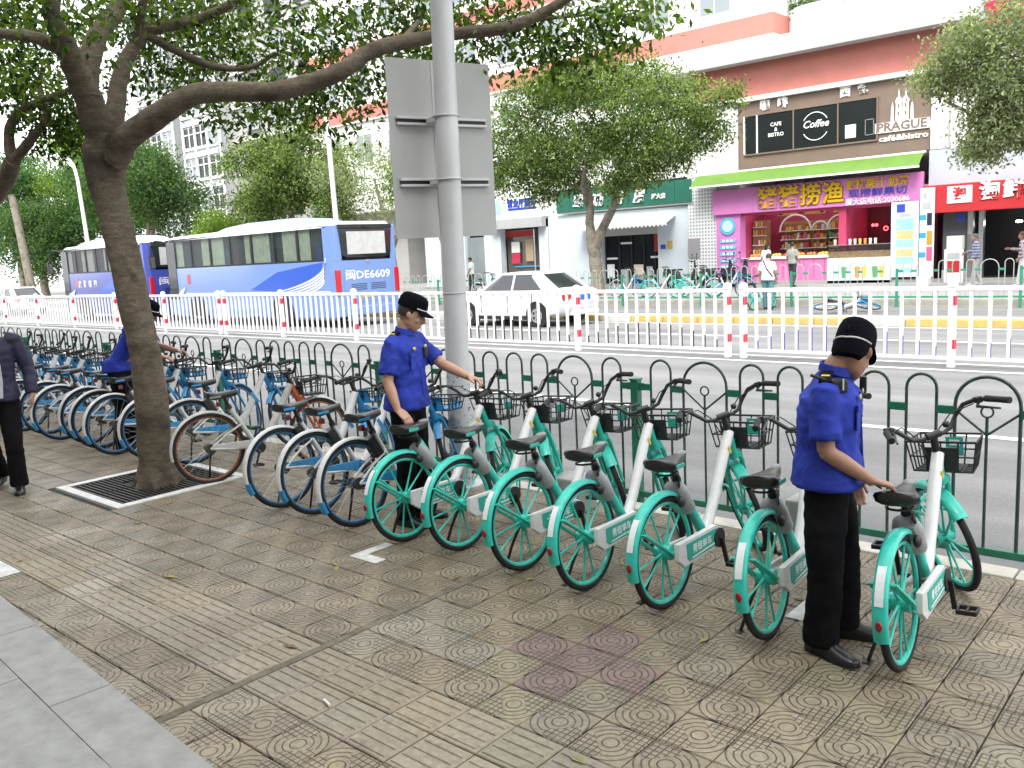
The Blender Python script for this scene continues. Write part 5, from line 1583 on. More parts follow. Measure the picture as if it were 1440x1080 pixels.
def sedan(label, loc, rz=0.0, paint=None, group=None, detail=True):
    """nose towards local -x, rear wheel axle at local x=0"""
    paint = paint or M_CARWHITE
    t = thing('sedan_car', label, 'car', loc, rz, group)
    st = [(1.0, .5, .62, .80, .50), (.97, .4, .66, .93, .62), (.8, .3, .76, .985, .72), (.45, .24, .83, 1.0, .78), (0, .24, .85, .99, .80), (-.6, .2, .86, .95, .82), (-1.3, .2, .86, .94, .82), (-2.0, .2, .86, .94, .81), (-2.35, .22, .85, .92, .79),
          (-2.8, .24, .83, .86, .76), (-3.15, .28, .79, .8, .7), (-3.38, .34, .7, .72, .6), (-3.46, .44, .58, .62, .5)]
    m = MB(); rings = []
    for x, z0, hw, zt, hb in st:
        rings.append([Vector((x, y, z)) for y, z in ((-hb * .9, z0), (-hw, z0 + .1), (-hw * 1.015, (z0 + zt) / 2 + .02), (-hw * .98, zt - .09), (-hw * .86, zt - .01), (-hw * .4, zt + .025), (hw * .4, zt + .025), (hw * .86, zt - .01), (hw * .98, zt - .09), (hw * 1.015, (z0 + zt) / 2 + .02), (hw, z0 + .1), (hb * .9, z0))])
    m.loft(rings); m.build('body', paint, t, smooth=True, angle=45)
    # cabin glass + roof + pillars
    base = [(.62, .66), (.3, .72), (-.9, .76), (-1.95, .72), (-2.25, .64)]
    topo = [(-.12, .52), (-.28, .55), (-.95, .57), (-1.35, .55), (-1.5, .5)]
    m = MB()
    r0 = [Vector((x, -y, .92)) for x, y in base] + [Vector((x, y, .92)) for x, y in reversed(base)]
    r1 = [Vector((x, -y, 1.405)) for x, y in topo] + [Vector((x, y, 1.405)) for x, y in reversed(topo)]
    m.loft([r0, r1]); m.build('windows', M_GLASSD, t)
    m = MB(); rr = lambda k_, z: [Vector((-.8 + (v.x + .8) * k_, v.y * k_, z)) for v in r1]
    m.loft([rr(1.03, 1.395), rr(1.02, 1.43), rr(.9, 1.455), rr(.5, 1.475)]); m.build('roof', paint, t, smooth=True, angle=60)
    for s in (-1, 1):
        for a, b, w_ in (((.62, .665), (-.14, .53), .16), ((.3, .725), (-.26, .555), .2), ((-.93, .765), (-.93, .575), .06), ((-2.22, .65), (-1.48, .505), .07)):
            MB().bar((a[0], s * (a[1] + .004), .92), (b[0], s * (b[1] + .004), 1.41), .03, w_, (1, 0, 0)).build('pillar', paint, t)
        MB().ball((-2.0, s * .88, .98), (.09, .07, .06), 10, 6).build('mirror', paint, t, smooth=True)
        for wx in (0, -2.55):
            MB().cyl((wx, s * .7, .33), (wx, s * .868, .33), .365, 24).build('wheel_arch', M_BLK, t)
            vwheel(t, wx, s * .79, .31, .31, .2, s)
        MB().box((.9, s * .68, .80), (.18, .22, .14)).build('tail_lamp', M_TAIL, t, bevel=.03)
        MB().box((-3.27, s * .6, .64), (.2, .22, .1)).build('headlamp', M_CHROME, t, bevel=.03)
        for hx in (-.55, -1.55): MB().box((hx, s * .872, .84), (.16, .02, .03)).build('door_handle', paint, t, bevel=.006)
        for dx in (-.15, -1.02, -2.0): MB().bx(dx - .006, dx + .006, s * .868 - .006, s * .868 + .006, .38, .92).build('door_gap', M_BLK, t)
        MB().bx(-2.2, -.35, s * .84 - .02, s * .84 + .02, .2, .27).build('sill', M_BLK, t)
    MB().box((.995, 0, .76), (.02, .44, .14)).build('number_plate', mat('blue_plate', (.03, .12, .5), .5), t)
    MB().bx(.72, 1.02, -.6, .6, .3, .42).build('rear_bumper', M_BLK if False else paint, t, bevel=.03)
    return t
sedan('white sedan driving away on the far carriageway behind the lamp post', (-14.9, 18.85, -.12))
for k, (x, y, lb) in enumerate(((-50.5, 18.2, 'white car nose to the violet coach at the far end of the road'), (-55.5, 18.0, 'white car second from the violet coach'), (-61, 18.3, 'white car third from the violet coach in the far queue'))):
    sedan(lb, (x, y, -.12), 0, None, 'white cars queueing beyond the coaches')
# ================================================================ BUILDINGS
M_WALLW = mat('white_render', (.74, .74, .72), .85, col2=(.62, .62, .6), scale=1.2)
M_WALLB = mat('pale_blue_wall', (.6, .66, .71), .8, col2=(.52, .58, .63), scale=1.0)
M_REDW = mat('salmon_red_render', (.46, .17, .14), .85, col2=(.4, .145, .115), scale=1.4)
M_BROWN = mat('brown_panel', (.19, .135, .1), .7, col2=(.16, .115, .088), scale=1.5)
M_MAG = mat('pink_sign_board', (.66, .22, .5), .6, col2=(.56, .19, .5), scale=.7)
M_PINK = mat('pink_wall', (.62, .18, .4), .6, var=.15, scale=1.5)
M_DPINK = mat('deep_pink_wall', (.5, .05, .13), .6, var=.15, scale=1.5)
M_LIME = mat('lime_awning', (.105, .215, .025), .6, var=.15, scale=2)
M_SIGNY = mat('gold_letters', (.68, .42, .01), .4)
M_SIGNYD = mat('dark_letter_edge', (.16, .08, .02), .6)
M_SIGNRED = mat('red_sign_board', (.45, .02, .025), .5, var=.12, scale=1)
M_SIGNGREEN = mat('green_sign_board', (.02, .13, .09), .45, var=.15, scale=1)
M_SIGNWHITE = mat('white_letters', (.8, .8, .78), .4)
M_BLUESIGN = mat('blue_letters', (.03, .06, .42), .4)
M_GREYPANEL = mat('grey_fascia', (.4, .41, .42), .6, var=.1, scale=1)
M_SHUTTER = mat('roller_shutter', (.45, .45, .44), .5, metal=.2)
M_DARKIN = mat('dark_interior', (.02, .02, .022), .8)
M_LAMP = mat('lit_lamp', (1, 1, 1), .5, emit=(1, .97, .9), estr=9)
M_LEDRED = mat('red_led', (.5, .02, .02), .5, emit=(1, .04, .05), estr=4)
M_WIN = mat('window_glass', (.018, .022, .022), .08, spec=.25)
M_WINL = mat('pale_window_glass', (.2, .23, .24), .1, spec=.6)
M_CONC = mat('grey_concrete', (.36, .355, .34), .85, col2=(.28, .275, .265), scale=.8)
M_ALU = mat('white_window_bars', (.68, .68, .67), .5)
YB = 34.0

def latt(name):
    m = bpy.data.materials.new(name); m.use_nodes = True
    t = NT(m); n, l = t.n, t.l; b = n['Principled BSDF']
    tc = n.new('ShaderNodeTexCoord').outputs['Object']
    sp = n.new('ShaderNodeSeparateXYZ'); l.new(tc, sp.inputs[0])
    def cell(x): return t.m('GREATER_THAN', t.m('FRACT', t.m('MULTIPLY', x, 7.0)), .45)
    h = t.m('MULTIPLY', cell(t.m('ADD', sp.outputs[0], t.m('MULTIPLY', sp.outputs[1], 1.0))), cell(sp.outputs[2]))
    l.new(t.mixc(h, (.7, .71, .72, 1), (.3, .31, .32, 1)), b.inputs['Base Color']); b.inputs['Roughness'].default_value = .5
    return m
M_LATT = latt('pierced_white_tile')

# ---- the long two-storey shop building
bld = thing('shop_building', 'long two-storey shop building with salmon band and white cornice behind the pavement', 'building', (0, YB, .1))
def bp(name, x0, x1, y0, y1, z0, z1, mt, par=None, bevel=0):
    return MB().bx(x0, x1, y0, y1, z0 - .1, z1 - .1).build(name, mt, par or bld, bevel=bevel)
bp('core', -34, 8, 4.2, 14, .1, 8.9, M_WALLW)
bp('upper_wall', -17.3, 8, .35, 4.195, 4.7, 7.42, M_WALLW)
bp('salmon_band', -19.2, 8, .2, 4.0, 7.6, 8.96, M_REDW)
bp('band_ledge', -19.3, 8, -.08, .6, 7.42, 7.6, M_WALLW, bevel=.02)
bp('cornice', -22.5, 8, -.45, 4.0, 8.96, 9.3, M_WALLW, bevel=.03)
bp('cornice', -22.5, 8, -.2, 4.0, 9.304, 9.7, M_WALLW, bevel=.03)
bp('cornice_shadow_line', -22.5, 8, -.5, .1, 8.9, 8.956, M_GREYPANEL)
bp('cafe_front', -17.06, -9.7, .1, .34, 4.78, 7.41, M_BROWN)
bp('side_pier', -18.1, -17.1, .05, 1.0, 4.0, 7.41, M_WALLW, bevel=.02)
bp('tiled_pier', -19.4, -18.05, -.05, .8, .1, 4.7, M_LATT)
bp('pharmacy_wall', -21.0, -19.42, .05, .4, .1, 3.5, M_WALLB)
bp('pharmacy_wall', -27.2, -24.1, .05, .4, .1, 3.5, M_WALLB)
bp('pharmacy_lintel', -24.09, -21.01, .05, .4, 2.78, 3.5, M_WALLB)
bp('first_floor_wall', -27.2, -17.35, .5, 4.1, 3.5, 7.55, M_WALLW)
bp('parapet', -34, -19.3, .1, .45, 4.72, 5.0, M_WALLW, bevel=.02)
bp('office_wall', -31.5, -30.35, .0, .4, .1, 3.05, M_WALLB); bp('office_wall', -27.8, -27.22, .0, .4, .1, 3.05, M_WALLB); bp('office_wall', -36, -32.9, .0, .4, .1, 3.05, M_WALLB)
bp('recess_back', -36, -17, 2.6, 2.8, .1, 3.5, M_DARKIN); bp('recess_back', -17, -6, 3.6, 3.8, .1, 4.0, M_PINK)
bp('office_window', -32.88, -31.52, .2, .24, .3, 2.75, M_WINL)
bp('step', -36, -5, -.35, .0, .1, .2, M_CONC)
bp('ceiling', -36, 4, .45, 4.1, 3.5, 3.6, M_WALLW)
bp('grey_fascia', -9.68, 4, .0, .34, 3.5, 4.74, mat('blue_grey_fascia', (.42, .46, .53), .6, var=.08, scale=1))
bp('upper_pilaster', -9.66, -9.1, .0, .34, 4.76, 7.41, M_WALLW, bevel=.02)
bp('upper_pilaster', -8.9, -8.75, .05, .34, 4.76, 7.41, M_WALLW, bevel=.02)
for x in (-7.9, -6.2, -4.5): bp('upper_window', x, x + 1.2, .3, .345, 5.3, 6.9, M_WINL)
# café windows
cw = [(-16.75, -16.3), (-16.2, -14.75), (-14.7, -13.0), (-12.95, -11.55)]
for k, (a, b) in enumerate(cw):
    bp('cafe_window', a, b, .06, .09, 5.38, 6.84, M_WIN)
for a in (-16.8, -16.25, -14.725, -12.975, -11.525): bp('window_frame', a - .025, a + .025, .03, .098, 5.36, 6.86, M_BROWN if a > -16 else M_SIGNWHITE)
bp('window_frame', -16.8, -11.5, .035, .097, 6.845, 6.9, M_BROWN); bp('window_frame', -16.8, -11.5, .035, .097, 5.3, 5.36, M_BROWN)
text('window_lettering', 'CAFE\n&\nBISTRO', .2, M_SIGNWHITE, bld, face_y(-15.45, .054, 6.2 - .1), .006, .004)
text('window_lettering', 'Coffee', .38, M_SIGNWHITE, bld, face_y(-13.85, .054, 6.2 - .1), .006, .006, shear=.3)
rg = MB(); rg.ring((-13.85, .054, 6.12 - .1), .52, .018, 'y', 28, 6, a0=.5, a1=2.64); rg.ring((-13.85, .054, 6.12 - .1), .52, .018, 'y', 28, 6, a0=3.64, a1=5.78); rg.build('window_emblem', M_SIGNWHITE, bld)['kind'] = 'stuff'
MB().bx(-12.7, -12.3, .05, .058, 5.42, 5.9).build('window_notice', M_SIGNWHITE, bld)
fr = MB(); 
for a in (0, 1, 2, 3): 
    p = [(-11.95, 5.45), (-11.95, 6.0), (-11.65, 6.0), (-11.65, 5.45)]
    fr.bar((p[a][0], .05, p[a][1]), (p[(a + 1) % 4][0], .05, p[(a + 1) % 4][1]), .02, .03)
fr.build('menu_frame', M_CHROME, bld)

# ---- café lettering and crest
def sign(label, loc, group=None): return thing('shop_sign', label, 'sign', loc, 0, group)
sc_ = sign('white raised letters spelling 咖啡 above the dark café window', (-15.6, YB + .09, 7.18))
text('letter', '咖', .42, M_SIGNWHITE, sc_, face_y(-.32, 0, 0), .06, .02); text('letter', '啡', .42, M_SIGNWHITE, sc_, face_y(.42, 0, 0), .06, .02)
sc_ = sign('white raised letters spelling 西餐 at the upper edge of the brown front', (-12.4, YB + .09, 7.22))
text('letter', '西', .42, M_SIGNWHITE, sc_, face_y(-.32, 0, 0), .06, .02); text('letter', '餐', .42, M_SIGNWHITE, sc_, face_y(.36, 0, 0), .06, .02)
sc_ = sign('white twin-towered crest over a PRAGUE ribbon on the brown café wall', (-10.65, YB + .09, 5.75))
MB().poly([(-.95, 0, -.2), (.95, 0, -.2), (.95, 0, .16), (-.95, 0, .16)], .05, (0, -1, 0)).build('ribbon', M_SIGNWHITE, sc_)
for s in (-1, 1): MB().poly([(s * .95, .01, -.28), (s * 1.22, .01, -.28), (s * 1.1, .01, -.12), (s * 1.22, .01, .06), (s * .95, .01, .06)], .03, (0, -1, 0)).build('ribbon_tail', M_SIGNWHITE, sc_)
text('letter', 'PRAGUE', .42, M_BROWN, sc_, face_y(0, -.056, -.02), .012, .012, width=1.72)
text('letter', 'café&bistro', .28, M_SIGNWHITE, sc_, face_y(.05, -.01, -.42), .04, .006, width=1.7)
for s in (-1, 1):
    MB().poly([(s * .12 - .1, 0, .17), (s * .12 + .1, 0, .17), (s * .12 + .1, 0, .8), (s * .12 + .13, 0, .84), (s * .12 + .07, 0, .98), (s * .12 + .03, 0, 1.0), (s * .12, 0, 1.28), (s * .12 - .03, 0, 1.0), (s * .12 - .07, 0, .98), (s * .12 - .13, 0, .84), (s * .12 - .1, 0, .8)], .05, (0, -1, 0)).build('tower', M_SIGNWHITE, sc_)
    MB().poly([(s * .34 - .05, 0, .17), (s * .34 + .05, 0, .17), (s * .34 + .04, 0, .6), (s * .34, 0, .85), (s * .34 - .04, 0, .6)], .05, (0, -1, 0)).build('turret', M_SIGNWHITE, sc_)
    for z in (.35, .62): MB().bx(s * .12 - .03, s * .12 + .03, -.056, -.05, z, z + .14).build('slit', M_BROWN, sc_)
# red characters on the roof edge, far right
sc_ = sign('tall red roof-edge characters half hidden by the tree', (-6.75, YB - .1, 8.85))
for q, ch in enumerate('更新'):
    text('letter', ch, .8, mat('red_letters', (.5, .01, .06), .4), sc_, face_y(-.75 + q * .85, -.5, 0), .1, .03)
MB().bx(-1.4, 6, -.42, .3, -.62, .62).build('backing_panel', M_GREYPANEL, sc_)

# ---- pink snack shop
shop = thing('snack_shop', 'open pink snack shop under the lime green awning', 'shop', (0, YB, .1))
def sp_(name, x0, x1, y0, y1, z0, z1, mt, par=None, bevel=0): return MB().bx(x0, x1, y0, y1, z0 - .1, z1 - .1).build(name, mt, par or shop, bevel=bevel)
sp_('pier', -18.03, -16.95, -.1, .4, .1, 3.04, M_MAG); 
sp_('counter_wall', -16.94, -12.9, -.1, .5, .1, 1.1, M_PINK); sp_('counter_top', -16.96, -12.88, -.16, .56, 1.1, 1.16, M_SIGNWHITE)
sp_('pier', -12.88, -12.6, -.05, .5, .1, 3.0, M_DPINK)
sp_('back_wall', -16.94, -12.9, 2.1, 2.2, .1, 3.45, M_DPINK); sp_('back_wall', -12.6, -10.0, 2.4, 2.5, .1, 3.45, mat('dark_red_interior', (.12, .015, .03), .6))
sp_('side_wall', -12.9, -12.62, .51, 2.4, .1, 3.45, M_DPINK)
sp_('side_wall', -16.99, -16.945, .41, 3.4, .1, 3.45, M_DPINK)
sp_('lintel', -16.94, -10.8, -.02, .3, 2.9, 3.04, M_DPINK)
for q in range(9):
    x = -16.6 + q * .42 + .25
    MB().bx(x - .012, x + .012, -.106, -.1, .25, .95).build('panel_groove', M_DPINK, shop)
for q in range(6):
    MB().cyl((-16.5 + q * 1.15, .6 + .5 * (q % 2), 3.28), (-16.5 + q * 1.15, .6 + .5 * (q % 2), 3.33), .1, 12).build('ceiling_lamp', M_LAMP, shop)
bd = MB(); bd.cyl((-17.5, -.11, 2.42), (-17.5, -.14, 2.42), .36, 24); rb = bd.build('round_badge', mat('badge_blue', (.1, .45, .62), .5), shop)
MB().cyl((-17.5, -.141, 2.42), (-17.5, -.15, 2.42), .24, 20).build('badge_centre', mat('badge_pale', (.5, .68, .75), .5), rb)
for q in range(7):
    z = 1.82 - q * .27
    MB().poly([(-17.85, -.104, z - .08), (-17.2, -.104, z - .08), (-17.1, -.104, z), (-17.2, -.104, z + .08), (-17.85, -.104, z + .08)], .02, (0, -1, 0)).build('arrow_label', mat('label_blue', (.16, .5, .72), .5), shop)
    for w_ in range(3): MB().bx(-17.75 + w_ * .18, -17.64 + w_ * .18, -.129, -.125, z - .045, z + .045).build('label_print', M_SIGNWHITE, shop)
# arched shelves with goods
gr = random.Random(4)
GC = [mat('goods_%d' % i, c, .5) for i, c in enumerate([(.6, .25, .03), (.55, .05, .05), (.65, .45, .08), (.35, .18, .06), (.7, .62, .5), (.5, .1, .2), (.1, .3, .12), (.6, .35, .12)])]
for si, (c, wd) in enumerate(((-15.35, 1.35), (-14.3, .7), (-13.45, 1.15))):
    u = thing('display_shelf', 'white arched shelving of snacks, %s from the blue-labelled pier' % ORD[si], 'shelf', (c, YB + 1.75, .1), 0, 'snack shelves inside the pink shop')
    MB().bx(-wd / 2, wd / 2, .3, .345, .9, 2.5).build('back', mat('shelf_back', (.5, .3, .12), .6), u)
    for z in (.98, 1.35, 1.72, 2.08):
        so = MB().bx(-wd / 2, wd / 2, -.05, .3, z, z + .035).build('shelf', M_SIGNWHITE, u)
        x = -wd / 2 + .05
        while x < wd / 2 - .12:
            w_ = gr.uniform(.09, .16); h_ = gr.uniform(.14, .27)
            MB().bx(x, x + w_, .0, .18, z + .036, z + .036 + h_).build('snack_pack', gr.choice(GC), so, bevel=.012)
            x += w_ + .02
    a = MB(); a.ring((0, -.06, 2.08), wd / 2, .04, 'y', 16, 6, a0=0, a1=pi); a.build('arch', M_SIGNWHITE, u, smooth=True)
for q in range(3):
    MB().bx(-16.3 + q * 1.2, -15.4 + q * 1.2, 2.04, 2.09, 2.75, 3.1).build('orange_menu_board', mat('menu_orange', (.62, .26, .03), .5, col2=(.6, .42, .1), scale=9), shop)
for q in range(5):
    MB().cyl((-16.4 + q * .85, .7, 3.0), (-16.35 + q * .85, .6, 2.78), .07, 10).build('spot_lamp', M_BLK, shop)
cab = thing('display_cabinet', 'tall cabinet of jars just inside the blue-labelled pier', 'cabinet', (-16.6, YB + 1.0, .1))
MB().bx(-.3, .3, 0, .4, 0, 2.6).build('case', mat('cabinet_wood', (.35, .2, .1), .5), cab)
for z in (1.15, 1.55, 1.95, 2.3):
    MB().bx(-.29, .29, -.12, -.001, z, z + .03).build('shelf', M_SIGNWHITE, cab)
    for w_ in range(5): MB().cyl((-.24 + w_ * .12, -.06, z + .031), (-.24 + w_ * .12, -.06, z + .24), .045, 8).build('jar', GC[(w_ * 3 + int(z * 4)) % 8], cab)
# trays on the counter
for q in range(8):
    x = -16.6 + q * .48
    tr = tag(MB().bx(x, x + .4, YB - .05, YB + .4, 1.165, 1.2).build('snack_tray', M_SIGNWHITE), 'tray heaped with orange snacks on the pink counter, %s from the blue-labelled pier' % ORD[q], 'tray', 'snack trays on the pink counter')
    hp = MB()
    for w_ in range(5): hp.ball((x + .07 + w_ * .065, YB + .1 + .08 * (w_ % 2), 1.24), (.07, .12, .07 + .02 * (w_ % 2)), 8, 5)
    o = hp.build('snack_heap', GC[(q * 3) % 4], tr, smooth=True); o['kind'] = 'stuff'
# drinks counter
dc = thing('drinks_counter', 'drinks counter with a pale poster front and glass case', 'counter', (-11.75, YB, .1))
MB().bx(-1.45, .95, -.35, .4, .0, .95).build('base', M_SIGNWHITE, dc)
MB().bx(-1.45, .95, -.36, -.352, .1, .92).build('poster_front', mat('counter_poster', (.62, .7, .78), .5, col2=(.45, .6, .66), scale=2), dc)
for q, (x, c) in enumerate(((-.3, 0), (-.05, 2), (.35, 6), (.6, 2), (-.8, 6))):
    MB().poly([(x - .08, -.362, .2), (x + .08, -.362, .2), (x + .11, -.362, .62), (x - .11, -.362, .62)], .004, (0, -1, 0)).build('printed_cup', GC[c], dc)
MB().bx(-1.4, .9, -.25, .35, .953, 1.2).build('food_case', mat('food_orange', (.5, .22, .06), .6, col2=(.6, .5, .3), scale=9), dc)
MB().bx(-1.43, .93, -.3, -.29, .955, 1.42).build('case_glass', M_BUSGLASS, dc); MB().bx(-1.45, .95, -.32, .4, 1.42, 1.45).build('case_top', M_CHROME, dc)
for q in range(9):
    c = tag(MB().tube([(-13.05 + q * .19, YB + .05, 1.555), (-13.05 + q * .19, YB + .05, 1.76)], [.045, .06], 10).build('drink_cup', (GC[4], GC[2], GC[0], M_SIGNWHITE)[q % 4], smooth=True), 'small cup on the drinks case, %s from the deep pink pier' % ORD[q], 'cup', 'cups on the drinks case')
led = thing('led_sign', 'red glowing open sign in the dark drinks bay', 'sign', (-11.6, YB + 1.9, 2.1))
MB().bx(-.3, .3, 0, .04, -.13, .13).build('panel', M_DARKIN, led)
for q in (-.16, .14): MB().ring((q, -.01, 0), .08, .018, 'y', 14, 6).build('glow_tube', M_LEDRED, led)
led2 = thing('led_sign', 'pair of red lamps glowing beside the open sign', 'sign', (-12.2, YB + 1.9, 2.25))
for q in (-.06, .08): MB().ball((q, 0, 0), .06, 10, 6).build('lamp', M_LEDRED, led2)
tg = tag(MB().bx(-10.85, -10.2, YB - .3, YB + .3, 1.55, 1.95).build('cash_register', M_SIGNWHITE, bevel=.03), 'white till standing on the drinks counter', 'till')
# magenta fascia with its lettering
sg = sign('pink snack shop fascia with big gold characters and phone number', (-13.95, YB - .22, 3.5))
MB().bx(-4.2, 4.13, 0, .2, -.5, .52).build('board', M_MAG, sg, bevel=.02)
for q, ch in enumerate('猪猪捞渔'):
    text('letter_edge', ch, .86, M_SIGNYD, sg, face_y(-1.72 + q * .88, -.015, -.02), .02, .04)
    text('letter', ch, .86, M_SIGNY, sg, face_y(-1.72 + q * .88, -.04, -.02), .04, .018)
text('letter', '鲜榨果汁 奶茶', .38, M_SIGNY, sg, face_y(2.55, -.02, .25), .03, .01, width=2.25)
text('letter', '现捞鲜果切', .3, M_BLUESIGN, sg, face_y(2.55, -.02, -.08), .02, .003, width=2.1)
text('letter', '厦大店电话:2030686', .26, M_SIGNWHITE, sg, face_y(2.55, -.02, -.38), .02, .004, width=2.3)
aw = thing('awning', 'long lime green awning above the pink fascia', 'awning', (-13.95, YB, 4.2))
cv = MB(); n_ = 8
prof = [(-.02, .5), (-.25, .45), (-.5, .3), (-.74, .08), (-.78, .0)]
vs = []
for x, sh_ in ((-4.9, 0), (4.15, 0)):
    vs += [(x, y, z) for y, z in prof]
for x in (-4.9, 4.15): vs += [(x, y + .02, z - .03) for y, z in prof]
fs = []
for q in range(4): fs += [(q, q + 1, 6 + q, 5 + q), (10 + q, 15 + q, 16 + q, 11 + q)]
for a, b in ((0, 10), (5, 15)):
    for q in range(4): fs.append((a + q, b + q, b + q + 1, a + q + 1))
fs += [(4, 9, 19, 14), (0, 10, 15, 5)]
cv.add(vs, fs); cv.build('canopy', M_LIME, aw, smooth=True, angle=30)
MB().bx(-4.92, 4.17, -.82, -.77, -.06, .012).build('front_bar', M_SIGNWHITE, aw); MB().bx(-4.92, 4.17, -.06, .0, .49, .56).build('wall_bar', M_SIGNWHITE, aw)
for x in (-4.7, 0, 3.95): MB().tube([(x, -.02, .1), (x, -.4, .1), (x, -.77, -.02)], .02, 6).build('arm', M_CHROME, aw, smooth=True)
# posters by the entrance
def poster(label, x0, x1, z0, z1, y, base, blocks):
    p = thing('poster', label, 'poster', ((x0 + x1) / 2, y, 0))
    w_ = (x1 - x0) / 2
    MB().bx(-w_, w_, 0, .05, z0, z1).build('board', base, p)
    for k, (fx0, fx1, fz0, fz1, mt) in enumerate(blocks):
        MB().bx(-w_ + fx0 * 2 * w_, -w_ + fx1 * 2 * w_, -.006, -.001 - .0004 * k, z0 + fz0 * (z1 - z0), z0 + fz1 * (z1 - z0)).build('print_block', mt, p)
    return p
PB = mat('poster_pale_blue', (.62, .72, .8), .5, col2=(.55, .68, .78), scale=3); CY = mat('poster_cyan', (.2, .55, .66), .5, col2=(.4, .66, .7), scale=4); OR = mat('poster_orange', (.62, .4, .14), .5, col2=(.65, .5, .3), scale=9)
poster('tall pale blue food poster beside the drinks counter', -10.82, -9.86, .3, 3.0, YB - .42, PB,
       [(.18, .82, .62, .78, CY), (.2, .8, .5, .62, OR), (.18, .82, .4, .5, CY), (.2, .8, .27, .37, OR), (.18, .82, .18, .27, CY), (.2, .5, .86, .97, M_BLUESIGN), (.3, .7, .8, .84, M_GREYPANEL), (.2, .8, .06, .12, CY)])
poster('narrow white price pillar with blue arrow labels at the red shop', -9.78, -9.3, .3, 3.42, YB - .6, mat('poster_white', (.72, .72, .74), .5),
       [(.0, .45, .64, .7, mat('label_blue2', (.03, .3, .62), .5)), (.5, .85, .58, .72, M_NAVY), (0, .45, .44, .5, mat('label_blue2', (.03, .3, .62), .5)), (.5, .88, .36, .52, GC[0]), (0, .45, .22, .28, mat('label_blue2', (.03, .3, .62), .5)), (.5, .9, .18, .34, GC[5]), (.15, .5, .88, .95, M_GREYPANEL), (.15, .75, .76, .84, M_GREYPANEL)])
# ---- red shop
rs = thing('red_shop', 'shop under the red sign with a dark open doorway', 'shop', (0, YB, .1))
def rp(name, x0, x1, y0, y1, z0, z1, mt, bevel=0): return MB().bx(x0, x1, y0, y1, z0 - .1, z1 - .1).build(name, mt, rs, bevel=bevel)
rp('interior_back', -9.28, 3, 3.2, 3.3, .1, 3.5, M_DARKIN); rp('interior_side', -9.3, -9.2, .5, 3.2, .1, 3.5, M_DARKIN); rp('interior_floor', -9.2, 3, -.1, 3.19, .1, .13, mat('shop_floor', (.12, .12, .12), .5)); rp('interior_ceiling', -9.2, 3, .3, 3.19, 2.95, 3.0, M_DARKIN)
rp('window', -9.18, -8.36, .05, .08, .5, 2.55, mat('shop_window', (.09, .095, .1), .1)); rp('window_base', -9.18, -8.36, .0, .12, .1, .5, M_GREYPANEL)
rp('door_frame', -8.35, -8.18, -.05, .2, .1, 2.55, M_CHROME); rp('door_frame', -8.0, -7.85, -.05, .2, .1, 2.55, M_CHROME)
rp('window_sticker', -8.75, -8.45, .035, .048, 2.2, 2.45, M_BLUESIGN)
for x, z, y in ((-7.3, 2.5, .6), (-7.25, 2.0, 2.4), (-6.3, 2.6, .6), (-6.4, 2.05, 2.4), (-5.5, 2.6, 1.0)): MB().ball((x, y, z), (.12, .12, .05), 10, 6).build('ceiling_lamp', M_LAMP, rs, smooth=True)
st_ = thing('advert_stand', 'white promotion stand with red print at the red shop door', 'stand', (-8.55, YB - .9, .1))
MB().bx(-.3, .3, -.05, .05, 0, 1.15).build('panel', M_SIGNWHITE, st_, bevel=.01); MB().bx(-.2, .2, -.056, -.051, .35, .75).build('print', M_SIGNRED, st_); MB().bx(-.2, .2, -.056, -.051, .8, 1.02).build('print', M_GREYPANEL, st_); MB().bx(-.25, .25, .0, .3, 1.155, 1.6).build('carton', mat('carton_white', (.6, .58, .52), .7), st_, bevel=.01)
rg_ = sign('red fascia with white characters 淘鲜达 and a white logo tile', (-7.0, YB - .5, 3.02))
MB().bx(-2.7, 6, 0, .45, -.5, .47).build('board', M_SIGNRED, rg_, bevel=.02)
lg = MB().bx(-1.92, -1.12, -.03, .0, -.2, .38).build('logo_tile', M_SIGNWHITE, rg_, bevel=.014)
text('logo_letter', '淘', .46, M_SIGNRED, rg_, face_y(-1.52, -.035, .1), .01, .014)
for q, ch in enumerate('淘鲜达'): text('letter', ch, .66, M_SIGNWHITE, rg_, face_y(-.58 + q * .72, -.02, .12), .04, .02)
text('letter', '生活超市', .5, M_SIGNWHITE, rg_, face_y(3.6, -.02, .12), .04, .015) if False else None
# ---- pharmacy
ph = sign('dark green pharmacy board with white slanted characters 药房', (-22.85, YB - .12, 4.12))
for q in range(9): MB().bx(-3.66 + q * .815, -3.66 + q * .815 + .8, 0, .12, -.47, .5).build('board_panel', M_SIGNGREEN, ph)
MB().bx(-3.7, 3.7, .03, .16, -.54, -.475).build('lower_trim', M_GREYPANEL, ph)
for q, ch in enumerate('鹭燕药房'): text('letter', ch, .62, M_SIGNWHITE, ph, face_y(-2.35 + q * 1.13, -.03, -.05), .05, .02, shear=.15)
text('letter', '厦大店', .24, M_SIGNWHITE, ph, face_y(2.05, -.02, -.12), .02, .008)
MB().bx(.95, 1.2, -.012, -.002, .2, .42).build('red_seal', M_SIGNRED, ph)
pf = thing('pharmacy_front', 'glazed pharmacy entrance with dark doors under a white scalloped canopy', 'shopfront', (-22.55, YB, .1))
MB().bx(-1.48, 1.5, .42, .46, .0, 2.65).build('glass_wall', M_WIN, pf)
for x in (-1.46, -.72, -.05, .62, 1.2): MB().bx(x - .03, x + .03, .36, .42, 0, 2.65).build('mullion', M_BLK, pf)
MB().bx(-1.5, 1.53, .1, .35, 2.3, 2.66).build('shutter_box', M_SHUTTER, pf)
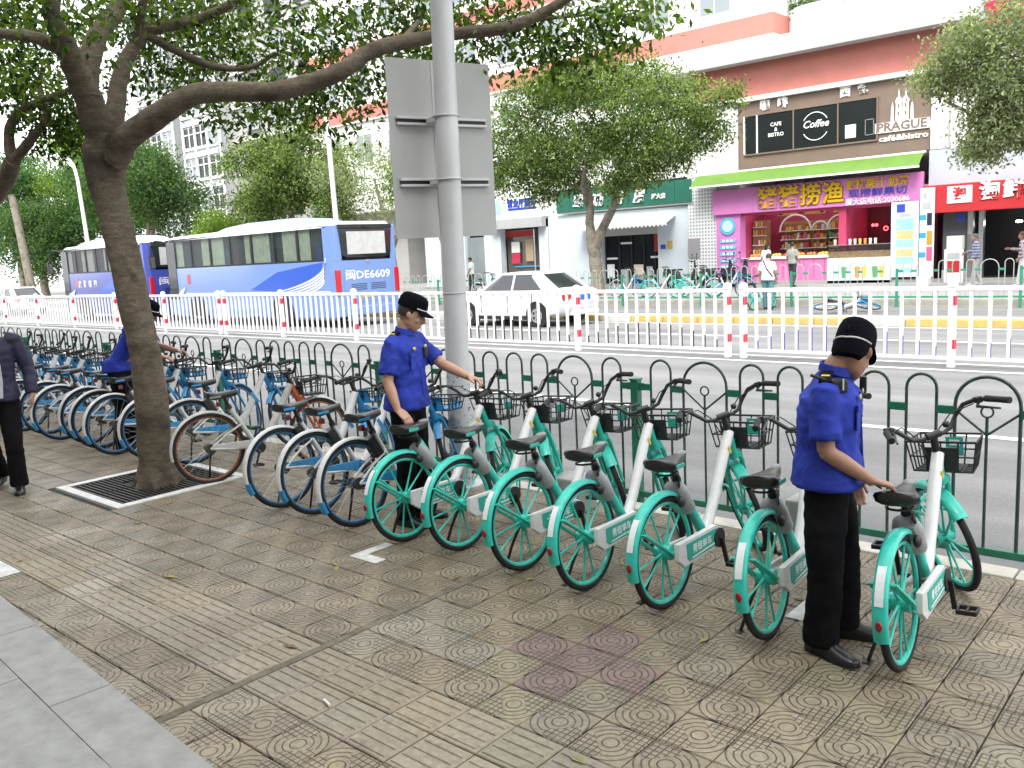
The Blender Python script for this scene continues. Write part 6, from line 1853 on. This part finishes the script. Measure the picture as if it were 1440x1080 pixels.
MB().bx(1.2, 1.5, .3, .34, 1.5, 2.3).build('red_notice', M_SIGNRED, pf); MB().bx(-1.4, -1.0, .3, .34, .35, 1.0).build('price_card', M_SIGNWHITE, pf); MB().bx(.1, .6, .28, .33, .3, .95).build('box_pile', GC[4], pf); MB().bx(-.6, -.2, .25, .33, .1, .75).build('crate', M_GREYPANEL, pf); MB().bx(.8, 1.1, .25, .33, .1, .85).build('crate', M_GREYPANEL, pf)
for z, x0, x1 in ((1.22, -1.4, -.8), (1.22, 1.0, 1.5), (1.9, -.6, .0)): MB().bx(x0, x1, .3, .33, z, z + .09).build('shelf_light', M_SIGNWHITE, pf)
ca = MB(); vs, fs = [], []
for q in range(49):
    x = -2.5 + 5.0 * q / 48
    vs += [(x, .02, 3.05), (x, -.75, 2.78 + .04 * (1 if q % 2 else -1)), (x, -.76, 2.62 + .05 * (1 if q % 2 else -1))]
for q in range(48):
    for w_ in (0, 1): fs.append((q * 3 + w_, q * 3 + w_ + 1, q * 3 + 3 + w_ + 1, q * 3 + 3 + w_))
ca.add(vs, fs); ca.build('canopy', mat('white_canopy', (.7, .71, .69), .6), pf)
MB().bx(2.05, 2.3, .03, .045, 1.6, 1.95).build('gold_plaque', mat('gold_plaque', (.5, .35, .08), .4), pf); MB().bx(1.7, 1.95, .03, .045, 1.6, 1.8).build('house_number', M_BLUESIGN, pf)
wp = tag(MB().bx(-19.4, -18.85, YB - .1, YB - .055, 1.3, 2.1).build('wall_plaque', mat('plaque_grey', (.3, .28, .3), .4)), 'grey metal plaque on the pierced white tile pier', 'plaque')
# ---- service office
of = sign('white office fascia with blue lettering and pale blue drop logo', (-29.05, YB - .2, 4.16))
MB().bx(-1.75, 1.75, 0, .2, -.6, .62).build('board', M_SIGNWHITE, of, bevel=.02); MB().bx(-1.75, 1.75, -.15, .2, -1.1, -.605).build('canopy_box', M_GREYPANEL, of, bevel=.02)
text('letter', '珠海税务服务', .42, M_BLUESIGN, of, face_y(.45, -.02, .12), .04, .012, width=1.9) if False else text('letter', '营业厅服务', .42, M_BLUESIGN, of, face_y(.42, -.02, .12), .04, .014, width=1.9)
MB().bx(-.5, 1.35, -.02, -.001, -.2, -.1).build('sub_lettering', M_BLUESIGN, of)
MB().poly([(-1.2 + .26 * cos(a) * (1 if sin(a) < .3 else .75), 0, .02 + .36 * sin(a)) for a in [2 * pi * q / 20 for q in range(20)]], .03, (0, -1, 0)).build('drop_logo', mat('drop_blue', (.35, .58, .72), .5), of)
od = thing('office_door', 'glazed office doorway with a red banner and posters', 'shopfront', (-29.05, YB, .1))
MB().bx(-1.28, 1.24, .5, .54, 0, 2.9).build('glass', mat('brownish_glass', (.1, .09, .075), .1), od)
MB().bx(-1.25, .6, .4, .44, 2.55, 2.85).build('banner', M_SIGNRED, od)
MB().bx(-.9, -.35, .38, .42, 1.2, 1.75).build('poster', mat('poster_crimson', (.5, .03, .08), .5), od); MB().bx(-.9, -.35, .38, .42, 1.76, 2.3).build('poster', M_SIGNWHITE, od); MB().bx(.05, .55, .38, .42, 1.3, 2.4).build('poster', mat('poster_tan', (.4, .3, .2), .6), od)
MB().bx(-.8, 1.24, .44, .47, 1.0, 1.08).build('blue_stripe', mat('stripe_blue', (.05, .25, .5), .5), od); MB().bx(.62, .7, .35, .5, 0, 2.9).build('door_frame', M_CHROME, od)

# ---- taller white apartment block behind
ap = thing('apartment_block', 'tall white apartment block with salmon bands rising behind the shops', 'building', (0, 38.6, 0))
def app(name, x0, x1, y0, y1, z0, z1, mt, bevel=0): return MB().bx(x0, x1, y0, y1, z0, z1).build(name, mt, ap, bevel=bevel)
for q, (z0, z1) in enumerate(((5.0, 10.9), (11.85, 14.8), (15.65, 19.0))): app('wall', -52, -17.6, 0, 9, z0, z1, M_WALLW)
for z0, z1 in ((10.9, 11.85), (14.8, 15.65)): app('salmon_band', -52, -17.58, -.04, 9, z0 + .001, z1 - .001, M_REDW)
for z in (10.82, 14.72): app('ledge', -52, -17.5, -.2, 9, z, z + .079, M_WALLW)
for z0, h in ((8.2, 1.8), (12.3, 1.8), (16.2, 1.8)):
    for q in range(10):
        x = -50 + q * 3.2
        w = app('window', x, x + 1.5, -.03, .0, z0, z0 + h, M_WINL)
        MB().bx(x + .73, x + .77, -.06, -.03, z0, z0 + h).build('window_bar', M_ALU, w); MB().bx(x - .05, x + 1.55, -.1, -.0, z0 - .08, z0 - .01).build('sill', M_WALLW, w)
acg = 'air conditioning units on the white block'
for q, (x, z) in enumerate(((-34.8, 9.9), (-31.2, 9.9), (-27.4, 9.2), (-24.2, 13.2), (-38, 10.0))):
    a = thing('air_conditioner', 'white boxy air conditioner with a round fan grille on the white block', 'air conditioner', (x, 38.2, z), 0, acg)
    MB().bx(-.45, .45, -.15, .2, 0, .62).build('casing', M_SIGNWHITE, a, bevel=.03); MB().cyl((.1, -.152, .31), (.1, -.17, .31), .25, 18).build('fan_grille', M_GREYPANEL, a)
# curved corner balcony with plants, right of the block
bal = thing('balcony', 'curved white balcony with plants on the corner of the white block', 'balcony', (-16.2, 41.5, 11.2))
m = MB(); m.loft([[Vector((1.9 * cos(a), 1.9 * sin(a), z)) for a in [2 * pi * q / 28 for q in range(28)]] for z in (-2.0, 0, .9)]); m.build('parapet', M_WALLW, bal, smooth=True)
crown('plants', [((1.0 * cos(a), -1.2 + .3 * sin(a), 1.05), (.5, .4, .35), 40) for a in (0, .8, 1.6, 2.4, 3.1)], .16, M_LEAF_DARK, bal, 71, per=7, spread=.15)
MB().bx(-1.2, 4, 1.0, 4, -3, 6).build('rear_wall', M_WALLW, bal)
# ---- glass-fronted block, far left
gb = thing('office_block', 'grey block with white gridded glazing behind the coaches', 'building', (-60, 50, 0))
MB().bx(-38, 6, 0, 12, 0, 30).build('wall', M_CONC, gb)
for x0, x1, y in ((-36.2, -29, -1.2), (-27.6, -20.5, -.9)):
    MB().bx(x0, x1, y, -.01, 0, 29.5).build('bay', mat('bay_grey', (.42, .43, .44), .7), gb)
    for k in range(9):
        z = 1.5 + k * 3.2
        for j in range(3):
            a = x0 + .15 + j * (x1 - x0) / 3; b = a + (x1 - x0) / 3 - .3
            w = MB().bx(a, b, y - .03, y, z, z + 1.9).build('window', M_WIN if (k + j) % 3 else M_WINL, gb)
            MB().bx((a + b) / 2 - .06, (a + b) / 2 + .06, y - .1, y - .03, z, z + 1.9).build('window_bar', M_ALU, w)
            MB().bx(a, b, y - .1, y - .03, z + 1.2, z + 1.3).build('window_bar', M_ALU, w)
        MB().bx(x0 - .1, x1 + .1, y - .16, y - .0, z - .35, z - .15).build('transom', M_ALU, gb)
        MB().bx(x0 - .1, x1 + .1, y - .16, y - .0, z + 2.1, z + 2.25).build('transom', M_ALU, gb)
    for j in range(4): MB().bx(x0 + j * (x1 - x0) / 3 - .1, x0 + j * (x1 - x0) / 3 + .1, y - .2, y - .0, 0, 29.5).build('mullion', M_ALU, gb)
for k in range(8):
    z = 2.2 + k * 3.2
    for x in (-17, -12.5, -8, -3.5):
        w = MB().bx(x, x + 2.4, -.06, .0, z, z + 1.7).build('window', M_WIN if k % 2 else M_WINL, gb)
        MB().bx(x - .1, x + 2.5, -.3, 0, z - .2, z - .01).build('sill', M_CONC, w)
    MB().bx(-19.5, 6, -.25, 0, z + 2.1, z + 2.3).build('floor_line', M_WALLW, gb)
cn = thing('low_building', 'low building with a white curved roof edge between the block and apartments', 'building', (-50, 40, 0))
MB().bx(-8, 6, 0, 10, 0, 9.3).build('wall', M_CONC, cn); MB().bx(-8.5, 6.5, -1.2, 10, 9.3, 10.1).build('roof_edge', M_WALLW, cn, bevel=.1)
for k in range(4): MB().bx(-7 + k * 3.3, -5 + k * 3.3, -.05, 0, 5.5, 7.5).build('window', M_WIN, cn)
# ================================================================ POLE, SIGNS, LAMPS
M_POLE = mat('galvanised_pole', (.52, .525, .53), .5, metal=.15, col2=(.42, .425, .43), scale=3, bump=.1)
M_SIGNBACK = mat('sign_back_aluminium', (.4, .4, .39), .6, metal=.1, col2=(.33, .33, .32), scale=1.6)
pole = thing('sign_pole', 'thick pale grey lamp post standing among the bicycles, leaning slightly', 'pole', (-5.02, 5.0, 0))
def speckled():
    m = bpy.data.materials.new('speckled_pole_base'); m.use_nodes = True
    t = NT(m); n, l = t.n, t.l; b = n['Principled BSDF']
    tc = n.new('ShaderNodeTexCoord').outputs['Object']
    f = t.ramp(t.noise(38, 3, tc, .6), .59, .63)
    l.new(t.mixc(f, (.42, .42, .43, 1), (.03, .03, .03, 1)), b.inputs['Base Color']); b.inputs['Roughness'].default_value = .55
    return m
MB().tube([(0, 0, 0), (.006, 0, .32), (.019, 0, .95)], [.1, .098, .096], 24).build('base_section', speckled(), pole, smooth=True)
MB().tube([(.0191, 0, .951), (.04, 0, 2.0), (.068, 0, 3.4), (.112, 0, 5.6), (.16, 0, 8.0)], [.0955, .092, .087, .08, .07], 24).build('shaft', M_POLE, pole, smooth=True)
MB().cyl((0, 0, -.01), (0, 0, .03), .17, 20).build('foot_plate', M_POLE, pole)
MB().ring((.032, 0, 1.61), .0955, .004, 'z', 24, 6).build('tape_band', M_GREYPANEL, pole)
sgn = thing('road_sign', 'back of a tall grey road sign board bracketed to the lamp post', 'sign', (-5.21, 5.195, 0), radians(72.5))
bdm = MB(); bdm.poly([(-.465, .0, 2.06), (.465, .0, 2.06), (.465, .0, 3.46), (-.465, .0, 3.46)], .008, (0, 1, 0)); bdm.build('board', M_SIGNBACK, sgn)
for z in (2.5, 2.98):
    for dz in (-.024, .024): MB().bx(-.41, .40, -.035, -.001, z + dz - .01, z + dz + .01).build('channel', M_POLE, sgn, bevel=.003)
    MB().bx(-.41, .40, -.012, -.0015, z - .0139, z + .0139).build('channel_web', M_IRON, sgn)
    MB().ring((-.11, -.285, z), .097, .006, 'z', 22, 6, flat=2.2).build('clamp', M_POLE, sgn, smooth=True)
    MB().bx(-.16, -.06, -.2, -.036, z - .02, z + .02).build('clamp_arm', M_POLE, sgn)
MB().bx(-.075, -.03, -.0045, -.001, 2.07, 3.45).build('seam_shadow_strip', M_GREYPANEL, sgn)  # grey strip for the seam and the shadow painted beside the pole

bs = thing('road_sign', 'blue road sign with white edge at the far left of the road', 'sign', (-40.2, 13.3, -.12))
MB().bx(-1.4, .95, 0, .05, 4.3, 5.5).build('panel', mat('sign_blue', (.02, .2, .62), .4), bs); MB().bx(.96, 1.02, -.002, .05, 4.3, 5.5).build('edge', M_SIGNWHITE, bs); MB().bx(-1.4, .95, -.004, -.001, 4.3, 4.36).build('edge', M_SIGNWHITE, bs)
MB().tube([(-1.5, .1, 0), (-1.5, .1, 5.4)], .09, 10).build('post', M_POLE, bs)
M_LAMPP = mat('white_lamp_pole', (.66, .66, .66), .45, metal=.2)
for lb, x, h, curve in (('slim white street lamp with a curved double arm by the farther coach', -51.2, 8.6, True), ('slim white lamp pole rising behind the roof of the blue coach', -28.5, 11.0, False)):
    t = thing('street_lamp', lb, 'street lamp', (x, 22.0, -.1))
    if curve:
        MB().tube([(.6, 0, 0), (.3, 0, 4), (0, 0, 7.2), (-.25, 0, 8.0), (-1.0, 0, 8.55), (-2.4, 0, 8.75)], [.13, .11, .09, .08, .07, .05], 10).build('pole', M_LAMPP, t, smooth=True)
        MB().tube([(0.05, .05, 7.0), (-.5, .05, 7.9), (-1.2, .05, 8.3), (-2.2, .05, 8.72)], .035, 8).build('brace', M_LAMPP, t, smooth=True)
        MB().ball((-2.7, 0, 8.78), (.5, .16, .08), 12, 6).build('lamp_head', M_LAMPP, t, smooth=True)
    else:
        MB().tube([(.3, 0, 0), (0, 0, h)], [.12, .08], 10).build('pole', M_LAMPP, t, smooth=True); MB().tube([(0, 0, h), (-.5, 0, h + .4), (-1.6, 0, h + .5)], [.07, .06, .05], 8).build('arm', M_LAMPP, t, smooth=True); MB().ball((-1.9, 0, h + .5), (.4, .14, .07), 12, 6).build('lamp_head', M_LAMPP, t, smooth=True)
gp = tag(MB().tube([(-65.0, 24, -.1), (-66.0, 24, 5.0), (-66.6, 24, 7.5)], [.3, .26, .22], 12).build('utility_post', M_BARK_FAR, smooth=True), 'tilted pale grey post at the far left kerb', 'post')

# ================================================================ FAR PEOPLE AND PARKED TWO-WHEELERS
M_STRIPE = None
def striped(name, c1, c2, k, ax):
    m = bpy.data.materials.new(name); m.use_nodes = True
    t = NT(m); n, l = t.n, t.l; b = n['Principled BSDF']
    sp = n.new('ShaderNodeSeparateXYZ'); l.new(n.new('ShaderNodeTexCoord').outputs['Object'], sp.inputs[0])
    f = t.m('GREATER_THAN', t.m('FRACT', t.m('MULTIPLY', sp.outputs[2], k)), .5)
    if ax == 'check':
        f = t.m('MULTIPLY', f, t.m('GREATER_THAN', t.m('FRACT', t.m('MULTIPLY', t.m('ADD', sp.outputs[0], sp.outputs[1]), k)), .45))
    l.new(t.mixc(f, c1 + (1,), c2 + (1,)), b.inputs['Base Color']); b.inputs['Roughness'].default_value = .8
    return m
M_STRIPE = striped('blue_grey_stripes', (.42, .45, .52), (.12, .14, .3), 11, 'h')
M_CHECK = striped('plum_check', (.55, .5, .5), (.2, .06, .14), 9, 'check')
M_CLW = mat('white_cotton', (.74, .74, .74), .8); M_CLG = mat('grey_cotton', (.26, .27, .25), .8); M_CLL = mat('pale_trousers', (.5, .49, .46), .8); M_CLD = mat('dark_trousers', (.035, .035, .04), .8); M_CLT = mat('teal_skirt', (.08, .2, .22), .8)
def jj(**kw):
    J = dict(pelvis=(0, 0, .9), chest=(.0, 0, 1.19), neck=(.015, 0, 1.41), head=(.04, 0, 1.535), yaw=0, pitch=.1,
             hipL=(0, .085, .87), hipR=(0, -.085, .87), kneeL=(.05, .1, .48), kneeR=(.02, -.1, .48), ankleL=(.1, .1, .075), ankleR=(-.15, -.1, .09), toeL=(1, .1, 0), toeR=(1, -.1, 0),
             shR=(-.01, -.17, 1.33), elR=(-.02, -.22, 1.08), wrR=(.15, -.2, .92), hdR=(.7, 0, -.5), pnR=(0, 1, -.2), cuR=.4,
             shL=(-.01, .17, 1.33), elL=(-.02, .22, 1.08), wrL=(.1, .22, .86), hdL=(.3, 0, -.9), pnL=(0, -1, 0), cuL=.4)
    J.update(kw); return J
fk = dict(fine=False, vox=.02, wr=.004)
figure('person', 'man in a striped blue-grey shirt and pale trousers walking before the red shop', (-7.45, 31.4, .1), radians(200), jj(wrR=(.3, -.15, 1.05), elR=(.02, -.22, 1.1)), dict(trousers=M_CLL, shirt=M_STRIPE, skin=M_SKIN, shoe=M_CLW, hair=mat('grey_hair', (.12, .12, .12), .6)), sleeve='long', **fk)
figure('person', 'woman in a plum checked top pointing, by the red shop at the picture edge', (-5.95, 30.6, .1), radians(185), jj(wrR=(.38, -.12, 1.15), elR=(.1, -.22, 1.1), hdR=(1, .1, 0), pitch=.2), dict(trousers=M_CLW, shirt=M_CHECK, skin=M_SKIN, shoe=M_CLW, long_hair=True, hair=mat('brown_hair', (.12, .06, .035), .6)), sleeve='long', **fk)
figure('person', 'woman with dark hair in a white blouse at the pink counter', (-15.2, 32.6, .1), radians(70), jj(), dict(trousers=M_CLD, shirt=M_CLW, skin=M_SKIN, shoe=M_SHOE, long_hair=True), **fk)
figure('person', 'man in a grey shirt with a shoulder bag at the pink counter', (-13.75, 31.7, .1), radians(80), jj(), dict(trousers=M_CLD, shirt=M_CLG, skin=M_SKIN, shoe=M_SHOE), **fk)
pw, sw_, _h = figure('person', 'person in a white shirt with a bag strap astride a teal bicycle', (-11.2, 24.1, -.12), radians(100), jj(pitch=.35, neck=(.06, 0, 1.4), head=(.12, 0, 1.5)), dict(trousers=M_CLT, shirt=M_CLW, skin=M_SKIN, shoe=M_SHOE, wide=1.08), **fk)
MB().tube([(-.02, .12, 1.42), (-.14, 0, 1.2), (-.1, -.17, .95)], .02, 6).build('bag_strap', M_CLD, sw_, smooth=True)
figure('person', 'person in a white patterned shirt on the pavement beyond the white sedan', (-29.2, 30.5, .1), radians(200), jj(), dict(trousers=M_CLD, shirt=M_CLW, skin=M_SKIN, shoe=M_SHOE), **fk)

FG = 'bicycles parked along the far hoop fence'
for k, (kind, x, y, hd, lb) in enumerate((('green', -16.4, 25.9, 80, 'teal bicycle parked along the far fence beyond the sedan tail'), ('green', -15.2, 26.2, 75, 'teal bicycle beside the forked street tree on the far pavement'), ('blue', -13.9, 25.9, 85, 'white bicycle parked against the far fence right of the forked tree'), ('blue', -17.8, 26.0, 95, 'white bicycle at the foot of the forked street tree'), ('blue', -24.6, 26.0, 88, 'white bicycle by the far fence in front of the office door'), ('green', -11.5, 23.8, 8, 'teal bicycle ridden by the person with the bag strap'))):
    b = bike(kind, x, y, hd, -4, 15, lb, FG)
    b.location.z = .1 if y > 25.3 else -.12
lb_ = bike('blue', -8.9, 22.6, 70, -78, 10, 'bicycle lying on its side on the lane beyond the yellow kerb', FG); lb_.location.z = .0

def scooter(label, x, y, rz, paint):
    t = thing('motor_scooter', label, 'scooter', (x, y, .1), rz, 'scooters parked beside the pink shop')
    for wx, nm in ((0, 'rear_wheel'), (1.2, 'front_wheel')):
        w = MB().ring((wx, 0, .22), .17, .055, 'y', 20, 8).build(nm, M_TYRE, t, smooth=True); MB().cyl((wx, -.03, .22), (wx, .03, .22), .12, 14).build('rim', M_CHROME, w)
    m = MB(); m.loft([[Vector((x_, y_, z_)) for y_, z_ in ((-w_, z0), (-w_ * 1.1, (z0 + z1) / 2), (-w_ * .7, z1), (w_ * .7, z1), (w_ * 1.1, (z0 + z1) / 2), (w_, z0))] for x_, w_, z0, z1 in ((-.35, .06, .55, .7), (-.1, .14, .35, .72), (.3, .15, .3, .7), (.45, .14, .28, .4), (.8, .14, .28, .36), (.95, .15, .3, .6), (1.02, .13, .6, .95), (1.05, .08, .9, 1.02))])
    m.build('body', paint, t, smooth=True, angle=50)
    MB().loft([[Vector((x_, y_, z_)) for y_, z_ in ((-w_, .72), (-w_, .78), (w_, .78), (w_, .72))] for x_, w_ in ((-.3, .08), (-.1, .13), (.3, .12), (.5, .08))]).build('seat', M_SADDLE, t, bevel=.02)
    MB().tube([(1.15, 0, .25), (1.05, 0, .8), (1.0, 0, 1.05)], .03, 8).build('fork', M_BLK, t, smooth=True)
    MB().tube([(.9, -.33, 1.1), (1.0, -.15, 1.06), (1.0, .15, 1.06), (.9, .33, 1.1)], .02, 8).build('handlebar', M_BLK, t, smooth=True)
    for s in (-1, 1):
        MB().tube([(1.0, s * .22, 1.08), (1.02, s * .28, 1.3)], .01, 6).build('mirror_stalk', M_BLK, t); MB().ball((1.02, s * .29, 1.34), (.02, .06, .04), 8, 6).build('mirror', M_BLK, t, smooth=True)
    MB().ball((1.1, 0, .92), (.06, .08, .07), 10, 6).build('headlamp', M_CHROME, t, smooth=True)
scooter('dark green three-box scooter parked before the pierced tile pier', -18.9, 31.6, radians(10), mat('scooter_green', (.03, .09, .05), .4))
scooter('black scooter parked before the pink pier with blue labels', -17.0, 31.2, radians(60), M_BLK)
scooter('navy scooter parked close to the pink pier', -16.3, 31.5, radians(75), M_NAVY)
bx_ = tag(MB().bx(-9.15, -8.75, 30.9, 31.3, .1, .42).build('white_tub', M_SIGNWHITE, bevel=.04), 'small white tub on the far pavement near the price pillar', 'tub')
# concrete block that steadies the pole's cable box between the teal bicycles
for x, y, w_, h_, lb in ((-2.02, 5.05, .34, .34, 'grey concrete block by the fence behind the bending officer'), (-3.85, 4.98, .26, .26, 'small grey concrete block by the fence near the green post')):
    tag(MB().box((x, y, h_ / 2), (w_, .24, h_)).build('concrete_block', M_CONC, bevel=.015), lb, 'block')

# ================================================================ THE BUILDING ON THIS SIDE OF THE STREET (unseen behind the viewer, height set to shade the pavement)
nb = thing('shop_building', 'unseen plain rendered building lining and shading this side of the pavement', 'building', (0, -4.5, 0))
MB().bx(-60, 30, -10, 0, 0, 17).build('wall', M_CONC, nb)
for k in range(18):
    for z in (4.2, 7.6, 10.6): MB().bx(-58 + k * 4.8, -55.6 + k * 4.8, -.02, .03, z, z + 1.7).build('window', M_WIN, nb)
    MB().bx(-58 + k * 4.8, -54.2 + k * 4.8, -.02, .04, .1, 3.0).build('shopfront_glass', M_WIN, nb)
bpy.data.scenes.remove(TMP)
